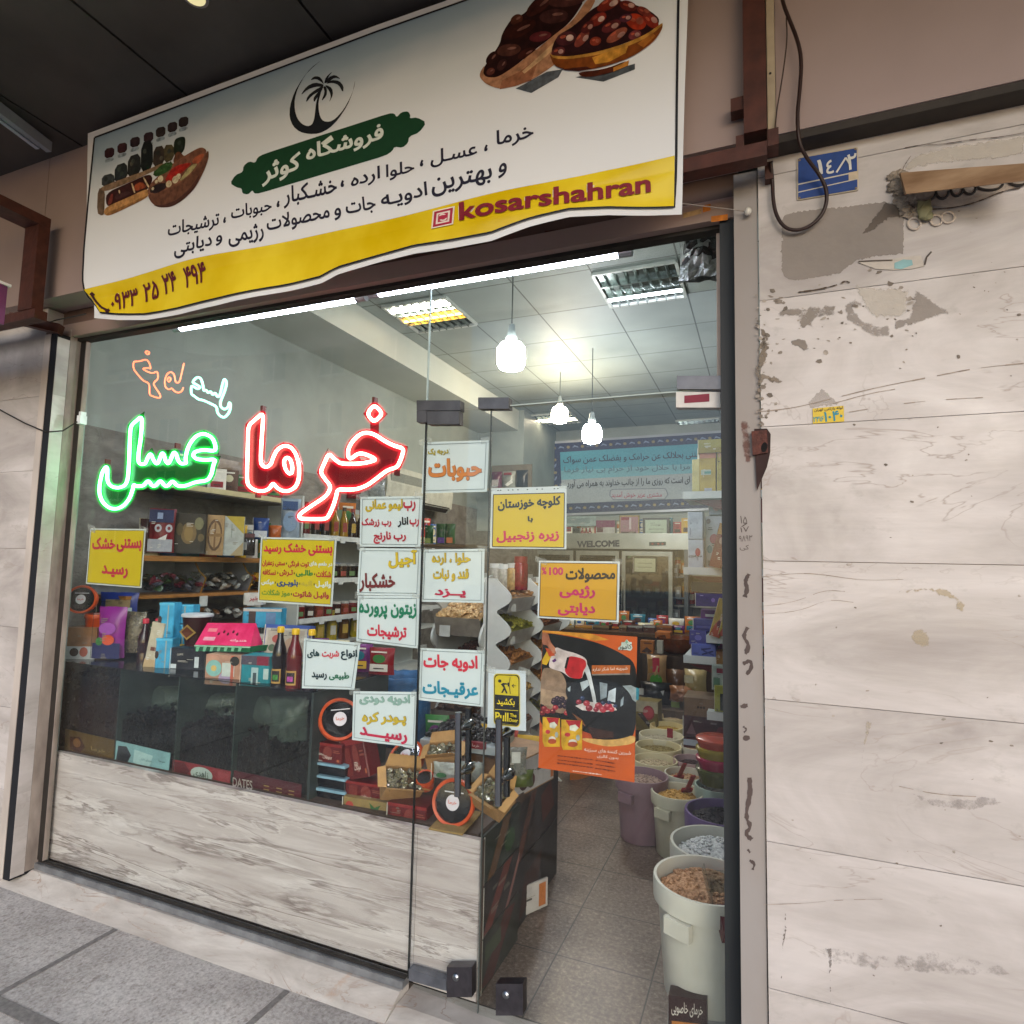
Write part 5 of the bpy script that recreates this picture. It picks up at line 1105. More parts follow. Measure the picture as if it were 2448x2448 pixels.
# cloudy plastic bags inside the case
for lb, q, yy in (('cloudy plastic bag of packets inside the case above the second bin', (330, 1640, 470, 1725), .3), ('cloudy plastic bag of packets inside the case above the third bin', (430, 1655, 590, 1722), .28), ('cloudy plastic bag of packets inside the case above the fourth bin', (580, 1665, 730, 1735), .24), ('clear crumpled plastic sheet leaning inside the case beside its right end', (640, 1672, 735, 1770), .16)):
    pouch(lb, 'plastic bag', q, yy, 20, .09, '#a9b3ad', name='plastic_bag', mat=film('#5f6a62', .55), crump=.14)

# ================================================================== THINGS STANDING ON THE CASE
KX = K(140, 1380, .21739)
def date_tub(label, M, r, dep, group='orange tubs of dates', lab=True, word=True):
    """round orange tub; local axis +z is the open face"""
    p = M.translation; t = thing('date_tub', label, 'tub', p, group)
    mb = MB(); mb.lathe([(r * .86, -dep), (r * .94, -.012), (r * .96, -.010), (r * 1.02, -.010), (r * 1.04, .004), (r * 1.0, .011), (r * .87, .008), (r * .86, -.006)], (0, 0, 0), 32, M=M); mb.build('tub_body', pm('#b5441c', .35, var=.1, scale=20, h2='#c65222'), t, 'x')
    mb = MB(); mb.lathe([(r * .86, -.004), (r * .5, .0), (.002, .001)], (0, 0, 0), 24, M=M)
    rr = random.Random(int(p.x * 1000) & 255)
    for k in range(70):
        a = rr.uniform(0, 6.3); q = r * .78 * math.sqrt(rr.random()); mb.blob(M @ Vector((q * math.cos(a), q * math.sin(a), .002)), .013, .008, .006, M=M.to_3x3().to_4x4() @ rz(rr.uniform(0, 3)), jit=.1)
    mb.build('dates', pm('#2c1a1d', .25, var=.5, scale=60, h2='#160d10'), t, 'all')['kind'] = 'stuff'
    mb = MB(); mb.lathe([(r * .86, .0095), (.002, .0100)], (0, 0, 0), 24, M=M); mb.build('clear_lid', glassy('#e8e8ea', 1.0, .08, name='clear_lid'), t)
    if lab:
        mb = MB(); mb.lathe([(r * .34, .0112), (.001, .0113)], (0, 0, 0), 24, M=M, squash=(.95, 1)); mb.build('round_label', pm('#cfc8cc', .4, var=.06), t)
        def at(u, v, e): return M @ Vector((u * r, v * r, .0118 + e))
        lettering(t, 'خرما', (-.2, 0), (.2, 0), -.22, at, '#c0563c', .02)
        mb = MB(); mb.add([at(-.42, .42, .0), at(.5, .42, .0), at(.5, .47, .0), at(-.42, .47, .0)], [(0, 1, 2, 3)]); mb.build('label_strip', pm('#c9c6c8', .4), t)
    return t
def facing(px, py, y, az, el):
    """matrix whose +z looks along azimuth az (0 = straight at the street, + towards the aisle) and elevation el"""
    p = fy(px, py, y); d = Vector((math.sin(R(az)) * math.cos(R(el)), -math.cos(R(az)) * math.cos(R(el)), math.sin(R(el))))
    return Matrix.Translation(p) @ d.to_track_quat('Z', 'Y').to_matrix().to_4x4()
date_tub('orange date tub on its side at the far left above the carton', facing(195, 1433, .16, 35, 8), .072, .05)
b_, w_, h_, n_ = spot(170, 1474, 232, 1501, .17, 20)
date_tub('orange date tub lying flat under the upright one at the far left', Matrix.Translation(b_ + Vector((0, .07, h_))), .062, h_)
pack('brown and white carton with fruit pictures at the left end of the case', 'box', (154, 1500, 226, 1578), .15, 25, .12, '#8a6446', [('r', 0, 0, 1, .42, '#b3b6b6'), ('e', .3, .24, .15, .13, '#2b2220'), ('e', .62, .25, .14, .15, '#a85a48')])
pouch('royal blue packet with a beige window behind the purple bag', 'bag', (236, 1416, 330, 1475), .42, 25, .05, '#24378a', [('r', .22, .38, .85, .72, '#8f7d5c'), ('r', .3, .1, .9, .4, '#b4c6cc')])
pouch('purple and navy snack bag with orange print on the display case', 'bag', (229, 1450, 297, 1572), .22, 20, .07, '#7a2378', [('r', .02, .0, .98, .3, '#1f2250'), ('e', .5, .58, .3, .12, '#8f4a9a'), ('e', .55, .36, .22, .1, '#c04a28'), ('e', .25, .33, .12, .08, '#2f6a2c')])
pouch('clear bag of mixed nuts standing behind the dark bottles', 'bag', (286, 1462, 345, 1560), .3, 20, .06, '#6b6152', mat=film('#6f6656', .85))
def bottle(label, px, yb, yt, y, h, cap='#c9a21a', r=None, labelcol=None, labitems=(), name='bottle', group=None, cat='bottle', clear=False, ang=15):
    B = fy(px, yb, y); T = fy(px, yt, y); H = T.z - B.z; r = r or H * .15
    t = thing(name, label, cat, B, group)
    prof = [(r * .85, 0), (r, H * .02), (r, H * .30), (r * .93, H * .34), (r, H * .38), (r, H * .56), (r * .86, H * .66), (r * .62, H * .74), (r * .44, H * .82), (r * .42, H * .90), (r * .40, H * .905)]
    mb = MB(); mb.lathe(prof, B, 20); mb.build('bottle_body', pm(h, .12, var=.2, scale=12, coat=.3), t, 'x')
    mb = MB(); mb.lathe([(r * .5, H * .905), (r * .5, H * .985), (r * .42, H)], B, 16); mb.build('cap', pm(cap, .4), t, 'x')
    if labelcol:
        M = TR(B, R(ang)); mb = MB(); hw = .75
        for k in range(8):
            a0, a1 = -math.pi / 2 - hw + 2 * hw * k / 8, -math.pi / 2 - hw + 2 * hw * (k + 1) / 8
            mb.add([M @ Vector((math.cos(a) * r * 1.012, math.sin(a) * r * 1.012, z)) for a, z in ((a0, H * .1), (a1, H * .1), (a1, H * .33), (a0, H * .33))], [(0, 1, 2, 3)])
            if 1 <= k <= 6: mb.add([M @ Vector((math.cos(a) * r * 1.03, math.sin(a) * r * 1.03, z)) for a, z in ((a0, H * .13), (a1, H * .13), (a1, H * .30), (a0, H * .30))], [(0, 1, 2, 3)], 1)
            if 2 <= k <= 5: mb.add([M @ Vector((math.cos(a) * r * 1.045, math.sin(a) * r * 1.045, z)) for a, z in ((a0, H * .16), (a1, H * .16), (a1, H * .24), (a0, H * .24))], [(0, 1, 2, 3)], 2)
        mb.build('bottle_label', [pm('#b08a48', .4), pm('#241a20', .4), pm(labelcol, .4, var=.4, scale=60)], t)
    return t
bottle('dark syrup bottle with a yellow cap and green fruit label', 664, 1646, 1497, .115, '#1b1416', labelcol='#3f8a3a', r=.030)
bottle('red brown syrup bottle with a yellow cap and pink fruit label', 700, 1650, 1502, .105, '#5e1a1c', labelcol='#b04a9a', r=.033)
bottle('syrup bottle with a yellow cap half hidden behind a white sign', 739, 1652, 1504, .12, '#2a1830', labelcol='#6a4a8a', r=.030)
for lb, px in (('small dark bottle with a red cap nearest the purple bag', 341), ('small dark bottle with a red cap beside the cream pack', 371)):
    bottle(lb, px, 1598, 1478, .22, '#2a1218', cap='#b3263c', r=.030, group='red capped dark bottles')
pack('slim cream tube pack leaning beside the sky blue packs', 'pack', (340, 1487, 372, 1601), .16, 20, .04, '#b8ae98', [('r', 0, .0, 1, .22, '#b49a74'), ('r', .3, .4, .8, .48, '#6a3a2c')], roll=8, name='pack')
for i, (lb, rc, yy) in enumerate((('upper sky blue pack of the left stack on the case', (376, 1441, 412, 1524), .19), ('lower sky blue pack of the left stack on the case', (368, 1526, 408, 1605), .17), ('sky blue pack behind the brown cup', (408, 1446, 460, 1490), .27), ('lower sky blue pack behind the brown cup', (408, 1493, 452, 1540), .27))):
    pack(lb, 'pack', rc, yy, 22, .07, '#3f9cc4', [('r', .58, 0, .66, 1, '#8fa2a0'), ('e', .1, .5, .12, .12, '#3a2c28'), ('r', 0, .93, 1, 1, '#58b0d2')], name='pack', group='sky blue packs on the case')
B = fy(468, 1543, .24); T = fy(468, 1466, .24); H = T.z - B.z
t = thing('paper_cup', 'dark brown tub with a white lid and gold diamond', 'tub', B)
mb = MB(); mb.lathe([(H * .32, 0), (H * .43, H * .9)], B, 24); mb.build('cup_body', pm('#2c0f12', .4), t, 'x')
mb = MB(); mb.lathe([(H * .43, H * .9), (H * .47, H * .91), (H * .47, H * .97), (H * .43, H)], B, 24); mb.build('lid', pm('#b9bcc2', .35), t, 'x')
M = TR(B + Vector((0, 0, H * .45)), R(10)); mb = MB()
mb.add([M @ Vector(p) for p in ((-H * .3, -H * .395, 0), (0, -H * .42, -H * .24), (H * .3, -H * .395, 0), (0, -H * .43, H * .24))], [(0, 1, 2, 3)]); mb.add([M @ Vector(p) for p in ((-H * .22, -H * .41, 0), (0, -H * .44, -H * .17), (H * .22, -H * .41, 0), (0, -H * .445, H * .17))], [(0, 1, 2, 3)], 1)
mb.build('gold_badge', [pm('#a98a4a', .35, .4), pm('#5a3020', .4)], t)
# pink roof-shaped gift box
t = thing('gift_box', 'bright pink roof shaped watermelon box with a green striped foot', 'box', fy(545, 1552, .2))
yb_ = .16
p = [fy(*q, yy) for q, yy in (((466, 1541), yb_), ((598, 1545), yb_), ((612, 1490), yb_ + .05), ((496, 1489), yb_ + .05))]; q2 = fy(630, 1543, yb_ + .10); q1 = Vector((q2.x - (p[1] - p[0]).x, q2.y, p[0].z + .002))
mb = MB(); mb.add(p + [q2, q1], [(0, 1, 2, 3), (1, 4, 2), (0, 3, 5), (3, 2, 4, 5)]); mb.build('roof', pm('#d3225c', .3, var=.1, scale=14, h2='#e03a70'), t)
f_ = [fy(*q, yb_ - .002) for q in ((464, 1542), (599, 1546), (597, 1560), (468, 1556))]
mb = MB(); mb.hexa(f_, (0.02, .10, 0)); mb.build('foot_band', pm('#1f5a3c', .35), t)
at = onplane(yb_ - .0035); picture(t, 'striped_print', [([(464, 1542), (599, 1546), (599, 1549), (465, 1545)], '#a8d0b4')] + [([(470 + k * 17, 1546), (478 + k * 17, 1546), (474 + k * 17, 1557), (468 + k * 17, 1557)], '#7ab894') for k in range(7)], at)
def atr(u, v, e):
    a = p[0] + (p[1] - p[0]) * u; b = p[3] + (p[2] - p[3]) * u; nn = (p[1] - p[0]).cross(p[3] - p[0]).normalized(); return a + (b - a) * v + nn * e
picture(t, 'roof_print', [([(.1, .6), (.28, .6), (.28, .75), (.1, .75)], '#e0808a'), ([(.1, .2), (.32, .2), (.32, .36), (.1, .36)], '#dfa0b0')] + [(ell(.35 + k * .09, .5 + .1 * (k % 2), .022, .07), '#5a1428') for k in range(5)] , atr)
lettering(t, 'هندوانه', (.62, .22), (.92, .22), -.14, atr, '#e8b8c4', .02, eps=.002)
pack('pastel box with turquoise and orange flowers on the case front', 'box', (487, 1566, 574, 1638), .11, 12, .11, '#b78a72', [('e', .25, .55, .22, .28, '#7fb0a8'), ('e', .25, .55, .08, .1, '#c7a860'), ('e', .6, .25, .2, .2, '#a794b0'), ('r', .48, .3, .82, .75, '#b9c4bc'), ('r', .72, 0, .8, 1, '#b9614c'), ('e', .82, .82, .13, .16, '#26241f')])
pack('teal box with a crystal sugar picture beside the bottles', 'box', (573, 1568, 642, 1641), .105, 12, .1, '#1f7f8a', [('r', 0, .7, 1, 1, '#4a4450'), ('r', .55, .7, .95, 1, '#7a1c34'), ('r', .38, .1, .62, .62, '#9fb8b8'), ('r', .44, .12, .56, .45, '#3a4a50'), ('r', .8, .25, .98, .6, '#a9bcb8')])
pack('black tray box with white price tags behind the pastel box', 'box', (404, 1550, 490, 1620), .2, 15, .12, '#20222a', [('r', .68, .35, .8, .72, '#c4ccd0'), ('r', .02, .3, .18, .45, '#c4ccd0')])
pack('blue framed box with a floral picture behind the syrup bottles', 'box', (624, 1494, 735, 1580), .26, 15, .05, '#3b55a0', [('r', .03, .04, .93, .9, '#b5b0a4'), ('r', .08, .09, .88, .85, '#a89f92'), ('e', .3, .6, .12, .12, '#a04a44'), ('e', .62, .45, .16, .2, '#a88a74'), ('e', .2, .35, .08, .1, '#4a5a48')], tilt=-8)
pack('small yellow flat box behind the black tray box', 'box', (466, 1551, 512, 1566), .3, 10, .06, '#a08a3a')
pack('turquoise milk style carton standing at the back of the case', 'carton', (578, 1455, 672, 1500), .45, 25, .08, '#2b8fb4', [('r', .16, 0, .34, 1, '#3a2c2a'), ('r', .0, .85, 1, 1, '#b0aaa4'), ('r', .6, .2, .85, .8, '#5a7aa0')], name='carton')
pack('white carton with red Persian lettering above the turquoise carton', 'carton', (582, 1418, 626, 1446), .46, 25, .06, '#a9a6a2', [('t', 'خیر', .3, .5, .8, .45, '#8a2430')], name='carton')

# ================================================================== PILE ON THE RIGHT END OF THE COUNTER
K8 = K(600, 1650, .3882)
def R8(x0, y0, x1, y1): a = K8(x0, y0); b = K8(x1, y1); return (a[0], a[1], b[0], b[1])
DR = '#5a1518'
brandw = ('t', 'سوغات', .46, .28, .74, .22, '#c9b0a4')
def redbox(label, rc, y, ang=6, depth=.10, **kw):
    return pack(label, 'box', rc, y, ang, depth, DR, [('r', .0, .86, 1, 1, '#7c2222'), ('r', .12, .1, .35, .8, '#6a2420'), ('e', .58, .5, .14, .36, '#74302a'), brandw, ('r', .88, .1, .95, .22, '#a9603c'), ('r', .76, .55, .96, .6, '#8a4a3c'), ('r', .76, .65, .93, .69, '#8a4a3c')], group='dark red printed date boxes', **kw)
redbox('dark red date box on top of the stacked blue rimmed trays', R8(355, 325, 552, 443), .12, 2)
redbox('dark red date box leaning between the tub and the open carton', R8(588, 300, 730, 545), .14, -6, .08, roll=-17)
redbox('dark red date box resting on the green printed carton', R8(575, 570, 800, 683), .13, 4)
redbox('dark red date box at the bottom behind the glass joint', R8(835, 705, 1075, 850), .095, 4, .12)
pack('flat dark red tray at the base of the stacked blue rimmed trays', 'tray', R8(330, 688, 530, 735), .12, 2, .12, '#5a1a20', name='tray')
for i, (y0, y1) in enumerate(((450, 525), (528, 604), (607, 690))):
    base, w_, h_, n = spot(*R8(352, y0, 578, y1), .115, 2)
    t = thing('date_tray', ('upper', 'middle', 'lowest')[i] + ' black date tray with a pale blue rim in the stack of three', 'tray', base, 'stacked blue rimmed date trays')
    M = TR(base, R(2)); mb = MB()
    mb.add([M @ Vector(q) for q in ((-w_ * .44, .008, 0), (w_ * .44, .008, 0), (w_ * .49, 0, h_ * .78), (-w_ * .49, 0, h_ * .78), (-w_ * .44, .11, 0), (w_ * .44, .11, 0), (w_ * .49, .115, h_ * .78), (-w_ * .49, .115, h_ * .78))], [(0, 1, 2, 3), (1, 5, 6, 2), (4, 0, 3, 7), (3, 2, 6, 7)])
    mb.build('tray_body', pm('#14161c', .25, var=.3), t)
    mb = MB(); mb.box(-w_ / 2, -.004, h_ * .79, w_ / 2, .12, h_ * .985, 0, M); mb.build('rim', pm('#7fa3b4', .3, var=.2, scale=40), t)
pack('brown carton printed with a green palm at the counter edge', 'box', R8(560, 672, 833, 803), .105, 4, .13, '#8a7448', [('e', .16, .62, .09, .2, '#a03a30'), ('p', [(.66, .0), (.70, 0), (.71, .5), (.9, .4), (.8, .6), (.86, .85), (.72, .68), (.6, .9), (.64, .62), (.52, .5), (.67, .5)], '#2f5a30'), ('r', .0, .05, .3, .12, '#5f7a3a'), ('r', .28, .3, .5, .5, '#6f7a40')])
date_tub('orange date tub tipped on edge behind the white sign', facing(*K8(545, 180), .17, 50, 25), .085, .07)
date_tub('orange date tub lying face up behind the open carton', facing(*K8(955, 405), .26, -5, 50), .072, .05)
date_tub('small orange date tub low behind the glass joint', facing(*K8(1072, 545), .2, 10, 60), .036, .04, lab=False)
date_tub('orange date tub standing on edge in front of the door handle', facing(*K8(1248, 690), .105, 6, 10), .081, .05)
def open_carton(label, px, py, y, az, w_, d_, h_, tilt, roll, candy='#c9c2b4'):
    M = TR(fy(px, py, y), R(az), R(tilt), R(roll)); t = thing('open_carton', label, 'carton', M.translation)
    mb = MB(); th = .003
    mb.box(-w_ / 2, -d_ / 2, 0, w_ / 2, -d_ / 2 + th, h_, 0, M); mb.box(-w_ / 2, d_ / 2 - th, 0, w_ / 2, d_ / 2, h_, 0, M); mb.box(-w_ / 2, -d_ / 2 + th, 0, -w_ / 2 + th, d_ / 2 - th, h_, 0, M); mb.box(w_ / 2 - th, -d_ / 2 + th, 0, w_ / 2, d_ / 2 - th, h_, 0, M); mb.box(-w_ / 2 + th, -d_ / 2 + th, 0, w_ / 2 - th, d_ / 2 - th, th, 0, M)
    mb.build('carton', pm('#9a7448', .7, var=.15, scale=30), t)
    mb = MB()
    for x0, x1, yy, a in ((-w_ / 2, w_ / 2, -d_ / 2, -.9), (-w_ / 2, w_ / 2, d_ / 2, .7)):
        s = -1 if yy < 0 else 1; f = d_ * .42
        mb.hexa([M @ Vector((x0, yy, h_)), M @ Vector((x1, yy, h_)), M @ Vector((x1 - .01, yy + s * f * math.cos(abs(a)), h_ + f * math.sin(a) * s)), M @ Vector((x0 + .01, yy + s * f * math.cos(abs(a)), h_ + f * math.sin(a) * s))], M.to_3x3() @ Vector((0, 0, .0025)))
    for s in (-1, 1):
        f = w_ * .2; mb.hexa([M @ Vector((s * w_ / 2, -d_ / 2 + .004, h_)), M @ Vector((s * w_ / 2, d_ / 2 - .004, h_)), M @ Vector((s * (w_ / 2 + f), d_ / 2 - .008, h_ - f * .3)), M @ Vector((s * (w_ / 2 + f), -d_ / 2 + .008, h_ - f * .3))], M.to_3x3() @ Vector((0, 0, .0025)))
    mb.build('flaps', pm('#a9824f', .7, var=.12, scale=30), t)
    mb = MB(); rr = random.Random(4)
    for k in range(46): mb.blob(M @ Vector((rr.uniform(-.42, .42) * w_, rr.uniform(-.4, .4) * d_, h_ * .72 + rr.uniform(0, .25) * h_)), .017, .012, .010, M=Matrix.Rotation(rr.uniform(0, 3), 4, 'Z') @ Matrix.Rotation(rr.uniform(-1, 1), 4, 'X'), jit=.25)
    mb.build('sweets', [pm('#b7b0a0', .18, .35, var=.5, scale=60, h2='#6f6a4a')], t)['kind'] = 'stuff'
    return t
open_carton('open carton of foil wrapped sweets tilted on the red boxes', *K8(905, 610), .17, 38, .15, .10, .075, 38, 14)
open_carton('open carton of packets behind the left door handles', *K8(1200, 455), .30, 20, .13, .1, .07, 20, -8)
open_carton('open brown carton tipped at the counter corner behind the right handle', *K8(1500, 700), .14, -20, .12, .10, .07, 30, 18)
pouch('clear packet with a green stripe beside the left handles', 'bag', R8(1120, 445, 1300, 545), .2, 10, .04, '#a5aaa4', [('e', .35, .3, .18, .16, '#2a5a34')], mat=film('#aab0a8', .75))
pouch('clear crumpled packet between the two pairs of handles', 'bag', R8(1290, 440, 1430, 560), .22, 15, .05, '#98a09a', mat=film('#9aa29c', .7))
pouch('clear packet with a white tag behind the right handles', 'bag', R8(1520, 350, 1700, 520), .32, 25, .05, '#8d8f88', [('r', .45, .5, .75, .9, '#c4c8c4')], mat=film('#84867e', .7))
pouch('olive packet low at the corner of the counter', 'bag', R8(1600, 490, 1740, 590), .35, 35, .06, '#4a5424')
base, w_, h_, n = spot(*R8(1035, 265, 1500, 375), .38, 4); t = thing('date_tray', 'wide black tray heaped with dark dates behind the door handles', 'tray', base)
M = TR(base, R(4)); mb = MB(); mb.box(-w_ / 2, 0, 0, w_ / 2, .25, .03, 0, M); mb.build('tray_body', pm('#a9b2b4', .3), t)
mb = MB(); rr = random.Random(8)
for k in range(150):
    u, v = rr.uniform(-.48, .48), rr.random(); mb.blob(M @ Vector((u * w_, .02 + v * .2, .035 + (1 - abs(u) * 1.8) * .045 * (v + .3) + rr.uniform(0, .01))), .02, .011, .011, M=Matrix.Rotation(rr.uniform(0, 3), 4, 'Z'), jit=.15)
mb.build('dates', pm('#1a1014', .3, var=.5, scale=60, h2='#0e090c'), t, 'all')['kind'] = 'stuff'
pack('red printed strip pack under the heap of dates', 'pack', R8(1300, 320, 1440, 360), .36, 4, .02, '#7a1c28', [('t', 'خرما', .45, .5, .75, .6, '#c4a8a4')], name='pack')
mb = MB()
for q in ([(1095, 860), (1300, 895), (1420, 760), (1230, 720)],):
    mb.hexa([fz(*K8(*p), zc + .004) for p in q], (0, 0, .006))
tag(mb.build('cardboard_sheet', pm('#8f7444', .7, var=.2, scale=24)), 'flat brown cardboard sheet under the upright orange tub', 'cardboard')

# cartons stacked along the aisle side of the counter
def side_carton(label, y0, y1, z0, z1, h, items=(), x=-.985, dep=.42):
    t = thing('carton', label, 'carton', (x - .2, (y0 + y1) / 2, z0), 'cartons stacked beside the counter')
    mb = MB(); mb.box(x - dep, y0 + .004, z0, x, y1 - .004, z1 - .004); mb.build('carton', pm(h, .5, var=.35, scale=9, h2=dark(h, 1.6) if False else None, stretch=(1, 1, 2.5), bmp=.1), t)
    M = Matrix.Translation((x, (y0 + y1) / 2, z0)) @ rz(R(90)); prints(t, M, y1 - y0 - .01, z1 - z0 - .006, items); return t
xs_ = (-.955, -.955)
side_carton('dark green printed carton at the near bottom of the aisle stack', .1, .47, .0, .19, '#2a2a22', [('p', [(.0, .1), (.3, .0), (.9, .9), (.6, 1)], '#4a241e'), ('r', .1, .5, .5, .8, '#39402c')], x=-.945)
side_carton('dark carton with a maroon stripe second from the bottom near the glass', .1, .47, .19, .37, '#231c18', [('p', [(.0, .0), (.25, .0), (.8, 1), (.55, 1)], '#5a2a22'), ('p', [(.6, 0), (.7, 0), (1, .7), (1, .9)], '#77504a')], x=-.945)
side_carton('green black carton near the top of the aisle stack by the glass', .1, .47, .37, .545, '#20261c', [('p', [(.1, .0), (.3, .0), (.75, 1), (.5, 1)], '#553a22'), ('e', .7, .4, .15, .25, '#2c4226')], x=-.945)
side_carton('tall dark carton at the far bottom of the aisle stack', .475, 1.06, .0, .27, '#1f1a17', [('p', [(.1, .1), (.5, .3), (.6, .8), (.2, .7)], '#3a2018')], x=-.97)
side_carton('brown black carton in the middle of the far aisle stack', .475, 1.06, .27, .54, '#241c18', [('p', [(.0, .0), (.12, .0), (.5, 1), (.36, 1)], '#4f2e22'), ('p', [(.6, .2), (.9, .3), (.8, .8), (.55, .7)], '#4a241c')], x=-.97)
def pcarton(label, rc, y, ang, dep, h, items, **kw): return pack(label, 'carton', rc, y, ang, dep, h, items, name='carton', group='cartons stacked beside the counter', **kw)
M = Matrix.Translation(fz(1238, 2195, .01)) @ rz(R(62))
t = thing('carton_flap', 'pale printed carton with brown dates leaning low against the aisle stack', 'carton', M.translation)
mb = MB(); mb.box(-.17, -.004, 0, .17, .004, .12, 0, M); mb.build('carton', pm('#a9a29c', .5), t)
prints(t, M, .34, .12, [('e', .2, .4, .1, .3, '#3c1c1c'), ('e', .34, .5, .07, .25, '#4a2424'), ('r', .5, .45, .72, .52, '#4a4440'), ('r', .84, .1, .96, .9, '#a5602c')], -.004)
b = fy(1268, 1950, .5)
M = Matrix.Translation(Vector((-.94, .62, .545))) @ rz(R(78))
t = thing('carton', 'white printed carton with brown dates on top of the aisle stack', 'carton', M.translation, 'cartons stacked beside the counter')
mb = MB(); mb.box(-.17, 0, 0, .17, .22, .15, 0, M); mb.build('carton', pm('#8d6a4a', .6, var=.2), t)
prints(t, M, .34, .15, [('r', .02, .04, .98, .96, '#a8a4a4'), ('e', .25, .4, .12, .28, '#3c1c20'), ('e', .42, .3, .09, .2, '#4a2428'), ('r', .56, .5, .86, .58, '#4f4a4a'), ('r', .9, .1, .97, .6, '#b0642c')])

# ================================================================== NUT RACK
t = thing('nut_rack', 'white wavy sided rack of bulk nut bins beside the aisle', 'rack', (-1.5, 1.6, 0))
def wave(z, pitch=.19, amp=.095):
    u = ((1.44 - z) / pitch) % 1.0
    return amp * (math.sin(u / .6 * math.pi / 2) ** 1.4 if u < .6 else math.cos((u - .6) / .4 * math.pi / 2) ** 1.2)
xw = -1.35
for k, y in enumerate((1.30, 1.72, 2.14)):
    n_ = 90; pts = [Vector((-1.52, y, .05)), Vector((-1.52, y, 1.44))] + [Vector((xw - .09 + .05 * k + wave(1.44 - i * 1.38 / n_), y, 1.44 - i * 1.38 / n_)) for i in range(n_ + 1)]
    mb = MB(); mb.prism(pts, (0, .014, 0)); mb.build('side_panel', pm('#c4c5c1', .35, var=.06), t)
nutc = ('#b0814c', '#8f8a34', '#a8713c', '#b08a40', '#7a4a2c', '#a4743a')
mb0 = MB()
for k in range(2):
    y0 = (1.315, 1.735)[k]; y1 = y0 + .404; X = xw - .09 + .05 * k + .09
    for j in range(5):
        zb_ = 1.44 - .19 * j - .114           # lip height
        mb0.add([(X - .20, y0, zb_ - .02), (X - .20, y1, zb_ - .02), (X - .03, y1, zb_ - .085), (X - .03, y0, zb_ - .085), (X, y0, zb_), (X, y1, zb_), (X - .20, y0, zb_ + .11), (X - .20, y1, zb_ + .11)], [(0, 1, 2, 3), (3, 2, 5, 4), (1, 0, 6, 7)])
        mb = MB(); rr = random.Random(k * 7 + j)
        for q in range(150):
            u, v = rr.random(), rr.random(); mb.blob((X - .19 + u * .185, y0 + .01 + v * .385, zb_ + .05 - u * .045 + rr.uniform(-.008, .012) + .025 * math.sin(v * 3.1)), .014, .010, .009, M=Matrix.Rotation(rr.uniform(0, 3), 4, 'Z'), jit=.3)
        mb.add([(X - .195, y0, zb_ + .045), (X - .195, y1, zb_ + .045), (X - .004, y1, zb_ + .0), (X - .004, y0, zb_ + .0)], [(0, 3, 2, 1)])
        mb.build('nuts', pm(nutc[(k * 3 + j) % 6], .6, var=.4, scale=50), t)['kind'] = 'stuff'
        M = Matrix.Translation((X - .012, y0 + .06, zb_ - .045)) @ rz(R(70)); mb = MB(); mb.box(-.02, -.002, -.03, .02, 0, .012, 0, M); mb.build('price_tag', pm('#bdbdb8', .5), t)
mb0.build('bins', pm('#a09c96', .3, var=.15), t)
# front facing bins
mb0 = MB(); mb1 = MB()
XA, XB = fy(1036, 1480, 1.28).x, -1.525
for x in (XA, XB - .0):
    pts = [Vector((x, 2.1, .05)), Vector((x, 2.1, 1.46)), Vector((x, 1.42, 1.46))] + [Vector((x, 1.37 - wave(1.367 - i * 1.38 / 90, .27, .12), 1.44 - i * 1.38 / 90)) for i in range(91)]
    mb1.prism(pts, (.014, 0, 0))
mb1.build('side_panel', pm('#b9bab6', .35, var=.06), t)
for j in range(4):
    zb_ = 1.44 - .27 * j - .235; YL = 1.256
    mb0.add([(XA + .015, 1.75, zb_ - .02), (XB - .001, 1.75, zb_ - .02), (XB - .001, YL + .04, zb_ - .11), (XA + .015, YL + .04, zb_ - .11), (XA + .015, YL, zb_), (XB - .001, YL, zb_), (XA + .015, 1.75, zb_ + .2), (XB - .001, 1.75, zb_ + .2)], [(0, 1, 2, 3), (3, 2, 5, 4), (1, 0, 6, 7)])
    mb = MB(); rr = random.Random(j + 40); hx = ('#c09862', '#5a2a20', '#4a3020', '#6a5030')[j]
    dz = .10 if j == 0 else .0
    for q in range(260):
        u, v = rr.random(), rr.random(); mb.blob((XA + .025 + u * (XB - XA - .035), YL + .012 + v * .45, zb_ - .004 + v * (.06 + dz) + rr.uniform(-.006, .012) + .03 * math.sin(u * 3.1) * (1 if j else .4)), .018, .013, .012, M=Matrix.Rotation(rr.uniform(0, 3), 4, 'Z'), jit=.3)
    mb.add([(XA + .016, YL + .006, zb_ - .01), (XB - .002, YL + .006, zb_ - .01), (XB - .002, 1.74, zb_ + .05 + dz), (XA + .016, 1.74, zb_ + .05 + dz)], [(0, 1, 2, 3)])
    mb.build('nuts', pm(hx, .6, var=.4, scale=45, h2='#d9b888' if j == 0 else None), t)['kind'] = 'stuff'
    mb = MB(); mb.box(XA + .05, YL + .012, zb_ - .115, XA + .12, YL + .016, zb_ - .05); mb.build('price_tag', pm('#bdbdb8', .5), t)
mb0.build('bins', pm('#857d72', .25, var=.2), t)
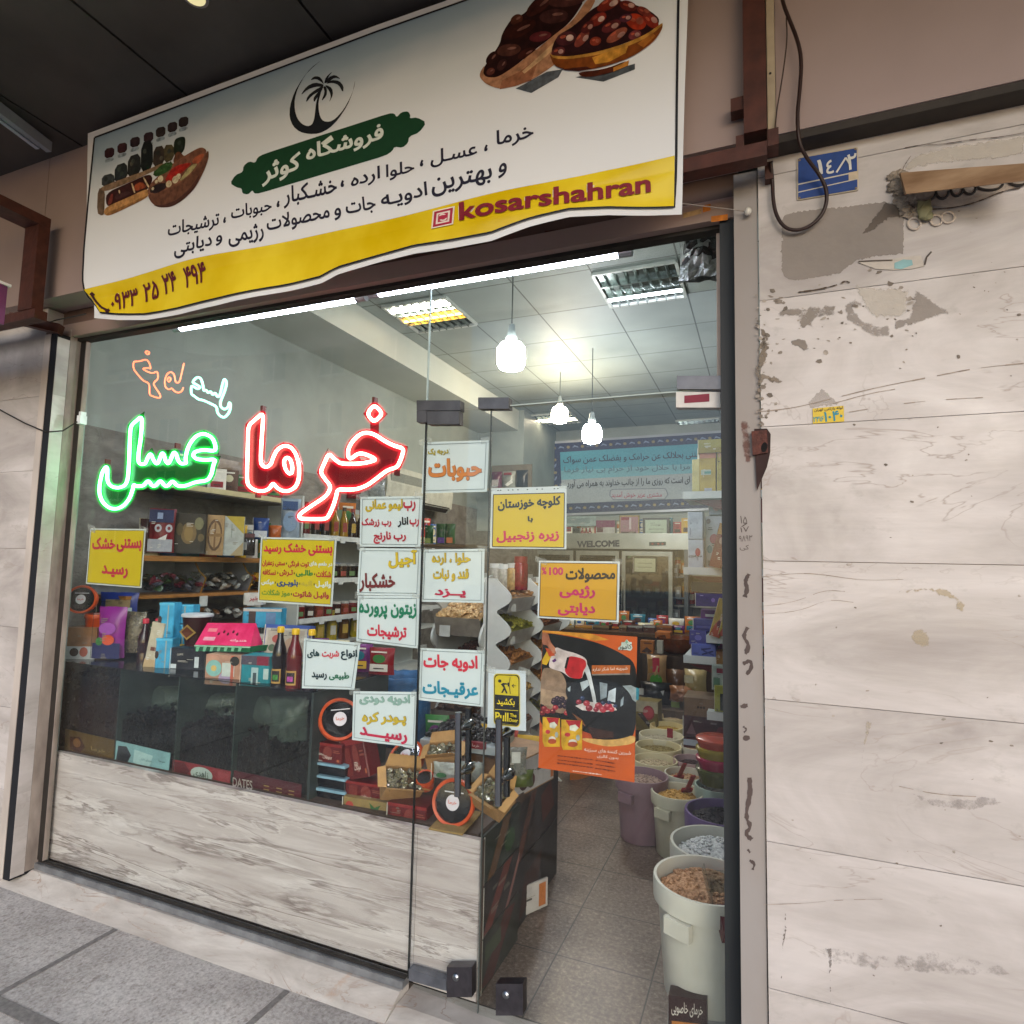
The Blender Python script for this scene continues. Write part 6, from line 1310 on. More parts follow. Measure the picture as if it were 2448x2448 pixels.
# jars on top of the rack
def jar(label, px, py, y, H, r, h, lid, group='jars on the nut rack', lab=None):
    B = fy(px, py, y); t = thing('jar', label, 'jar', B, group)
    mb = MB(); mb.lathe([(r * .95, 0), (r, H * .05), (r, H * .75), (r * .85, H * .82)], B, 14); mb.build('jar_body', pm(h, .15, var=.35, scale=40), t, 'x')
    mb = MB(); mb.lathe([(r * .9, H * .82), (r * .9, H), (.001, H * 1.001)], B, 14); mb.build('lid', pm(lid, .4), t, 'x')
    if lab: mb = MB(); mb.box(-r * .6, -r * 1.05, H * .25, r * .6, -r * .98, H * .6, 0, TR(B, R(15))); mb.build('label', pm(lab, .5), t)
    return t
for i, (px, py, h, lid, lb) in enumerate(((1185, 1410, '#8f8a80', '#c0bfba', 'clear jar of pale sweets with a white lid on the nut rack'), (1206, 1412, '#9a9488', '#c8c8c4', 'second clear jar with a white lid on the nut rack'), (1228, 1410, '#a08050', '#b9b4ac', 'amber jar on the nut rack'), (1244, 1410, '#7a1c20', '#7f2020', 'dark red jar at the right end of the nut rack'))):
    jar(lb, px, py, 1.45, .16 if i < 3 else .2, .045, h, lid)
for i, (px, py) in enumerate(((1180, 1382), (1202, 1380))):
    pack('small white printed tub on a jar lid ' + ('nearer the glass joint' if i == 0 else 'beside the amber jar'), 'box', (px - 10, py - 16, px + 10, py), 1.5, 10, .05, '#bdbbb4', [('r', .3, .3, .7, .6, '#6a5a4a')])
# blue sack
c = fy(955, 1655, .95); t = thing('grain_sack', 'open blue plastic sack of dark grain behind the sign column', 'sack', c)
mb = MB(); r_ = .15; mb.lathe([(r_ * .95, -.35), (r_, -.1), (r_ * 1.02, .0), (r_ * .95, .06), (r_ * .98, .095), (r_ * .9, .10), (r_ * .82, .06), (r_ * .8, .03)], c, 26, squash=(1.15, 1)); mb.v = [v + Vector((random.uniform(-.006, .006), random.uniform(-.006, .006), random.uniform(-.008, .008))) for v in mb.v]; mb.build('sack', pm('#2a5a86', .5, var=.3, scale=14, bmp=.4), t, 'all')
mb = MB(); mb.lathe([(r_ * .81, .045), (r_ * .4, .06), (.002, .062)], c, 20, squash=(1.15, 1)); mb.build('grain', pm('#2a2024', .8, var=.5, scale=90), t)
mb = MB(); mb.box(-2.3, .75, .02, -1.25, 1.15, fy(955, 1655, .95).z - .351); tag(mb.build('low_bench', pm('#55524a', .6, var=.2)), 'low grey bench under the blue grain sack', 'bench')

# ================================================================== LEFT WALL SHELVES
M_WOOD = pm('#8a5c28', .45, var=.25, scale=10, stretch=(3, 1, 6), h2='#a06c30')
t = thing('wall_shelf', 'wooden wall shelf with tall packs on the left wall', 'shelf', (-3.5, 1.0, 1.5))
zs_ = fx(480, 1331, -3.33).z
mb = MB(); mb.box(-3.632, 0.409, zs_ - .032, -3.33, 1.66, zs_); mb.build('board', M_WOOD, t)
zu = fx(580, 1185, -3.3).z
t = thing('wall_shelf', 'upper wall shelf with a pale front edge behind the green neon', 'shelf', (-3.5, 1.0, zu))
mb = MB(); mb.box(-3.632, 0.614, zu - .02, -3.305, 1.66, zu + .02); mb.build('board', pm('#3f352c', .5, var=.2), t)
mb = MB(); mb.box(-3.304, 0.614, zu - .012, -3.298, 1.66, zu + .022); mb.build('front_edge', pm('#b3a67c', .4), t)
zl = fx(470, 1419, -3.33).z
t = thing('bin_shelf', 'shelf of bulk bins with gold edged dividers on the left wall', 'shelf', (-3.5, 1.0, zl))
mb = MB(); mb.box(-3.632, 0.409, zl - .02, -3.33, 1.66, zl); mb.build('board', M_WOOD, t)
mb = MB(); mb.box(-3.633, 0.409, zl + .001, -3.625, 1.66, zs_ - .034); mb.build('back_board', pm('#8d9296', .4), t)
for px in (487, 600):
    p = fx(px, 1380, -3.35); y = p.y
    prof = [Vector((-3.62, y, zl + .002)), Vector((-3.62, y, zs_ - .04)), Vector((-3.43, y, zs_ - .04)), Vector((-3.39, y, (zl + zs_) / 2 + .02)), Vector((-3.33, y, (zl + zs_) / 2 - .02)), Vector((-3.37, y, zl + .002))]
    mb = MB(); mb.prism(prof, (0, .004, 0)); mb.build('divider', pm('#6f7076', .25, var=.1), t)
    mb = MB(); mb.tube(prof[2:], .006, 6); mb.build('gold_edge', pm('#b98d3a', .2, .7), t)
for i, (x0, x1, hs) in enumerate(((372, 480, ('#23261f', '#2c2d28', '#5a1c2a', '#2f4a24', '#44424a')), (492, 592, ('#3a3a38', '#6a5a4a', '#8a8a84', '#20201e')), (605, 690, ('#7a1c24', '#b98a24', '#3a2a24', '#8f8a84')))):
    mb = MB(); rr = random.Random(i + 3); a, b = fx(x0, 1400, -3.37).y, fx(x1, 1400, -3.37).y
    for k in range(46):
        mb.blob((rr.uniform(-3.6, -3.36), rr.uniform(a, b), zl + .03 + rr.uniform(0, .085)), .034, .03, .016, M=Matrix.Rotation(rr.uniform(0, 3), 4, 'Z') @ Matrix.Rotation(rr.uniform(-1, 1), 4, 'X'), jit=.3, mi=rr.randrange(len(hs)))
    o = mb.build('packed_sweets', [pm(h, .25, var=.3, scale=30) for h in hs], t); o['kind'] = 'stuff'
for px in (487, 600):
    p = fx(px, 1438, -3.325); mb = MB(); mb.box(-3.329, p.y - .03, p.z - .03, -3.326, p.y + .03, p.z + .035); mb.build('price_tag', pm('#b3b6b4', .5), t)
zq = fx(470, 1500, -3.33).z
t = thing('bin_shelf', 'lower shelf of bulk bins on the left wall behind the sky blue packs', 'shelf', (-3.5, 1.0, zq))
mb = MB(); mb.box(-3.632, 0.409, zq - .02, -3.33, 1.66, zq); mb.build('board', pm('#4a3420', .5, var=.2), t)
mb = MB(); rr = random.Random(77)
for k in range(60): mb.blob((rr.uniform(-3.6, -3.35), rr.uniform(0.728, 1.614), zq + .03 + rr.uniform(0, .07)), .034, .03, .016, M=Matrix.Rotation(rr.uniform(0, 3), 4, 'Z') @ Matrix.Rotation(rr.uniform(-1, 1), 4, 'X'), jit=.3, mi=rr.randrange(3))
mb.build('packed_sweets', [pm('#8a5c34', .3), pm('#3a3632', .3), pm('#9a9a94', .25)], t)['kind'] = 'stuff'
def sp_(px, py): return fx(px, py, -3.45).y
LS = -1
pouch('blue and red snack bag with a white logo ring on the wooden shelf', 'bag', (351, 1216, 416, 1321), 0.682, 42, .07, '#7a1a24', [('r', .05, .68, .95, .97, '#1c2752'), ('r', .05, .02, .95, .3, '#a9adb4'), ('e', .4, .55, .13, .09, '#b9bcc4'), ('e', .4, .55, .06, .04, '#7a1a24'), ('e', .8, .55, .13, .09, '#b9bcc4'), ('e', .8, .55, .06, .04, '#7a1a24'), ('r', .35, .76, .55, .9, '#8fa0c0'), ('p', [(.4, .3), (.75, .42), (.7, .28)], '#e0e0dc')])
pack('black gift box with a pale peach blossom on the wooden shelf', 'box', (410, 1227, 489, 1323), 0.807, 42, .06, '#1c1712', [('e', .48, .5, .24, .27, '#7a6440'), ('e', .48, .5, .14, .2, '#8f7648'), ('e', .78, .75, .14, .16, '#7a7858'), ('e', .2, .6, .1, .16, '#55482e'), ('e', .86, .4, .1, .1, '#6a5a3c')])
pack('kraft paper box with round windows on the wooden shelf', 'box', (489, 1231, 532, 1327), 0.955, 42, .06, '#a3845a', [('e', .5, .5, .42, .4, '#5f4630'), ('e', .5, .5, .33, .32, '#a88a62'), ('r', .45, .15, .55, .88, '#7a5c3c'), ('r', .1, .46, .9, .54, '#8a6a44')])
pack('white and yellow box at the right end of the wooden shelf', 'box', (530, 1234, 580, 1328), 1.046, 42, .06, '#a9b0ac', [('p', [(.1, 1), (1, 1), (1, .55)], '#b09a34'), ('p', [(.4, 0), (1, 0), (1, .35)], '#a3906c'), ('r', .38, .45, .44, .8, '#8a928e')])
jar('dark jar with a pale band beside the white and yellow box', 588, 1328, 1.205, .15, .055, '#2c2624', '#5a3a3a', 'things on the wooden shelf', '#a5a5a0')
pouch('navy blue and white bag behind the five line yellow sign', 'bag', (603, 1238, 642, 1290), 1.296, 42, .06, '#1f3a72', [('r', .1, .1, .9, .4, '#b0b4ba')])
pouch('orange bag tucked behind the five line yellow sign', 'bag', (640, 1256, 672, 1290), 1.41, 42, .05, '#a8582a')
pouch('tall pale blue snack bag under the red neon tail', 'bag', (668, 1192, 716, 1286), 1.523, 40, .08, '#8a97a4', [('r', .1, .7, .85, .92, '#24426e'), ('e', .5, .4, .35, .25, '#6f86a0')], crump=.1)
pouch('maroon bag half hidden at the left end of the wooden shelf', 'bag', (330, 1240, 358, 1320), 0.637, 42, .06, '#401820')

# white metal shelving farther along the left wall
t = thing('shelving_unit', 'white metal wall shelving with price strips along the left wall', 'shelving', (-3.45, 2.2, 0))
M_WHITE = pm('#b9bdb9', .35, var=.06)
Z_A, Z_B, Z_C, Z_D = fx(805, 1285, -3.28).z, fx(830, 1384, -3.28).z, fx(770, 1478, -3.28).z, .86
mb = MB()
for z in (Z_A, Z_B, Z_C, Z_D, .45): mb.box(-3.63, 1.773, z - .02, -3.285, 4.024, z)
mb.box(-3.634, 1.762, .05, -3.6305, 4.024, 2.02); mb.box(-3.63, 1.751, .05, -3.29, 1.771, 2.02); mb.build('boards', M_WHITE, t)
mb = MB()
for z in (Z_A, Z_B, Z_C): 
    mb.box(-3.2845, 1.773, z - .028, -3.28, 4.024, z + .012)
    for k in range(9): mb.box(-3.2795, 2.0 + k * .22, z - .045, -3.277, 2.06 + k * .22, z + .0)
mb.build('price_strip', pm('#c2c5c2', .4), t)
rr = random.Random(12)
proto = {}
def row_item(kind, x, y, z, hcol, H, r, lb, grp, lid=None):
    key = (kind, hcol, H, r)
    if key not in proto:
        t = thing(kind, lb, kind, (0, 0, 0), grp)
        if kind == 'bottle':
            mb = MB(); mb.lathe([(r, 0), (r, H * .58), (r * .45, H * .75), (r * .4, H * .88)], (0, 0, 0), 12); mb.build('bottle_body', pm(hcol, .12, var=.25), t, 'x', world=False)
            mb = MB(); mb.lathe([(r * .48, H * .88), (r * .48, H)], (0, 0, 0), 10); mb.build('cap', pm(lid or '#7a1c1c', .4), t, world=False)
        else:
            mb = MB(); mb.lathe([(r, 0), (r, H * .8), (r * .85, H * .84)], (0, 0, 0), 12); mb.build('jar_body', pm(hcol, .15, var=.3, scale=40), t, 'x', world=False)
            mb = MB(); mb.lathe([(r * .9, H * .84), (r * .9, H)], (0, 0, 0), 12); mb.build('lid', pm(lid or '#b0aca4', .4), t, world=False)
        mb = MB(); mb.box(r * .94, -r * .5, H * .2, r * 1.06, r * .5, H * .5); mb.build('label', pm(rr.choice(('#b9b4a8', '#a88a3a', '#8a3a30', '#5f7a4a')), .5), t, world=False)
        proto[key] = t; o = t
    else: o = copy_tree(proto[key]); o['label'] = lb; o['group'] = grp
    o.location = (x, y, z); o.rotation_euler = (0, 0, -.6); return o
for k in range(9):
    y = 1.88 + k * .12; hc, lid = (('#5a1216', '#8a1c1c'), ('#24140f', '#7a1c1c'), ('#8a6a1c', '#3a241c'), ('#2a241c', '#2c2c30'))[(k * 3 + k // 2) % 4]
    row_item('bottle', -3.36, y, Z_A, hc, .27, .036, 'small syrup bottle in the row on the white shelving top board', 'bottles on the white shelving', lid)
for k in range(12):
    row_item('jar', -3.36, 1.86 + k * .112, Z_C + .002, ('#6a1a18', '#3a1c16', '#7a3a24')[k % 3], .115, .04, 'small jar in the row on the lower white shelving board', 'jars on the lower shelving board')
for k in range(11):
    row_item('jar', -3.36, 1.88 + k * .12, Z_B, ('#241410', '#3a2418', '#1c1412')[k % 3], .13, .045, 'dark preserve jar in the row on the middle white shelving board', 'jars on the middle shelving board', '#8a8a84')
for k in range(10):
    row_item('bottle', -3.36, 2.1 + k * .16, Z_D, ('#8a7a18', '#9a861c', '#5a3a14')[k % 3], .25, .045, 'yellow oil bottle on the bottom white shelving board', 'bottles on the bottom shelving board', '#8a7a1c')
pouch('red snack bag among the bottles on the white shelving', 'bag', (757, 1225, 785, 1275), 2.262, 40, .06, '#8a141c', name='bag')
pouch('pale green snack bag beside the red one on the white shelving', 'bag', (786, 1218, 816, 1282), 2.319, 40, .06, '#7f9478', [('e', .5, .4, .3, .25, '#4a7a4a')])
pouch('dark purple bag under the tip of the red neon', 'bag', (714, 1248, 756, 1270), 2.091, 40, .06, '#2a1030')
pouch('clear bag of biscuits hanging above the white shelving', 'bag', (736, 1110, 776, 1180), 2.432, 40, .06, '#8f8a80', [('e', .5, .3, .4, .25, '#5a3a24')])
pouch('tall clear bag behind the red neon near the air conditioner', 'bag', (860, 1140, 922, 1190), 2.887, 40, .08, '#8f9498', mat=film('#98a0a2', .7))
pouch('red packet lying on the shelving behind the red neon', 'bag', (828, 1178, 860, 1192), 2.773, 40, .06, '#7a1a24')
t = thing('wall_tile_panel', 'brown patterned stone panel on the left wall behind the neon', 'panel', (-3.63, 1.3, 2))
a, b = fx(520, 1087, -3.628), fx(592, 1170, -3.628)
mb = MB(); mb.box(-3.634, a.y, b.z, -3.626, b.y + .25, a.z - .02); mb.build('panel', marble('brown_stone_panel', ('#5a4a3c', '#75604c', '#8a7660', '#9a8a74'), (1, 1, 1), (0, 0, 0), '#40342a', .03, 4), t)
# air conditioner
t = thing('air_conditioner', 'white split air conditioner high on the left wall behind the signs', 'air conditioner', (-3.5, 4.3, 2.2))
p0, p1 = fx(925, 1150, -3.38), fx(1080, 1200, -3.38); z0_, z1_ = fx(1080, 1228, -3.38).z, fx(1080, 1165, -3.38).z
y0_, y1_ = fx(925, 1170, -3.38).y, fx(1082, 1190, -3.38).y
mb = MB(); pr = [Vector((-3.649, y0_, z0_ + .05)), Vector((-3.45, y0_, z0_)), Vector((-3.39, y0_, z0_ + .05)), Vector((-3.375, y0_, z0_ + .2)), Vector((-3.39, y0_, z1_ + .06)), Vector((-3.649, y0_, z1_ + .08))]
mb.prism(pr, (0, y1_ - y0_, 0)); mb.build('case', pm('#b3b3a6', .4), t)
mb = MB(); mb.box(-3.381, y0_ + .06, z0_ + .22, -3.373, y1_ - .3, z1_ - .0); mb.build('grille', pm('#7d8078', .5, var=.3, scale=120), t)
mb = MB(); mb.add([(-3.384, y0_ + .04, z0_ + .066), (-3.384, y1_ - .06, z0_ + .066), (-3.44, y1_ - .06, z0_ + .008), (-3.44, y0_ + .04, z0_ + .008)], [(0, 1, 2, 3)]); mb.v = [v + Vector((.004, 0, -.004)) for v in mb.v]; mb.build('outlet_slot', M_DARK, t)
# green packs on the corner ledge
for i, (lb, rc, c2) in enumerate((('green leafy snack bag with purple print on the corner ledge', (1042, 1252, 1070, 1300), '#4a2a7a'), ('green snack bag with an orange base on the corner ledge', (1064, 1252, 1088, 1300), '#a85a2a'), ('pale green snack bag nearest the sign column on the ledge', (1014, 1256, 1036, 1300), '#6a7a3a'))):
    pouch(lb, 'bag', rc, 3.0, 20, .1, '#1f4a26', [('r', .2, .03, .8, .3, c2)])
mb = MB(); p = fy(1040, 1301, 3.0); mb.box(-3.6, 2.9, p.z - .03, -2.2, 3.25, p.z - .003); tag(mb.build('ledge', pm('#55432f', .5)), 'brown ledge carrying the green snack bags', 'ledge')

# ================================================================== BUCKETS OF PULSES AND GRAIN
def bucket(label, px, py, zr, hw, h, content, z0=0.0, grain=.006, heap=.03, n=26, seed=1, hide=False, gh2=None, squash=1):
    heap += .012; c = fz(px, py, zr); dep = (c - CAM).dot(FWD); r = hw / FPX * dep
    t = thing('bucket', label, 'bucket', (c.x, c.y, z0), 'open buckets along the aisle')
    H = zr - z0; b = Vector((c.x, c.y, z0))
    mb = MB(); mb.lathe([(r * .74, 0), (r * .78, .006), (r * .90, H * .80), (r * .90, H * .82)], b, 32); mb.build('bucket_body', pm(h, .4, var=.16, scale=5, stretch=(1, 1, .4)), t, 'x')
    mb = MB(); mb.lathe([(r * .905, H * .80), (r * .99, H * .81), (r * 1.0, H * .97), (r * .985, H), (r * .93, H), (r * .88, H * .86), (r * .86, H * .60)], b, 32)
    mb.f = mb.f[:-2]; mb.mi = mb.mi[:-2]; mb.build('rim', pm(h, .35, var=.06, scale=6), t, 'x')
    mb = MB()
    for a in (R(-115), R(65)):
        M = TR(b + Vector((math.cos(a) * r * .99, math.sin(a) * r * .99, H * .80)), a + R(90)); mb.box(-.045, -.012, -.05 * H / .35, .045, .012, .0, 0, M)
    mb.build('handle_lug', pm(h, .35, var=.06, scale=6), t)
    rr = random.Random(seed); R2 = r * .86
    mb = MB(); prof = [(R2 * (1 - i / 8) if i < 8 else .001, H * .88 + heap * math.sin(i / 8 * math.pi / 2)) for i in range(9)]
    mb.lathe(prof, b, 24)
    if grain:
        dense = int(min(520, 9000 * R2 * R2)) if grain > .004 else 0
        for k in range(dense):
            a = rr.uniform(0, 6.283); q = R2 * .97 * math.sqrt(rr.random()); zz = H * .88 + heap * math.sin((1 - q / R2) * math.pi / 2)
            mb.blob(b + Vector((q * math.cos(a), q * math.sin(a), zz + grain * .3)), grain * 1.3, grain, grain * .7, M=Matrix.Rotation(rr.uniform(0, 3), 4, 'Z') @ Matrix.Rotation(rr.uniform(-.6, .6), 4, 'X'), jit=.2, n=5, k=3)
    mb.build('contents', pm(content, .75, var=.35, scale=95, h2=gh2, bmp=.4), t)['kind'] = 'stuff'
    return c, r, t
c, r, t1 = bucket('big white bucket of pinkish pulses nearest the door frame', 1688, 2100, .475, 124, '#cfcabc', '#a9784e', z0=.11, grain=.008, heap=.035, seed=1, gh2='#c99a74')
M = TR(c + Vector((r * .28, -r * .35, .0)), R(200), R(-35)); s = thing('scoop', 'clear and red plastic scoop stuck in the nearest bucket', 'scoop', M.translation)
mb = MB(); mb.box(-.04, -.07, -.01, .04, .06, -.006, 0, M); mb.box(-.043, -.07, -.01, -.04, .06, .03, 0, M); mb.box(.04, -.07, -.01, .043, .06, .03, 0, M); mb.build('scoop_blade', glassy('#e6ecee', 1, .05, name='clear_plastic'), s)
mb = MB(); mb.box(-.03, .0605, -.015, .03, .15, .035, 0, M); mb.build('handle', pm('#5a1420', .4), s)
mb = MB(); cc = Vector((c.x, c.y, 0)); mb.lathe([(r * .72, 0), (r * .70, .108)], cc, 28); tag(mb.build('white_tub', pm('#a9a9a6', .4, var=.1), None, 'x'), 'upturned white tub under the nearest bucket', 'tub')
p0 = fy(1598, 2378, c.y - r * .95); p1 = fy(1690, 2392, c.y - r * .95)
t = thing('box', 'dark maroon date box with white script below the nearest bucket', 'box', (p0.x, p0.y, 0))
q = [p0, p1, Vector((p1.x, p1.y, .0)), Vector((p0.x, p0.y, .0))]; mb = MB(); mb.hexa(q, (0, .05, 0)); mb.build('carton', pm('#2c1414', .4, var=.2), t)
ata = onplane(c.y - r * .95)
lettering(t, 'خرمای خاصویی', (1605, 2410), (1680, 2418), 34, ata, '#c4bcb0', .012); picture(t, 'gold_band', [([(1606, 2440), (1676, 2448), (1676, 2456), (1606, 2448)], '#a8682c')], ata)
bucket('white bucket of flour second from the door frame', 1712, 2016, .45, 108, '#c4c1b4', '#c3c4c2', grain=.0075, heap=.05, seed=2, gh2='#d6d6d4')
bucket('purple rimmed bucket of black dried limes', 1727, 1940, .43, 88, '#6a5580', '#221d24', grain=.013, heap=.03, seed=3)
bucket('white bucket of yellow split peas with a red scoop', 1619, 1890, .325, 62, '#c6c0a8', '#b58436', grain=.006, heap=.015, seed=4, gh2='#c99c4c')
bucket('lilac bucket of pale grain beside the poster', 1534, 1852, .345, 63, '#8a6f76', '#a3897a', grain=.006, heap=.01, seed=5)
bucket('white bucket of orange beige grain with a scoop behind the split peas', 1639, 1848, .33, 50, '#c8c2ae', '#a8805c', grain=.006, heap=.015, seed=6)
bucket('pale green rimmed bucket of dark seeds under the coloured tubs', 1716, 1877, .36, 54, '#9fb0a4', '#2c2a24', grain=.006, heap=.01, seed=7)
bucket('cream bucket of pale flakes behind the lilac bucket', 1566, 1815, .335, 53, '#d4c7a0', '#b9a684', grain=.008, heap=.012, seed=8)
bucket('pink rimmed bucket of dark red beans', 1653, 1815, .335, 43, '#b59490', '#3a1a18', grain=.009, heap=.012, seed=9)
bucket('cream bucket of olive lentils in the middle of the left row', 1574, 1782, .335, 55, '#d6c79c', '#8a7844', grain=.006, heap=.012, seed=10)
bucket('white bucket of pale rice with a red tag', 1581, 1756, .335, 53, '#d8ceb0', '#b3a890', grain=.005, heap=.006, seed=11)
bucket('cream bucket of yellow grain far down the left row', 1595, 1734, .335, 41, '#dcc890', '#b3923e', grain=.006, heap=.012, seed=12)
bucket('small far cream bucket of pinkish grain', 1607, 1713, .335, 34, '#dcc694', '#b39a76', grain=.006, heap=.012, seed=13)
bucket('small far bucket with a green price card', 1611, 1696, .335, 30, '#dac28a', '#a58a4c', grain=.006, heap=.01, seed=14)
bucket('farthest cream bucket at the end of the left row', 1613, 1679, .335, 29, '#d8c08a', '#b09058', grain=.006, heap=.01, seed=15)
bucket('white bucket partly hidden beside the maroon box', 1664, 1783, .335, 36, '#d0c8b4', '#a9885c', grain=.006, heap=.01, seed=16)
for lb, px, py, zr in (('red plastic scoop in the yellow split peas', 1646, 1880, .35), ('red plastic scoop in the orange beige grain', 1626, 1850, .35)):
    M = TR(fz(px, py, zr), R(30), R(40)); mb = MB(); mb.box(-.012, -.004, -.02, .012, .004, .10, 0, M); mb.box(-.03, -.006, -.05, .03, .006, -.0205, 0, M); tag(mb.build('scoop', pm('#8a2420', .4)), lb, 'scoop')
p = fz(1604, 1758, .34); mb = MB(); mb.box(p.x - .02, p.y - .05, .335, p.x + .02, p.y - .047, .40); tag(mb.build('tag', pm('#8a1c2c', .5)), 'small red tag standing in the pale rice bucket', 'tag')
p = fz(1616, 1694, .345); mb = MB(); mb.box(p.x - .035, p.y - .05, .335, p.x + .035, p.y - .047, .41); tag(mb.build('price_card', pm('#6a7a3c', .5)), 'green price card standing in a far bucket', 'price card')

# ================================================================== RIGHT SHELVES
YR = 1.42
t = thing('shelf_unit', 'white retail shelf unit with box displays at the right edge of the doorway', 'shelving', (-.2, YR, 0))
def shelf_board(px0, px1, py, y, th=.03, dep=.38, hook=True):
    a, b = fy(px0, py, y), fy(px1, py, y); mb = MB(); mb.box(a.x, y, a.z - th, .73, y + dep, a.z); mb.box(a.x, y - .004, a.z - th - .004, .73, y - .0002, a.z + .006)
    mb.build('board', M_WHITE, t); return a.z
for px0, py, y in ((1632, 1178, 1.42), (1634, 1358, 1.42), (1688, 1520, 1.30), (1634, 1568, 1.36), (1690, 1703, 1.22)): shelf_board(px0, 1740, py, y)
mb = MB(); a = fy(1646, 1190, 1.5)
for py, y in ((1192, 1.43), (1374, 1.43), (1586, 1.37)):
    p = fy(1648, py, y); mb.prism([Vector((p.x, y + .02, p.z - .006)), Vector((p.x + .42, y + .02, p.z - .006)), Vector((p.x + .42, y + .02, p.z - .15))], (0, .02, 0))
mb.build('bracket', pm('#5a1418', .4, var=.2), t)
mb = MB(); mb.box(.30, YR + .42, .03, .74, YR + .45, 2.35); mb.build('back_panel', pm('#7a7c80', .5), t)
RS = 'boxes on the right shelf unit'
for lb, rc, y, an, dp, h, it in (
    ('tall yellow box with a small turquoise label on the top right shelf', (1672, 1083, 1712, 1188), 1.44, 0, .12, '#a8903c', [('r', .1, .5, .7, .62, '#a0aa98'), ('r', .3, .53, .7, .58, '#5a8a7c'), ('r', .3, .12, .75, .2, '#9a9aa0'), ('r', .0, .88, 1, 1, '#b07a5c')]),
    ('yellow box partly hidden by the jamb on the top right shelf', (1714, 1080, 1742, 1188), 1.44, 0, .12, '#a0903f', [('r', .1, .88, 1, 1, '#a8865c')]),
    ('yellow green box lying across the top of the yellow boxes', (1668, 1050, 1742, 1082), 1.43, 0, .14, '#93893a', [('r', 0, 0, 1, .4, '#8a7a34')]),
    ('pale yellow faceted box at the left end of the top right shelf', (1654, 1098, 1673, 1176), 1.5, -20, .12, '#9c935c', []),
    ('tall white box with a red emblem on the right shelf', (1645, 1290, 1682, 1357), 1.43, 0, .10, '#a9b0bc', [('e', .63, .55, .17, .15, '#8a1c34'), ('t', 'برنج', .02, .4, .9, .1, '#2a2a30')]),
    ('plain white box stacked on the white box with a red emblem', (1644, 1224, 1681, 1288), 1.43, 0, .10, '#a4acb8', [('r', .16, .15, .2, .4, '#6a7080')]),
    ('floral white box behind the leaning red boxes', (1686, 1234, 1740, 1356), 1.5, 0, .1, '#aab0b8', [('e', .4, .55, .2, .1, '#9a3a5a'), ('e', .2, .35, .12, .08, '#4a7a8a'), ('e', .6, .3, .2, .08, '#3a5a6a'), ('e', .15, .9, .1, .05, '#5a4a5a')]),
    ('grey silver box under the top right shelf', (1694, 1196, 1740, 1230), 1.5, 0, .12, '#7f8c98', [('e', .4, .5, .18, .25, '#a07a80')]),
    ('dark green flat pack on the purple box', (1652, 1392, 1740, 1416), 1.44, 0, .14, '#1f2a28', []),
    ('purple box under the dark green flat pack', (1662, 1419, 1740, 1450), 1.44, 0, .12, '#3f2a63', [('e', .55, .5, .06, .16, '#7a5aa0'), ('r', .15, .78, .25, .86, '#8a7aa8')]),
    ('dull purple box below the larger purple box', (1656, 1482, 1740, 1512), 1.46, 0, .12, '#3c3a70', [('r', .1, .3, .5, .5, '#56548a')]),
    ('violet box with a lavender print behind the lavender pack', (1648, 1508, 1690, 1541), 1.42, 0, .12, '#45427e', [('e', .5, .5, .2, .2, '#6a66a4')]),
    ('lavender blue box with dark stalks on the lower right shelf', (1652, 1541, 1712, 1573), 1.38, 0, .12, '#5560a4', [('p', [(.45, .2), (.9, .5), (.85, .6), (.42, .3)], '#2a2c5a'), ('p', [(.5, .6), (.92, .3), (.9, .2), (.48, .5)], '#343a70'), ('p', [(.4, .7), (.8, .8), (.78, .7), (.42, .55)], '#2f3264')]),
    ('mustard box on the lower right shelf by the jamb', (1712, 1558, 1742, 1594), 1.32, 0, .1, '#7a5424', [('r', 0, .7, 1, 1, '#6a4420')]),
    ('dark red box standing on the floor pile below the right shelf', (1632, 1716, 1740, 1766), 1.30, 0, .2, '#38141c', [('p', [(.08, .15), (.2, .7), (.3, .15)], '#6a4a50'), ('e', .85, .4, .1, .25, '#6a3038'), ('r', .62, .72, .75, .8, '#7a6a6a')]),
    ('brown carton with three dark dots on the dark red box', (1634, 1670, 1712, 1717), 1.31, 0, .2, '#6a5036', [('e', .45, .55, .03, .06, '#2a1c14'), ('e', .54, .55, .03, .06, '#2a1c14'), ('e', .63, .55, .03, .06, '#2a1c14')]),
    ('white edged maroon tray under the dark red box', (1634, 1768, 1694, 1790), 1.29, 0, .2, '#4a1018', [('r', 0, .3, .85, .95, '#a4a9b0')]),
    ('white and green tea box leaning on the lowest right shelf', (1702, 1592, 1740, 1650), 1.26, 0, .06, '#8a958c', [('r', .1, .1, .5, .5, '#4a6a54'), ('r', .3, .7, .9, .9, '#6a2030')]),
    ('yellow pack with a dark photo on the lowest right shelf', (1708, 1640, 1742, 1702), 1.24, 0, .05, '#8a8a34', [('r', .4, .05, 1, .7, '#1c2420')])):
    pack(lb, 'box', rc, y, an, dp, h, it, group=RS)
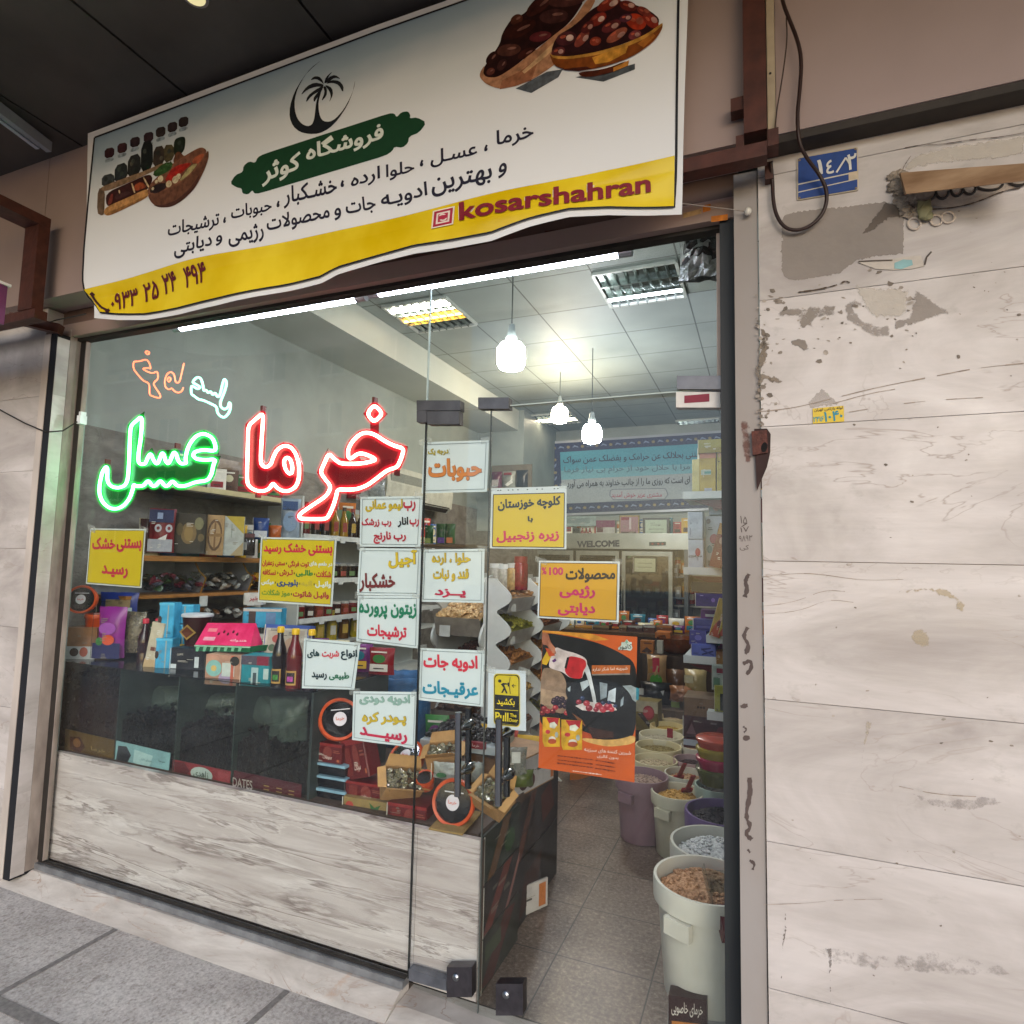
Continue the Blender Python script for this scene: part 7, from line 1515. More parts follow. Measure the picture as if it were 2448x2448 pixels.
for lb, rc, y, h, it, roll in (('red boxes display pack leaning right with an orange top', (1694, 1250, 1724, 1356), 1.34, '#6a1c24', [('r', 0, .75, 1, 1, '#a0702c'), ('e', .5, .62, .2, .08, '#8a6a64')], 14), ('second red pack leaning against the jamb side of the first', (1720, 1270, 1746, 1356), 1.33, '#6a2024', [('r', 0, .85, 1, 1, '#8a5a2c')], 12),
    ('yellow and red leaning pack on the middle right shelf', (1694, 1430, 1722, 1522), 1.28, '#9a8030', [('p', [(.0, .0), (.9, .0), (.9, .9), (.6, .5), (.3, .35)], '#9a4a34'), ('e', .6, .35, .2, .1, '#5a2428')], 15), ('second yellow and red pack leaning beside the jamb', (1716, 1450, 1744, 1522), 1.27, '#8f8030', [('p', [(.0, .0), (1, .0), (1, .4), (.5, .55)], '#8a3f30')], 13)):
    pack(lb, 'box', rc, y, 0, .07, h, it, group=RS, roll=roll)
for i, (py, h, lb) in enumerate(((1872, '#4a4c24', 'olive'), (1846, '#8a1c3c', 'crimson'), (1822, '#8a7a24', 'mustard'), (1800, '#a0402c', 'coral'))):
    B = fy(1714, py, 1.05); tt = thing('tub', lb + ' coloured tub in the stack of four by the jamb', 'tub', B, 'stacked coloured tubs')
    mb = MB(); mb.lathe([(.075, 0), (.088, .052), (.094, .054), (.094, .066), (.088, .07), (.001, .0705)], B, 24); mb.build('tub_body', pm(h, .25, var=.2), tt, 'x')

# ================================================================== BACK OF THE SHOP
YF = 6.2
t = thing('display_fridge', 'steel three door display fridge with a welcome header at the back', 'fridge', (-1.9, YF, 0))
xl, xrr = fy(1160, 1330, YF).x, fy(1645, 1330, YF).x; zt = fy(1450, 1275, YF).z; zh0 = fy(1450, 1312, YF).z
mb = MB(); mb.box(xl, YF, .1, xl + .05, YF + .7, zt); mb.box(xrr - .05, YF, .1, xrr, YF + .7, zt); mb.box(xl, YF + .65, .1, xrr, YF + .7, zt); mb.box(xl + .05, YF, .02, xrr - .05, YF + .65, .25); mb.build('cabinet', pm('#4f5354', .35, .5, var=.15), t)
mb = MB(); mb.box(xl - .01, YF - .03, zh0, xrr + .01, YF + .02, zt); mb.build('header', pm('#8f9088', .3, .6, var=.2, scale=2), t)
ath = onplane(YF - .031); lettering(t, 'WELCOME', (1379, 1301), (1481, 1299), 16, ath, '#14182e', .055, eps=.002)
mb = MB(); pxb = [ath(1552, 1296, .002), ath(1592, 1295, .002), ath(1592, 1304, .002), ath(1552, 1305, .002)]; mb.poly(pxb); mb.build('control_panel', pm('#2c2e30', .4), t)
mb = MB()
for px in (1560, 1574, 1584): mb.poly([ath(a, b, .004) for a, b in ell(px, 1300, 3, 2.4, 0, 8)])
mb.build('indicator', pm('#7a2a24', .4), t)
dx = [fy(p, 1330, YF).x for p in (1180, 1277, 1375, 1484, 1612)]
for i in range(4):
    a, b = dx[i] + .02, dx[i + 1] - .02; d = thing_door = MB(); 
    d.box(a, YF - .028, .3, a + .05, YF - .0, zh0 - .03); d.box(b - .05, YF - .028, .3, b, YF, zh0 - .03); d.box(a + .05, YF - .028, zh0 - .09, b - .05, YF, zh0 - .03); d.box(a + .05, YF - .028, .3, b - .05, YF, .38)
    dd = d.build('door', pm('#8a8c84', .3, .5, var=.15), t)
    mb = MB(); mb.quad((a + .05, YF - .012, .38), (b - .05, YF - .012, .38), (b - .05, YF - .012, zh0 - .09), (a + .05, YF - .012, zh0 - .09)); mb.build('glass', glassy('#8d9ea2', 1, .02, name='fridge_glass'), dd)
    mb = MB(); mb.box(a + .012, YF - .05, .9, a + .03, YF - .0285, 1.35); mb.build('handle', M_CHROME, dd)
mb = MB()
for z in (.55, .85, 1.15, 1.42): mb.box(xl + .051, YF + .05, z - .015, xrr - .051, YF + .6, z)
mb.build('shelf', pm('#5a6468', .4), t)
rr = random.Random(21); k = 0
FR = 'food packs inside the fridge'
protoF = None
for z in (.85, 1.15, 1.42):
    x = xl + .12
    while x < xrr - .12:
        h = rr.choice(('#8f8f86', '#6a6a5c', '#a8882c', '#5a6a74', '#9aa0a0', '#4a3a30')); w_ = rr.uniform(.07, .13); H = rr.uniform(.09, .17)
        if protoF is None:
            tt = thing('food_pack', 'small food pack on a dim fridge shelf behind the glass doors', 'pack', (0, 0, 0), FR); mb = MB(); mb.box(-.5, 0, 0, .5, 1, 1); mb.build('pack_body', pm('#8a8a80', .35, var=.4, scale=.9, h2='#5a5248'), tt); mb = MB(); mb.box(-.25, -.02, .3, .25, -.001, .7); mb.build('label', pm('#a9aca8', .4), tt); protoF = tt
        else: tt = copy_tree(protoF)
        tt.location = (x + w_ / 2, YF + .08 + rr.uniform(0, .05), z + .001); tt.scale = (w_, .12, H)
        x += w_ + rr.uniform(.01, .05)
for lb, rc, yy, hh, it in (('framed certificate taped inside the right fridge door', (1513, 1332, 1570, 1370), YF - .035, '#3a3a24', [('r', .06, .08, .94, .92, '#a8ac90'), ('r', .2, .6, .8, .64, '#7a7e6a'), ('r', .2, .35, .8, .39, '#7a7e6a')]),
    ('black framed certificate on top of the fridge', (1536, 1238, 1600, 1286), YF + .12, '#1c1413', [('r', .1, .12, .9, .9, '#a8b8a8'), ('r', .3, .62, .7, .66, '#7d8a7d'), ('r', .25, .42, .8, .46, '#7d8a7d'), ('r', .3, .25, .75, .29, '#7d8a7d')]),
    ('gold framed picture on top of the fridge', (1480, 1232, 1528, 1288), YF + .14, '#8a7434', [('r', .06, .06, .94, .94, '#8f6a74'), ('r', .1, .8, .5, .92, '#7a1c34'), ('r', .1, .08, .85, .3, '#3a1c20'), ('r', .5, .4, .6, .9, '#b3a6aa')]),
    ('white and crimson pack box on top of the fridge', (1424, 1244, 1470, 1288), YF + .1, '#a9a8a4', [('r', 0, .62, 1, 1, '#6a1c48'), ('r', .05, .35, .38, .62, '#4a1018')])):
    pack(lb, 'frame' if 'frame' in lb else 'box', rc, yy, 0, .02 if 'frame' in lb else .12, hh, it, name='picture_frame' if 'frame' in lb else 'box')
pack('grey printed banner card on top of the fridge behind the yellow sign', 'card', (1352, 1234, 1424, 1258), YF + .2, 0, .01, '#8a9a98', [('r', .04, .3, .8, .8, '#6f7f80')], name='card')
for i, px in enumerate((1392, 1401, 1410)): bottle('small red bottle in the trio on top of the fridge', px, 1288, 1262, YF + .1, '#7a1c18', cap='#8a2a20', r=.026, group='small red bottles on the fridge')
pack('small black box beside the red bottles on the fridge', 'box', (1368, 1262, 1384, 1287), YF + .1, 0, .08, '#17140f')
# wall banner
YW = 6.93
t = thing('wall_banner', 'blue bordered cloth banner with Arabic script high on the back wall', 'banner', fy(1500, 1230, YW))
q = [(1253, 1060), (1800, 1024), (1800, 1216), (1262, 1236)]
mb = MB(); mb.hexa([fy(*p, YW) for p in q], (0, .004, 0)); mb.build('sheet', pm('#a9adb8', .25, var=.08, scale=3), t)
at = onplane(YW - .001)
KC2 = K(1240, 1000, .20699); KB2 = K(1500, 1020, .19663)
P = [(lambda u0, v0, u1, v1: [lerp4(q, u0, v0), lerp4(q, u1, v0), lerp4(q, u1, v1), lerp4(q, u0, v1)])(*a) + [] for a in ((.11, .03, 1, .97), (.155, .15, 1, .84), (.155, .15, 1, .40), (.155, .40, 1, .52))]
polys = list(zip(P, ('#23264f', '#a3adb4', '#4f9db4', '#78b0bf')))
rr = random.Random(5)
for k in range(15):
    u = .13 + k * .062
    for v in (.09, .905):
        c_ = lerp4(q, u, v); polys.append((ell(c_[0], c_[1], 4.2, 3.6, 0, 8), '#8a7a54')); c_ = lerp4(q, u + .03, v); polys.append(([(c_[0] - 7, c_[1] + 3), (c_[0] - 2, c_[1] - 4), (c_[0] + 7, c_[1] - 1), (c_[0] + 8, c_[1] + 2), (c_[0], c_[1])], '#7a86a8'))
for v in (.25, .42, .6, .76):
    c_ = lerp4(q, .132, v); polys.append((ell(c_[0], c_[1], 4, 3.6, 0, 8), '#8a7a5a')); c_ = lerp4(q, .132, v + .08); polys.append((ell(c_[0], c_[1], 2, 6, .5, 8), '#7a86a8'))
def flower(cx, cy, r_, c1, c2):
    for k in range(6): a = k * 1.047; polys.append((ell(cx + math.cos(a) * r_ * .55, cy + math.sin(a) * r_ * .6, r_ * .5, r_ * .5, 0, 8), c1))
    polys.append((ell(cx, cy, r_ * .45, r_ * .5, 0, 10), c2)); polys.append((ell(cx, cy, r_ * .15, r_ * .2, 0, 8), '#5a3a1c'))
for x_, y_ in ((297, 305), (300, 415), (245, 480), (130, 470), (180, 500), (195, 580), (200, 690), (250, 750), (320, 750)): c_ = KC2(x_, y_); polys.append((ell(c_[0], c_[1], 8, 5, .6, 8), '#2a4a44'))
flower(*KC2(178, 370), 17, '#a8305a', '#b08a34'); flower(*KC2(265, 600), 12, '#a8705c', '#a8865a'); flower(*KC2(270, 770), 9, '#a0505a', '#a8865a')
polys += [(KB2((-210, 780), (-180, 760), (430, 750), (470, 755), (500, 825), (460, 885), (-170, 895), (-215, 840)), '#6f7684'), (KB2((-200, 782), (-174, 768), (430, 758), (464, 763), (490, 825), (455, 877), (-168, 887), (-205, 838)), '#aab0b8')]
picture(t, 'printed_pattern', polys, at, .001, .0002)
e_ = .001 + .0002 * len(polys) + .001
for s, a, b, h, c_ in (('اللهم أغننی بحلالک عن حرامک و بفضلک عمن سواک', KC2(520, 490), (1716, 1085), 28, '#23304a'), ('خدایا مرا با حلال خود از حرام بی نیاز فرما', KC2(530, 610), (1700, 1118), 20, '#5a7888'), ('این هدیه ای است که روزی ما را از جانب خداوند به همراه می آورد', KC2(560, 765), (1700, 1146), 22, '#1c2028'), ('مشتری عزیز خوش آمدید', KC2(1075, 890), KB2(422, 830), 16, '#a0284a')):
    lettering(t, s, a, b, h, at, c_, .012, eps=e_)
# bag shelf left of the banner
p = fy(1215, 1170, 5.3); mb = MB(); mb.box(p.x - .26, 5.12, p.z - .03, p.x + .25, 5.56, p.z); tag(mb.build('wall_cabinet', pm('#8a8474', .5)), 'pale high wall ledge carrying three coffee bags left of the banner', 'ledge')
for lb, rc, h, it in (('maroon coffee bag on the high ledge', (1174, 1128, 1200, 1168), '#5a1c34', [('r', .2, .1, .8, .5, '#a09a98')]), ('silver coffee bag in the middle of the high ledge', (1201, 1127, 1232, 1168), '#85887f', [('r', .2, .75, .8, .9, '#7a2a2a'), ('p', [(.3, .2), (.8, .5), (.9, .3), (.5, .1)], '#d0d2cc')]), ('black coffee bag at the right of the high ledge', (1233, 1124, 1262, 1168), '#1c1c1e', [])):
    pouch(lb, 'bag', rc, 5.32, 0, .1, h, it)
mb = MB(); mb.box(fy(1172, 1120, 5.5).x, 5.55, fy(1172, 1168, 5.5).z, fy(1268, 1120, 5.5).x, 5.575, fy(1172, 1112, 5.5).z); tag(mb.build('wall_board', pm('#6f6656', .5)), 'brown back board behind the coffee bags', 'board')
# lit alcove of orange jars right of the fridge
t = thing('jar_shelf', 'warm shelf of amber jars right of the fridge', 'shelving', (-.9, 6.4, 1))
a, b = fy(1612, 1330, 6.4), fy(1668, 1330, 6.4); mb = MB()
for py in (1282, 1374, 1447): z = fy(1630, py, 6.4).z; mb.box(a.x, 6.4, z - .02, b.x + .5, 6.75, z)
mb.box(a.x, 6.76, .1, b.x + .5, 6.78, 1.95); mb.build('board', pm('#9a9484', .5), t)
for i, (x_, y_, h, H) in enumerate(((1621, 1370, '#8a3414', 38), (1634, 1370, '#a8702a', 30), (1647, 1370, '#7a2414', 34), (1624, 1444, '#7a2a14', 44), (1638, 1444, '#9a6a1c', 52), (1652, 1444, '#8a2c18', 40), (1664, 1444, '#6a2014', 46))):
    B = fy(x_, y_, 6.42); T_ = fy(x_, y_ - H, 6.42); jar(('amber', 'golden', 'dark red', 'brick red', 'honey', 'rust', 'brown')[i] + ' jar on the ' + ('upper' if i < 3 else 'lower') + ' shelf right of the fridge', x_, y_, 6.42, T_.z - B.z, .045, h, '#8a7a4a', 'amber jars right of the fridge', '#a89a80')
# counter with trays and bags in the middle distance
t = thing('back_counter', 'dark counter with boxed trays in front of the fridge', 'counter', (-1.1, 4.3, 0))
a, b = fy(1300, 1540, 4.2), fy(1662, 1540, 4.2); zc2 = fy(1500, 1512, 4.2).z
mb = MB(); mb.box(a.x, 4.2, 0, b.x, 4.8, zc2 - .03); mb.build('cabinet', pm('#2a211c', .4, var=.3), t)
mb = MB(); mb.box(a.x - .02, 4.17, zc2 - .03, b.x + .02, 4.82, zc2); mb.build('top', pm('#4a3624', .3, var=.2), t)
for i, (x0, x1, h, h2) in enumerate(((1330, 1372, '#5a4a34', '#8a7a5a'), (1374, 1415, '#8a5a1c', '#a8762c'), (1416, 1455, '#4a3420', '#7a6440'), (1480, 1498, '#5a3c24', '#8a8064'), (1500, 1536, '#3c1c12', '#8f8c84'), (1538, 1566, '#4a2414', '#94928c'), (1568, 1606, '#5c3418', '#8a5a2c'))):
    pack(('olive', 'amber', 'dull brown', 'tan', 'dark brown', 'mahogany', 'caramel')[i] + ' sweet tray in the row on the back counter', 'tray', (x0, 1496, x1, 1513), 4.3, 0, .22, h, [('r', 0, .75, 1, 1, h2)], name='tray', group='sweet trays on the back counter')
pack('orange lidded tray on the right end of the back counter', 'tray', (1566, 1512, 1602, 1526), 4.1, 0, .2, '#a05a20', name='tray')
c_ = fy(1622, 1562, 3.98); t = thing('glass_bowl', 'wide amber glass bowl in front of the back counter', 'bowl', c_)
mb = MB(); mb.lathe([(.09, 0), (.15, .03), (.19, .10), (.2, .15), (.185, .15), (.17, .1)], c_, 28); mb.build('bowl', pm('#6a3414', .08, var=.3, alpha=.85, coat=.5), t, 'x')
mb = MB(); mb.box(c_.x - .3, c_.y - .2, 0, c_.x + .35, c_.y + .16, c_.z - .003); tag(mb.build('display_stand', pm('#3a2a20', .5, var=.3)), 'low dark stand under the amber glass bowl', 'stand')
pouch('red, pink and green snack sack on the stand beside the poster', 'bag', (1546, 1566, 1594, 1634), 3.5, 5, .16, '#a5825c', [('r', .32, .45, .66, .95, '#a01c34'), ('e', .5, .18, .3, .2, '#3a7a24'), ('r', .1, .4, .32, .9, '#8a6430')], crump=.12)
pack('orange printed pack standing behind the snack sack', 'box', (1530, 1532, 1562, 1562), 3.5, 0, .08, '#9a5a1c', [('p', [(.1, .1), (.5, .5), (.9, .2), (.7, .05)], '#3a1c10'), ('r', .3, .75, .9, .85, '#5a2a14')])
pack('slim white pack beside the orange printed pack', 'box', (1570, 1532, 1584, 1562), 3.5, 0, .06, '#a8a498')
pouch('beige clear bag of pale grain by the right shelf', 'bag', (1636, 1600, 1690, 1660), 3.45, 0, .16, '#a89468', [('r', .05, .5, .45, .8, '#b5ab8c')], crump=.1)
pouch('brown clear bag of dried fruit beside the black bags', 'bag', (1592, 1600, 1642, 1668), 3.55, 0, .16, '#5a3c28', crump=.14)
pouch('torn brown bag of figs in front of the grain bags', 'bag', (1600, 1640, 1660, 1676), 3.4, 0, .14, '#8a5a3c', crump=.2)
pouch('black plastic sack with a white tag beside the poster', 'bag', (1530, 1630, 1606, 1682), 3.42, 0, .2, '#17161a', [('r', .04, .45, .18, .75, '#b0b0a8'), ('p', [(.7, .7), (.82, .75), (.78, .5)], '#a0a09c')], crump=.12)
mb = MB(); p = fy(1570, 1682, 3.45); mb.box(p.x - .35, 3.25, 0, p.x + .85, 3.74, p.z - .003); tag(mb.build('sack_platform', pm('#4a3a2c', .6, var=.3)), 'low brown platform under the sacks at the back of the aisle', 'platform')
pack('yellow printed carton with a red pomegranate beside the buckets', 'box', (1518, 1676, 1572, 1748), 2.95, -5, .14, '#6a5a24', [('r', 0, .62, 1, 1, '#a39a80'), ('e', .6, .62, .26, .24, '#8a1c24'), ('e', .6, .62, .2, .18, '#a83038'), ('p', [(.1, .55), (.3, .6), (.75, .2), (.6, .15)], '#2c1c14')])
mb = MB(); b_ = spot(1518, 1676, 1572, 1748, 2.95, -5)[0]; mb.box(b_.x - .13, 2.96, 0, b_.x + .10, 3.12, b_.z - .002); tag(mb.build('crate', pm('#3a2c20', .6)), 'dark crate under the yellow printed carton', 'crate')

# ================================================================== DETAILS ON THE RIGHT WALL
YWALL = -.1205
atw = onplane(-.1225)
q = K3((655, 808), (968, 752), (972, 975), (655, 1028))
t = thing('number_plate', 'blue enamel house number plate with white numerals on the pale wall', 'number plate', fy(*K3(812, 1000), -.122))
mb = MB(); mb.prism([fy(*p, -.1245) for p in rrect(q, .05)], (0, .004, 0)); mb.build('plate', pm('#b9ab94', .35, .3, var=.15), t)
at = onplane(-.1252)
picture(t, 'blue_fields', [(rrect([lerp4(q, .02, .03), lerp4(q, .98, .03), lerp4(q, .98, .98), lerp4(q, .02, .98)], .04), '#1a3a78'), ([lerp4(q, .02, .62), lerp4(q, .84, .57), lerp4(q, .84, .60), lerp4(q, .02, .65)], '#b9b2a4'), ([lerp4(q, .84, .565), lerp4(q, .98, .56), lerp4(q, .98, .74), lerp4(q, .84, .745)], '#b9a890'), ([lerp4(q, .02, .81), lerp4(q, .84, .745), lerp4(q, .98, .735), lerp4(q, .98, .755), lerp4(q, .02, .835)], '#b9b2a4')], at, .0004, .0003)
for s, a, b, h in (('١', (757, 862), (788, 858), 76), ('٤', (805, 862), (845, 855), 72)): lettering(t, s, K3(*a), K3(*b), h * .466, at, '#c4c2bc', .02, eps=.003)
mb = MB(); stroke(mb, K3((857, 888), (905, 812), (928, 850)), 4.2, at, .003); mb.build('lettering', inkm('#c4c2bc'), t)
lettering(t, '٢', K3(912, 838), K3(960, 828), 82 * .466, at, '#c4c2bc', .02, eps=.0034)
mb = MB()
for a in ((668, 822), (955, 765), (668, 1015), (958, 965)): c_ = fy(*K3(*a), -.1262); mb.blob(c_, .0035, .002, .0035)
mb.build('screw', pm('#7a6a5a', .4, .6), t)
q = K4((438, 402), (607, 386), (610, 472), (440, 484))
t = thing('sticker', 'small yellow phone sticker with teal digits on the wall', 'sticker', fy(*K4(520, 480), -.122))
mb = MB(); mb.poly([atw(*p) for p in q]); mb.build('sheet', pm('#c9ab2c', .5, var=.08), t)
for s, a, b, h, c_ in (('۱۰۴۰', (500, 448), (602, 438), 56, '#1c7a8a'), ('۲۴۱۶', (442, 462), (498, 457), 28, '#2c8a94'), ('لوله بازکنی تهران', (445, 412), (602, 398), 20, '#4a3a20')): lettering(t, s, K4(*a), K4(*b), h * .44, atw, c_, .02, eps=.001)
def stain(h, op, sc=9, lo=.42):
    key = ('s', h, op, sc, lo)
    if key in _M: return _M[key]
    m, tt, b, n, l = nodes('adhesive_residue'); v = mapping(tt, (1, 1, 1)); b.inputs['Roughness'].default_value = .7
    l.new(ramp(tt, noise(tt, v, 6, 5), [(.3, dark(h, .82)), (.7, dark(h, 1.1))]), b.inputs['Base Color'])
    at_ = n.new('ShaderNodeAttribute'); at_.attribute_name = 'fade'
    ma = n.new('ShaderNodeMath'); ma.operation = 'MULTIPLY_ADD'; ma.inputs[1].default_value = .34; l.new(at_.outputs['Fac'], ma.inputs[0])
    mn = n.new('ShaderNodeMath'); mn.operation = 'MULTIPLY_ADD'; mn.inputs[1].default_value = .55; l.new(noise(tt, v, 45, 5, .7), mn.inputs[0]); 
    m3 = n.new('ShaderNodeMath'); m3.operation = 'MULTIPLY_ADD'; m3.inputs[1].default_value = .55; m3.inputs[2].default_value = -.34; l.new(noise(tt, v, sc, 6, .65), m3.inputs[0])
    l.new(m3.outputs[0], mn.inputs[2]); l.new(mn.outputs[0], ma.inputs[2])
    l.new(ramp(tt, ma.outputs[0], [(lo - .04, (0, 0, 0, 1)), (lo + .08, (op,) * 3 + (1,))]), b.inputs['Alpha'])
    bump(tt, b, noise(tt, v, 60, 4), .3)
    _M[key] = m; return m
def patch(label, pts, h, op=.85, sc=9, lo=.3, name='adhesive_patch', y=-.1212, cat='stain', group='old glue marks on the wall'):
    q = []; n = len(pts); rg = random.Random(len(label) * 7 + n)
    for i in range(n):
        a, b = pts[i], pts[(i + 1) % n]; L = math.hypot(b[0] - a[0], b[1] - a[1]); m = max(2, int(L / 3)); am = min(3.0, L * .05)
        q.append(a)
        for j in range(1, m): u = j / m; q.append((a[0] + (b[0] - a[0]) * u + rg.gauss(0, am * .5), a[1] + (b[1] - a[1]) * u + rg.gauss(0, am * .5)))
    A = sum(x0 * y1 - x1 * y0 for (x0, y0), (x1, y1) in zip(q, q[1:] + q[:1])); xs_ = [p[0] for p in q]; ys_ = [p[1] for p in q]
    inn = offset_poly(pts, -min(11, .12 * min(max(xs_) - min(xs_), max(ys_) - min(ys_))))
    tri = tessellate_polygon([[Vector((p[0], p[1], 0)) for p in q]]) ; mb = MB()
    # fine grid of the outline so that the edge can wear away: fade is the distance to the rim
    st = max(2.5, max(max(xs_) - min(xs_), max(ys_) - min(ys_)) / 60); P = [Vector(p) for p in q]; E_ = [(i, (i + 1) % len(q)) for i in range(len(q))]
    S = np.array([(a[0], a[1], b[0], b[1]) for a, b in zip(q, q[1:] + q[:1])]); x = min(xs_) + st / 2
    while x < max(xs_):
        yy = min(ys_) + st / 2
        while yy < max(ys_):
            cr = ((S[:, 1] > yy) != (S[:, 3] > yy)); xi = S[:, 0] + (yy - S[:, 1]) / np.where(S[:, 3] == S[:, 1], 1, S[:, 3] - S[:, 1]) * (S[:, 2] - S[:, 0])
            if (cr & (xi > x)).sum() % 2: P.append(Vector((x, yy)))
            yy += st
        x += st
    vo, _, fo, _, _, _ = delaunay_2d_cdt(P, E_, [list(range(len(q)))], 1, 1e-5)
    V = np.array([(v.x, v.y) for v in vo]); dx, dy = S[:, 2] - S[:, 0], S[:, 3] - S[:, 1]; LL = np.maximum(dx * dx + dy * dy, 1e-9)
    tt = np.clip(((V[:, :1] - S[:, 0]) * dx + (V[:, 1:] - S[:, 1]) * dy) / LL, 0, 1); D = np.sqrt((V[:, :1] - S[:, 0] - tt * dx) ** 2 + (V[:, 1:] - S[:, 1] - tt * dy) ** 2).min(1)
    mb.add([fy(v[0], v[1], y) for v in V], [tuple(f) for f in fo]); o = mb.build(name, stain(h, op, sc, lo))
    fa = o.data.attributes.new('fade', 'FLOAT', 'POINT'); fa.data.foreach_set('value', [min(1.0, d / min(13, max(3.0, float(D.max()) * .55))) for d in D])
    return tag(o, label, cat, group)
patch('big rounded grey glue patch left by a removed sign', K3((578, 1130), (592, 1105), (640, 1088), (770, 1072), (900, 1060), (1030, 1044), (1110, 1035), (1150, 1070), (1200, 1085), (1205, 1130), (1202, 1220), (1200, 1300), (1080, 1312), (960, 1335), (900, 1380), (870, 1405), (760, 1422), (650, 1438), (610, 1432), (588, 1415), (577, 1385), (576, 1260)), '#8f857d', .7, 2.2, .12)
patch('torn grey glue triangle below the big rounded patch', K3((1255, 1460), (1450, 1605), (1300, 1650), (1160, 1690), (1150, 1640), (1230, 1630)), '#948a82', .75, 7, .36)
patch('dull glue mark left of the torn triangle', K3((885, 1560), (960, 1510), (1035, 1590), (960, 1580), (1010, 1640), (1140, 1660), (1145, 1740), (1040, 1745), (960, 1690), (900, 1650)), '#9a9088', .65, 9, .40)
patch('smeared grey glue marks low beside the door frame', K3((530, 1590), (640, 1560), (870, 1550), (870, 1640), (760, 1650), (780, 1700), (660, 1690), (650, 1640), (560, 1640)), '#8a8077', .8, 16, .47)
patch('small dark glue blot under the smeared marks', K3((610, 1745), (660, 1730), (700, 1740), (720, 1790), (690, 1810), (660, 1780), (625, 1775)), '#857a70', .8, 14, .38)
patch('flaking grey scab running down beside the jamb', K3((455, 1665), (490, 1680), (520, 1740), (515, 1830), (480, 1900), (470, 1990), (440, 2020), (445, 1850), (470, 1760)), '#776a5c', .95, 26, .46)
patch('lower flaking scab beside the jamb', K4((125, 120), (190, 60), (205, 10), (160, 0), (130, 80), (118, 200), (150, 330), (180, 250), (260, 280), (290, 250), (240, 220), (160, 200)), '#7d7062', .95, 26, .46)
patch('faint diamond tape mark above the yellow sticker', K4((415, 372), (487, 292), (545, 345), (580, 375), (425, 398)), '#a89d94', .4, 3, .1)
patch('yellowish stain low in the middle of the wall', K4((890, 1400), (900, 1380), (1050, 1365), (1160, 1370), (1280, 1460), (1260, 1520), (1200, 1500), (1210, 1450), (1060, 1400), (900, 1420)), '#b8a684', .5, 6, .42)
patch('ochre drip stain below the yellowish stain', K4((970, 1600), (1040, 1570), (1090, 1650), (1100, 1720), (1020, 1720), (960, 1660)), '#b8a582', .45, 7, .42)
patch('scuffed grey smudges near the foot of the wall', K5((430, 1480), (640, 1510), (900, 1530), (1150, 1500), (1500, 1600), (1570, 1700), (1100, 1680), (800, 1660), (480, 1620)), '#958d88', .4, 22, .54)
patch('dark streak of grime running down near the jamb foot', K5((290, 1290), (300, 1320), (296, 1450), (282, 1500), (270, 1690), (262, 1690), (270, 1500), (284, 1430)), '#766c66', .75, 30, .42)
patch('dark drip below an old fixing hole near the wall foot', K5((510, 1520), (545, 1515), (550, 1560), (540, 1700), (545, 1820), (525, 1830), (528, 1700), (522, 1570)), '#7d746f', .7, 30, .45)
patch('broad grey smudge in the lower part of the wall', K5((880, 630), (1150, 690), (1400, 670), (1560, 740), (1300, 790), (1080, 770), (960, 700)), '#958c87', .4, 9, .52)
patch('thin tan drip under a joint in the lower wall', K5((720, 270), (770, 285), (755, 350), (725, 420), (715, 520), (685, 620), (700, 500), (712, 400)), '#b3a48a', .45, 14, .42)
t = thing('torn_label', 'strip of torn pale blue and white paper under the broken sign', 'label', fy(*K3(1200, 1350), -.123))
mb = MB(); mb.poly([atw(*K3(*p)) for p in ((965, 1345), (1150, 1328), (1200, 1320), (1290, 1310), (1310, 1365), (1240, 1380), (1150, 1385), (1060, 1380))]); mb.build('paper', pm('#b3aaa0', .6), t)
mb = MB(); mb.poly([atw(*K3(*p), .001) for p in ((1155, 1350), (1200, 1332), (1245, 1335), (1250, 1360), (1190, 1382), (1155, 1378))]); mb.build('blue_scrap', pm('#7fa6a8', .6), t)
mb = MB(); stroke(mb, K3((970, 1343), (1060, 1338), (1145, 1336)), 3, atw, .0015); stroke(mb, K3((1345, 1292), (1320, 1320), (1310, 1360)), 4, atw, .0015); mb.build('torn_edge', pm('#4f453e', .7), t)
# broken sign: brown board flap over embossed remains
t = thing('broken_sign', 'broken brown board jutting over the chipped remains of an old wall sign', 'sign', fy(*K3(1500, 950), -.13))
A_ = [fy(*K3(1186, 886), -.16), fy(*K3(1840, 836), -.22), fy(*K3(1840, 925), -.24), fy(*K3(1215, 995), -.19)]
mb = MB(); mb.hexa(A_, (.0, .02, .01)); mb.build('board', pm('#8a6a4e', .6, var=.25, scale=6, h2='#a08468', stretch=(1, 1, 3)), t)
mb = MB(); mb.poly([fy(*K3(*p), -.1235) for p in ((1200, 990), (1260, 985), (1700, 930), (1830, 900), (1830, 945), (1700, 985), (1560, 1050), (1420, 1065), (1300, 1050), (1210, 1035))]); mb.build('plaster_bed', pm('#a3968a', .8, var=.3, scale=20, bmp=.4), t)
mb = MB()
for cx, cy, rx, ry in ((1290, 995, 75, 42), (1400, 980, 32, 40), (1475, 972, 30, 34), (1540, 962, 34, 34), (1640, 945, 70, 30), (1790, 925, 50, 26)):
    pts = [fy(*K3(cx + rx * math.cos(a), cy + ry * math.sin(a)), -.126) for a in (math.pi * k / 12 for k in range(13))]; mb.tube(pts, .0032, 6)
mb.build('letter_edges', pm('#2c2622', .5), t)
mb = MB()
for cx, cy, rx, ry in ((1257, 1147, 33, 30), (1370, 1130, 30, 26), (1430, 1115, 33, 28)):
    mb.tube([fy(*K3(cx + rx * math.cos(a), cy + ry * math.sin(a)), -.1235) for a in (2 * math.pi * k / 16 for k in range(16))], .0028, 6, True)
mb.build('embossed_rings', pm('#b9aca0', .6), t)
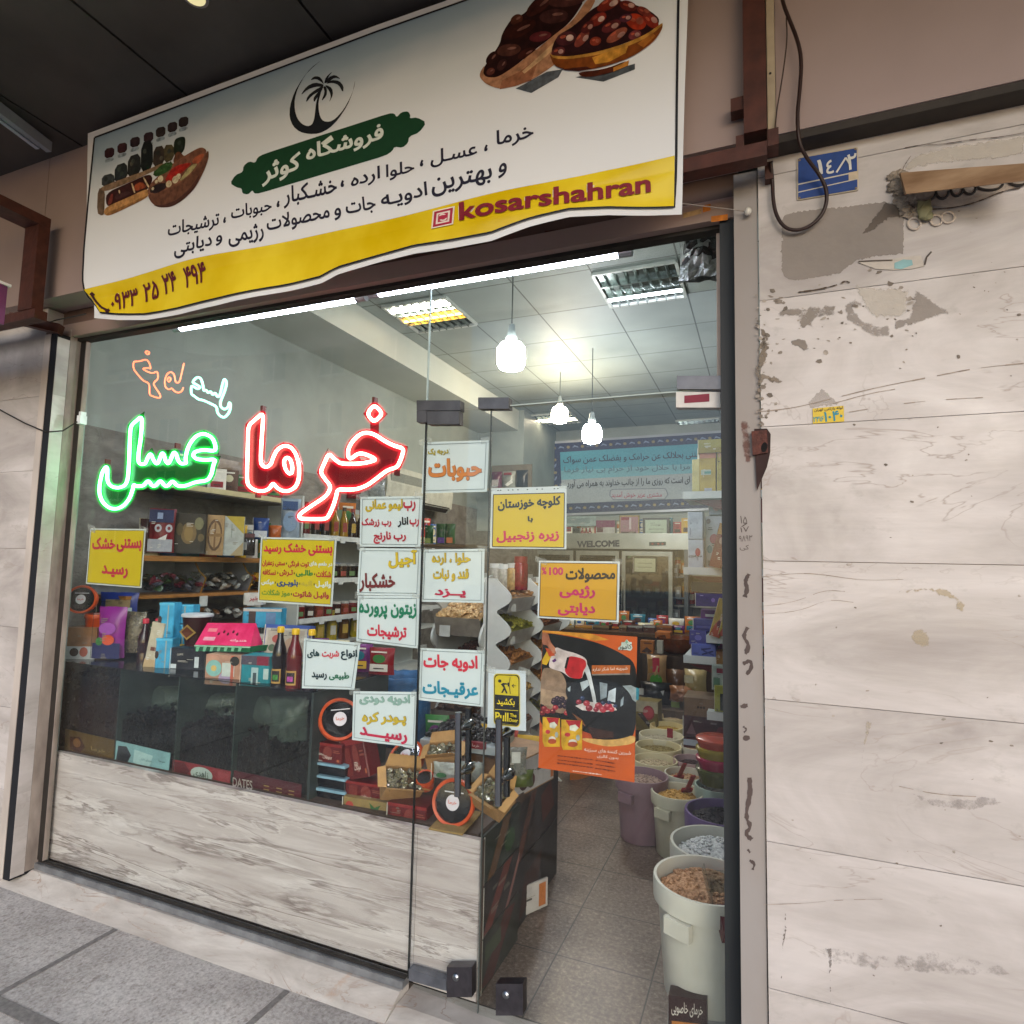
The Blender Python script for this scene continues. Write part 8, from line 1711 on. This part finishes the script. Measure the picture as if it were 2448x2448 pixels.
mb = MB(); rr = random.Random(3)
for k in range(60): a = rr.random(); p = K3(1125 + rr.uniform(0, 90) + a * 60, 900 + a * 190 + rr.uniform(-20, 20)); mb.blob(fy(*p, -.125), .012, .008, .009, jit=.5)
mb.build('crumbled_plaster', pm('#8f8478', .9, var=.4, scale=40, bmp=.5), t)
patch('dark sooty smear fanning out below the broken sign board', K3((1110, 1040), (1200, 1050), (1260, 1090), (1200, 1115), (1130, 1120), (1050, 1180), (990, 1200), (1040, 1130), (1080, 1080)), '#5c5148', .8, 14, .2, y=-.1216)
mb = MB(); mb.blob(fy(*K3(1310, 1075), -.135), .02, .008, .03, jit=.3); mb.blob(fy(*K3(1330, 1110), -.132), .014, .006, .012, jit=.3); mb.build('torn_scrap', pm('#7d7a5c', .7), t)
# chipped corner with a rusty bracket
t = thing('rusty_bracket', 'rusty bracket in a chipped hollow of the wall beside the jamb', 'bracket', fy(*K4(160, 600), -.125))
mb = MB(); mb.poly([fy(*K4(*p), -.1222) for p in ((120, 512), (190, 510), (210, 540), (208, 640), (190, 720), (160, 790), (135, 850), (128, 700))]); mb.build('hollow', pm('#2e1c1a', .8, var=.3), t)
mb = MB(); mb.hexa([fy(*K4(*p), -.13) for p in ((105, 525), (190, 518), (195, 640), (112, 655))], (0, .012, 0)); mb.build('plate', pm('#4f2a22', .6, .3, var=.4, scale=40, bmp=.3), t)
mb = MB(); mb.poly([fy(*K4(*p), -.1306) for p in ell(175, 612, 17, 28, .2)]); mb.build('hole', pm('#0c0808', .9), t)
patch('rust bloom on the metal jamb beside the bracket', K4((30, 470), (110, 430), (118, 560), (115, 720), (60, 700), (40, 600)), '#6a3a2c', .6, 12, .52, y=-.1132, name='rust_stain', group='rust on the jamb')
# conduit and looped cable
t = thing('conduit', 'slim pale cable conduit climbing the fascia beside the brown post', 'conduit', fy(*K3(520, 600), -.2))
a, b = fy(*K3(500, 300), -.2), fy(*K3(541, 300), -.2); zz = fy(*K3(520, 690), -.2).z
mb = MB(); mb.box(a.x, -.212, zz, b.x, -.191, ZC - .003); mb.build('duct', pm('#a99a84', .5, var=.15), t)
mb = MB(); c_ = fy(*K3(518, 376), -.2125); mb.blob(c_, .004, .002, .004); mb.build('screw', M_DARK, t)
mb = MB(); q = [fy(*K3(*p), yy) for p, yy in (((576, -60), -.23), ((580, 10), -.23), ((620, 110), -.225), ((662, 215), -.225), ((680, 320), -.22), ((668, 480), -.22), ((656, 590), -.22), ((664, 740), -.215), ((715, 825), -.18), ((775, 900), -.15), ((812, 985), -.145), ((800, 1080), -.14), ((742, 1150), -.14), ((662, 1186), -.14), ((590, 1170), -.14), ((545, 1100), -.14), ((531, 1010), -.14), ((530, 930), -.14), ((520, 830), -.16))]
def sm3(q, it=2):
    for _ in range(it):
        o = [q[0]]
        for a, b in zip(q, q[1:]): o += [a.lerp(b, .25), a.lerp(b, .75)]
        q = o + [q[-1]]
    return q
mb.tube(sm3(q), .0052, 8); tag(mb.build('looped_cable', pm('#2a1712', .45), None, 'all'), 'black cable hanging in a loop over the blue number plate', 'cable')
mb = MB(); mb.tube(sm3([fy(*K3(*p), -.222) for p in ((600, 90), (606, 190), (590, 330), (570, 460), (552, 560), (540, 680))]), .002, 6); tag(mb.build('thin_wire', pm('#3a2a22', .5), None, 'all'), 'thin brown wire hanging beside the looped cable', 'wire')
mb = MB(); a, b = fy(*K3(490, 835), -.15), fy(*K3(533, 915), -.15); mb.box(a.x, -.152, b.z, b.x, -.1225, a.z); tag(mb.build('junction_box', pm('#4a2c24', .6, var=.3)), 'small rusty junction box under the brown post', 'junction box')
c_ = fy(*K3(404, 1085), -.13); mb = MB(); mb.blob(c_, .011, .011, .012, n=12, k=8); tag(mb.build('porcelain_knob', pm('#c4c0b8', .25), None, 'all'), 'small white insulator knob on the jamb', 'knob')
mb = MB(); mb.tube([fy(*K3(40, 1040), -.24), fy(*K3(180, 1058), -.18), fy(*K3(300, 1072), -.13), fy(*K3(400, 1086), -.13)], .0014, 5); tag(mb.build('thin_wire', pm('#8a8078', .5), None, 'all'), 'taut thin wire from the banner corner to the white knob', 'wire')
# torn foil parcel hung behind the transom glass
mb = MB(); c_ = fy(1680, 650, .35); mb.bag(.17, .20, .1, TR(fy(1678, 668, .30), 0), crump=.25); t = thing('foil_bundle', 'crumpled silver and black bundle behind the transom glass', 'bundle', fy(1678, 668, .30)); mb.build('foil', pm('#a9aca8', .3, .5, var=.4, scale=30, bmp=.6), t)
mb = MB(); mb.bag(.15, .11, .11, TR(fy(1678, 628, .29), 0), crump=.2); mb.build('black_wrap', pm('#1c1c1c', .5), t)
# long ceiling tee shadow gap and small glass dot sticker reflections are left to the render

# small chips, flecks and scraps of old paper left on the stone
mb = MB(); rr = random.Random(31)
def fleck(cx, cy, r_, mi, y=-.1210):
    n = rr.randrange(5, 9); st = rr.uniform(.3, 1.0); a0 = rr.uniform(-.4, .4)
    pts = []
    for k in range(n):
        a = 2 * math.pi * k / n; q = r_ * rr.uniform(.45, 1.2); x, z = math.cos(a) * q, math.sin(a) * q * st
        pts.append(fy(cx + x * math.cos(a0) - z * math.sin(a0), cy + x * math.sin(a0) + z * math.cos(a0), y))
    mb.poly(pts, mi)
for k in range(170):
    u = rr.random()
    if u < .35: cx, cy = 1808 + abs(rr.gauss(0, 28)), rr.uniform(700, 1020)
    elif u < .7: cx, cy = rr.uniform(1830, 2200), rr.gauss(760, 60)
    elif u < .85: cx, cy = rr.uniform(2280, 2448), rr.uniform(500, 900)
    else: cx, cy = rr.uniform(1830, 2440), rr.uniform(1000, 2400)
    fleck(cx, cy, rr.choice((2, 2.5, 3, 4, 6)) * (1.5 if u < .7 else 1), rr.randrange(3))
o = mb.build('wall_flecks', [pm('#857a70', .8, var=.3, scale=60), pm('#9c9288', .8, var=.3, scale=60), pm('#6f655c', .8, var=.3, scale=60)]); tag(o, 'scattered small chips and flecks of old glue on the pale wall', 'flecks'); o['kind'] = 'stuff'
for lb, pts in (('pale torn paper scrap beside the torn glue triangle', ((945, 1450), (1050, 1470), (1235, 1480), (1230, 1560), (1225, 1600), (1180, 1640), (1030, 1630), (1000, 1580), (960, 1500))), ('pale chipped plaster area around the broken sign board', ((1200, 850), (1250, 790), (1400, 745), (1600, 715), (1830, 690), (1830, 800), (1600, 830), (1400, 850), (1210, 880)))):
    patch(lb, K3(*pts), '#c9c0b4', .6, 5, .36, y=-.1214, name='paper_scrap', cat='scrap', group='torn scraps on the wall')
mb = MB(); rr2 = random.Random(6)
for pts, wd in (([(1800, 965), (1700, 985), (1600, 1030), (1500, 1060), (1380, 1075), (1290, 1072)], 7), ([(880, 1455), (905, 1440), (925, 1452)], 9), ([(660, 1500), (740, 1490), (800, 1478), (860, 1462)], 7), ([(1205, 760), (1280, 745), (1400, 742), (1560, 715), (1700, 705), (1830, 680)], 4), ([(1240, 800), (1205, 850), (1195, 880)], 3)):
    q = smooth_open(K3(*pts)); 
    for a, b in zip(q, q[1:]): stroke(mb, [a, b], wd * .4 * rr2.uniform(.4, 1.4), atw, .0012)
tag(mb.build('cracks', pm('#574a40', .9, var=.3, scale=70)), 'dark cracks and torn edges around the broken sign remains', 'cracks')['kind'] = 'stuff'
mb = MB()
for pts, wd in (([(1807, 985), (1900, 975), (2000, 950), (2100, 925), (2230, 900), (2330, 880), (2448, 868)], 2.2), ([(1990, 965), (2080, 940), (2140, 930)], 1.6), ([(2030, 985), (2150, 965), (2250, 955), (2350, 950)], 1.5), ([(1815, 1380), (1900, 1370), (1960, 1372), (2060, 1388), (2160, 1385)], 1.3), ([(1815, 1450), (1900, 1440), (1970, 1410), (2020, 1414)], 1.1), ([(1820, 1468), (1910, 1462), (1980, 1432), (2040, 1440)], .9), ([(1825, 2163), (1930, 2160), (2000, 2152), (2110, 2150)], 1.2), ([(2150, 1880), (2240, 1900), (2340, 1905)], 2)):
    q = smooth_open(pts)
    for a, b in zip(q, q[1:]):
        if rr2.random() < .88: stroke(mb, [a, b], wd * rr2.uniform(.4, 1.3), atw, -.0008)
tag(mb.build('stone_veins', pm('#94867a', .7, var=.25, scale=50)), 'long fine brown veins crossing the pale wall slabs', 'veins')['kind'] = 'stuff'

for i, (kk, pts, wd) in enumerate(((K4, [(92, 1300), (70, 1340), (85, 1380), (68, 1430)], 22), (K4, [(85, 1590), (60, 1640), (95, 1690), (70, 1740)], 24), (K4, [(60, 1790), (100, 1770), (110, 1810), (75, 1850)], 20), (K5, [(45, 205), (88, 195)], 24), (K5, [(60, 310), (82, 330), (62, 345)], 12), (K5, [(58, 378), (100, 370)], 26), (K5, [(95, 590), (100, 680), (72, 800), (105, 860), (70, 895), (110, 930)], 24), (K5, [(85, 980), (100, 1000)], 14), (K5, [(95, 1040), (126, 1060), (110, 1095)], 16))):
    q = smooth_open([kk(*p) for p in pts]); L_, R_ = [], []
    for a, b in zip(q, q[1:]):
        d_ = math.hypot(b[0] - a[0], b[1] - a[1]) or 1; nx, ny = -(b[1] - a[1]) / d_ * wd * .22, (b[0] - a[0]) / d_ * wd * .22; kz = rr2.uniform(.6, 1.3)
        L_.append((a[0] + nx * kz, a[1] + ny * kz)); R_.append((a[0] - nx * kz, a[1] - ny * kz))
    patch(('dark brown flaking squiggle on the jamb just under the pencilled digits', 'second dark flaking squiggle down the jamb', 'hooked dark flaking mark on the jamb', 'short dark dash on the middle of the jamb', 'faint thin curl on the jamb', 'smudged dark dash on the jamb beside the wall joint', 'long dark flaking squiggle low on the jamb', 'tiny dark tick under the long squiggle on the jamb', 'faint hooked mark lowest on the jamb')[i], L_ + R_[::-1], '#4a3c38', .9, 24, .22, y=-.1135, name='flaking_mark', cat='mark', group='flaking marks on the jamb')

# ================================================================== MORE STOCK ON THE SHELVES
rr = random.Random(90); PAL = ('#a8322c', '#c9a02a', '#2c5a9a', '#d8d4c8', '#3a7a3a', '#b86a24', '#6a2a6a', '#8a1c24', '#c8c0a0', '#1f6a7a', '#4a2a1c', '#e0dcd4')
protoP = {}
def packet(kind, x, y, z, w_, d_, h_, a, lb, grp, hcol):
    if (kind, hcol) not in protoP:
        t = thing(kind, lb, 'pack' if kind == 'packet' else kind, (0, 0, 0), grp); mb = MB()
        if kind == 'packet': mb.bag(1, 1, 1, Matrix(), crump=.05, n=6); mb.build('pouch', pm(hcol, .3, var=.3, scale=1.2, bmp=.1), t, 'all')
        else: mb.box(-.5, -.5, 0, .5, .5, 1); mb.build('carton', pm(hcol, .4, var=.2, scale=1.2), t)
        c2 = rr.choice(PAL); c3 = rr.choice(PAL); f = -.5 - .03
        picture(t, 'printed_front', [([(-.34, .15), (.34, .15), (.34, .42), (-.34, .42)], c2), (ell(0, .62, .24, .16), c3), ([(-.3, .84), (.3, .84), (.3, .9), (-.3, .9)], '#e0dcd0'), ([(-.2, .24), (.2, .24), (.2, .28), (-.2, .28)], '#2a2622')], lambda u, v, e: Vector((u, f - e * 3, v)), .004, .002)
        protoP[(kind, hcol)] = t; o = t
    else: o = copy_tree(protoP[(kind, hcol)]); o['label'] = lb; o['group'] = grp
    o.location = (x, y, z); o.scale = (w_, d_, h_); o.rotation_euler = (0, 0, a); return o
def row(kind, x, y0, y1, z, lb, grp, wr=(.09, .16), hr=(.14, .26), depth=.07, ang=R(48), k=1, axis='y', x1=None):
    p = y0 if axis == 'y' else x
    end = y1 if axis == 'y' else x1
    while p < end:
        w_ = rr.uniform(*wr); h_ = rr.uniform(*hr)
        X, Y = (x + rr.uniform(-.02, .02), p + w_ / 2) if axis == 'y' else (p + w_ / 2, y0 + rr.uniform(-.02, .02))
        packet(kind, X, Y, z, w_, depth, h_, ang + rr.uniform(-.1, .1), lb, grp, rr.choice(PAL)); p += w_ * rr.uniform(.95, 1.15)
row('packet', -3.50, 1.9, 4.1, Z_A + .001, 'bright packet in the back row on the white shelving top board', 'packets on the white shelving', hr=(.2, .34))
row('packet', -3.50, 1.9, 4.1, Z_B + .001, 'packet in the back row on the white shelving middle board', 'packets on the middle shelving board', hr=(.09, .14))
row('box', -3.45, .75, 1.6, zu + .021, 'small box in the row on the upper wall shelf behind the neon', 'boxes on the upper wall shelf', hr=(.14, .24), depth=.1)
row('packet', -3.52, .62, 1.65, zs_ + .001, 'packet standing behind the tall packs on the wooden shelf', 'packets behind the tall packs', hr=(.2, .3))
row('box', -2.9, 6.5, 0, zt + .001, 'box in the back row on top of the display fridge', 'boxes in the row on the fridge', ang=0, axis='x', x1=-.95, hr=(.16, .26), depth=.1)
row('packet', -2.1, 4.62, 0, zc2 + .001, 'packet in the back row on the back counter', 'packets on the back counter', ang=0, axis='x', x1=-.75, hr=(.1, .2))
row('packet', -2.1, 4.44, 0, zc2 + .001, 'packet in the front row on the back counter', 'packets at the front of the back counter', ang=0, axis='x', x1=-.75, hr=(.07, .12))
row('packet', -2.4, .55, 0, ZT + .001, 'packet at the back of the display case top', 'packets at the back of the case', ang=.3, axis='x', x1=-1.75, hr=(.1, .18), wr=(.1, .15))
row('packet', -3.3, .55, 0, ZT + .001, 'packet at the back left of the display case top', 'packets at the back left of the case', ang=.5, axis='x', x1=-2.5, hr=(.1, .16), wr=(.1, .15))
row('packet', -1.62, .86, 0, zc + .001, 'packet at the back of the counter behind the date tray', 'packets at the back of the counter', ang=.2, axis='x', x1=-1.0, hr=(.12, .2), wr=(.1, .15))
row('box', -.34, 1.62, 0, fy(1700, 1178, 1.42).z + .001, 'box deep on the top board of the right shelf unit', 'boxes deep on the right shelf unit', ang=0, axis='x', x1=.3, hr=(.2, .3), depth=.12)
for py_, y_ in ((1358, 1.42), (1568, 1.36)): row('box', -.32, y_ + .24, 0, fy(1690, py_, y_).z + .001, 'box deep on a board of the right shelf unit', 'boxes deep on the lower right boards', ang=0, axis='x', x1=.3, hr=(.14, .26), depth=.1)
row('packet', -1.25, 2.35, 3.6, .0, 'tall sack standing on the floor behind the nut rack', 'sacks behind the nut rack', wr=(.26, .34), hr=(.5, .8), depth=.25, ang=R(70))
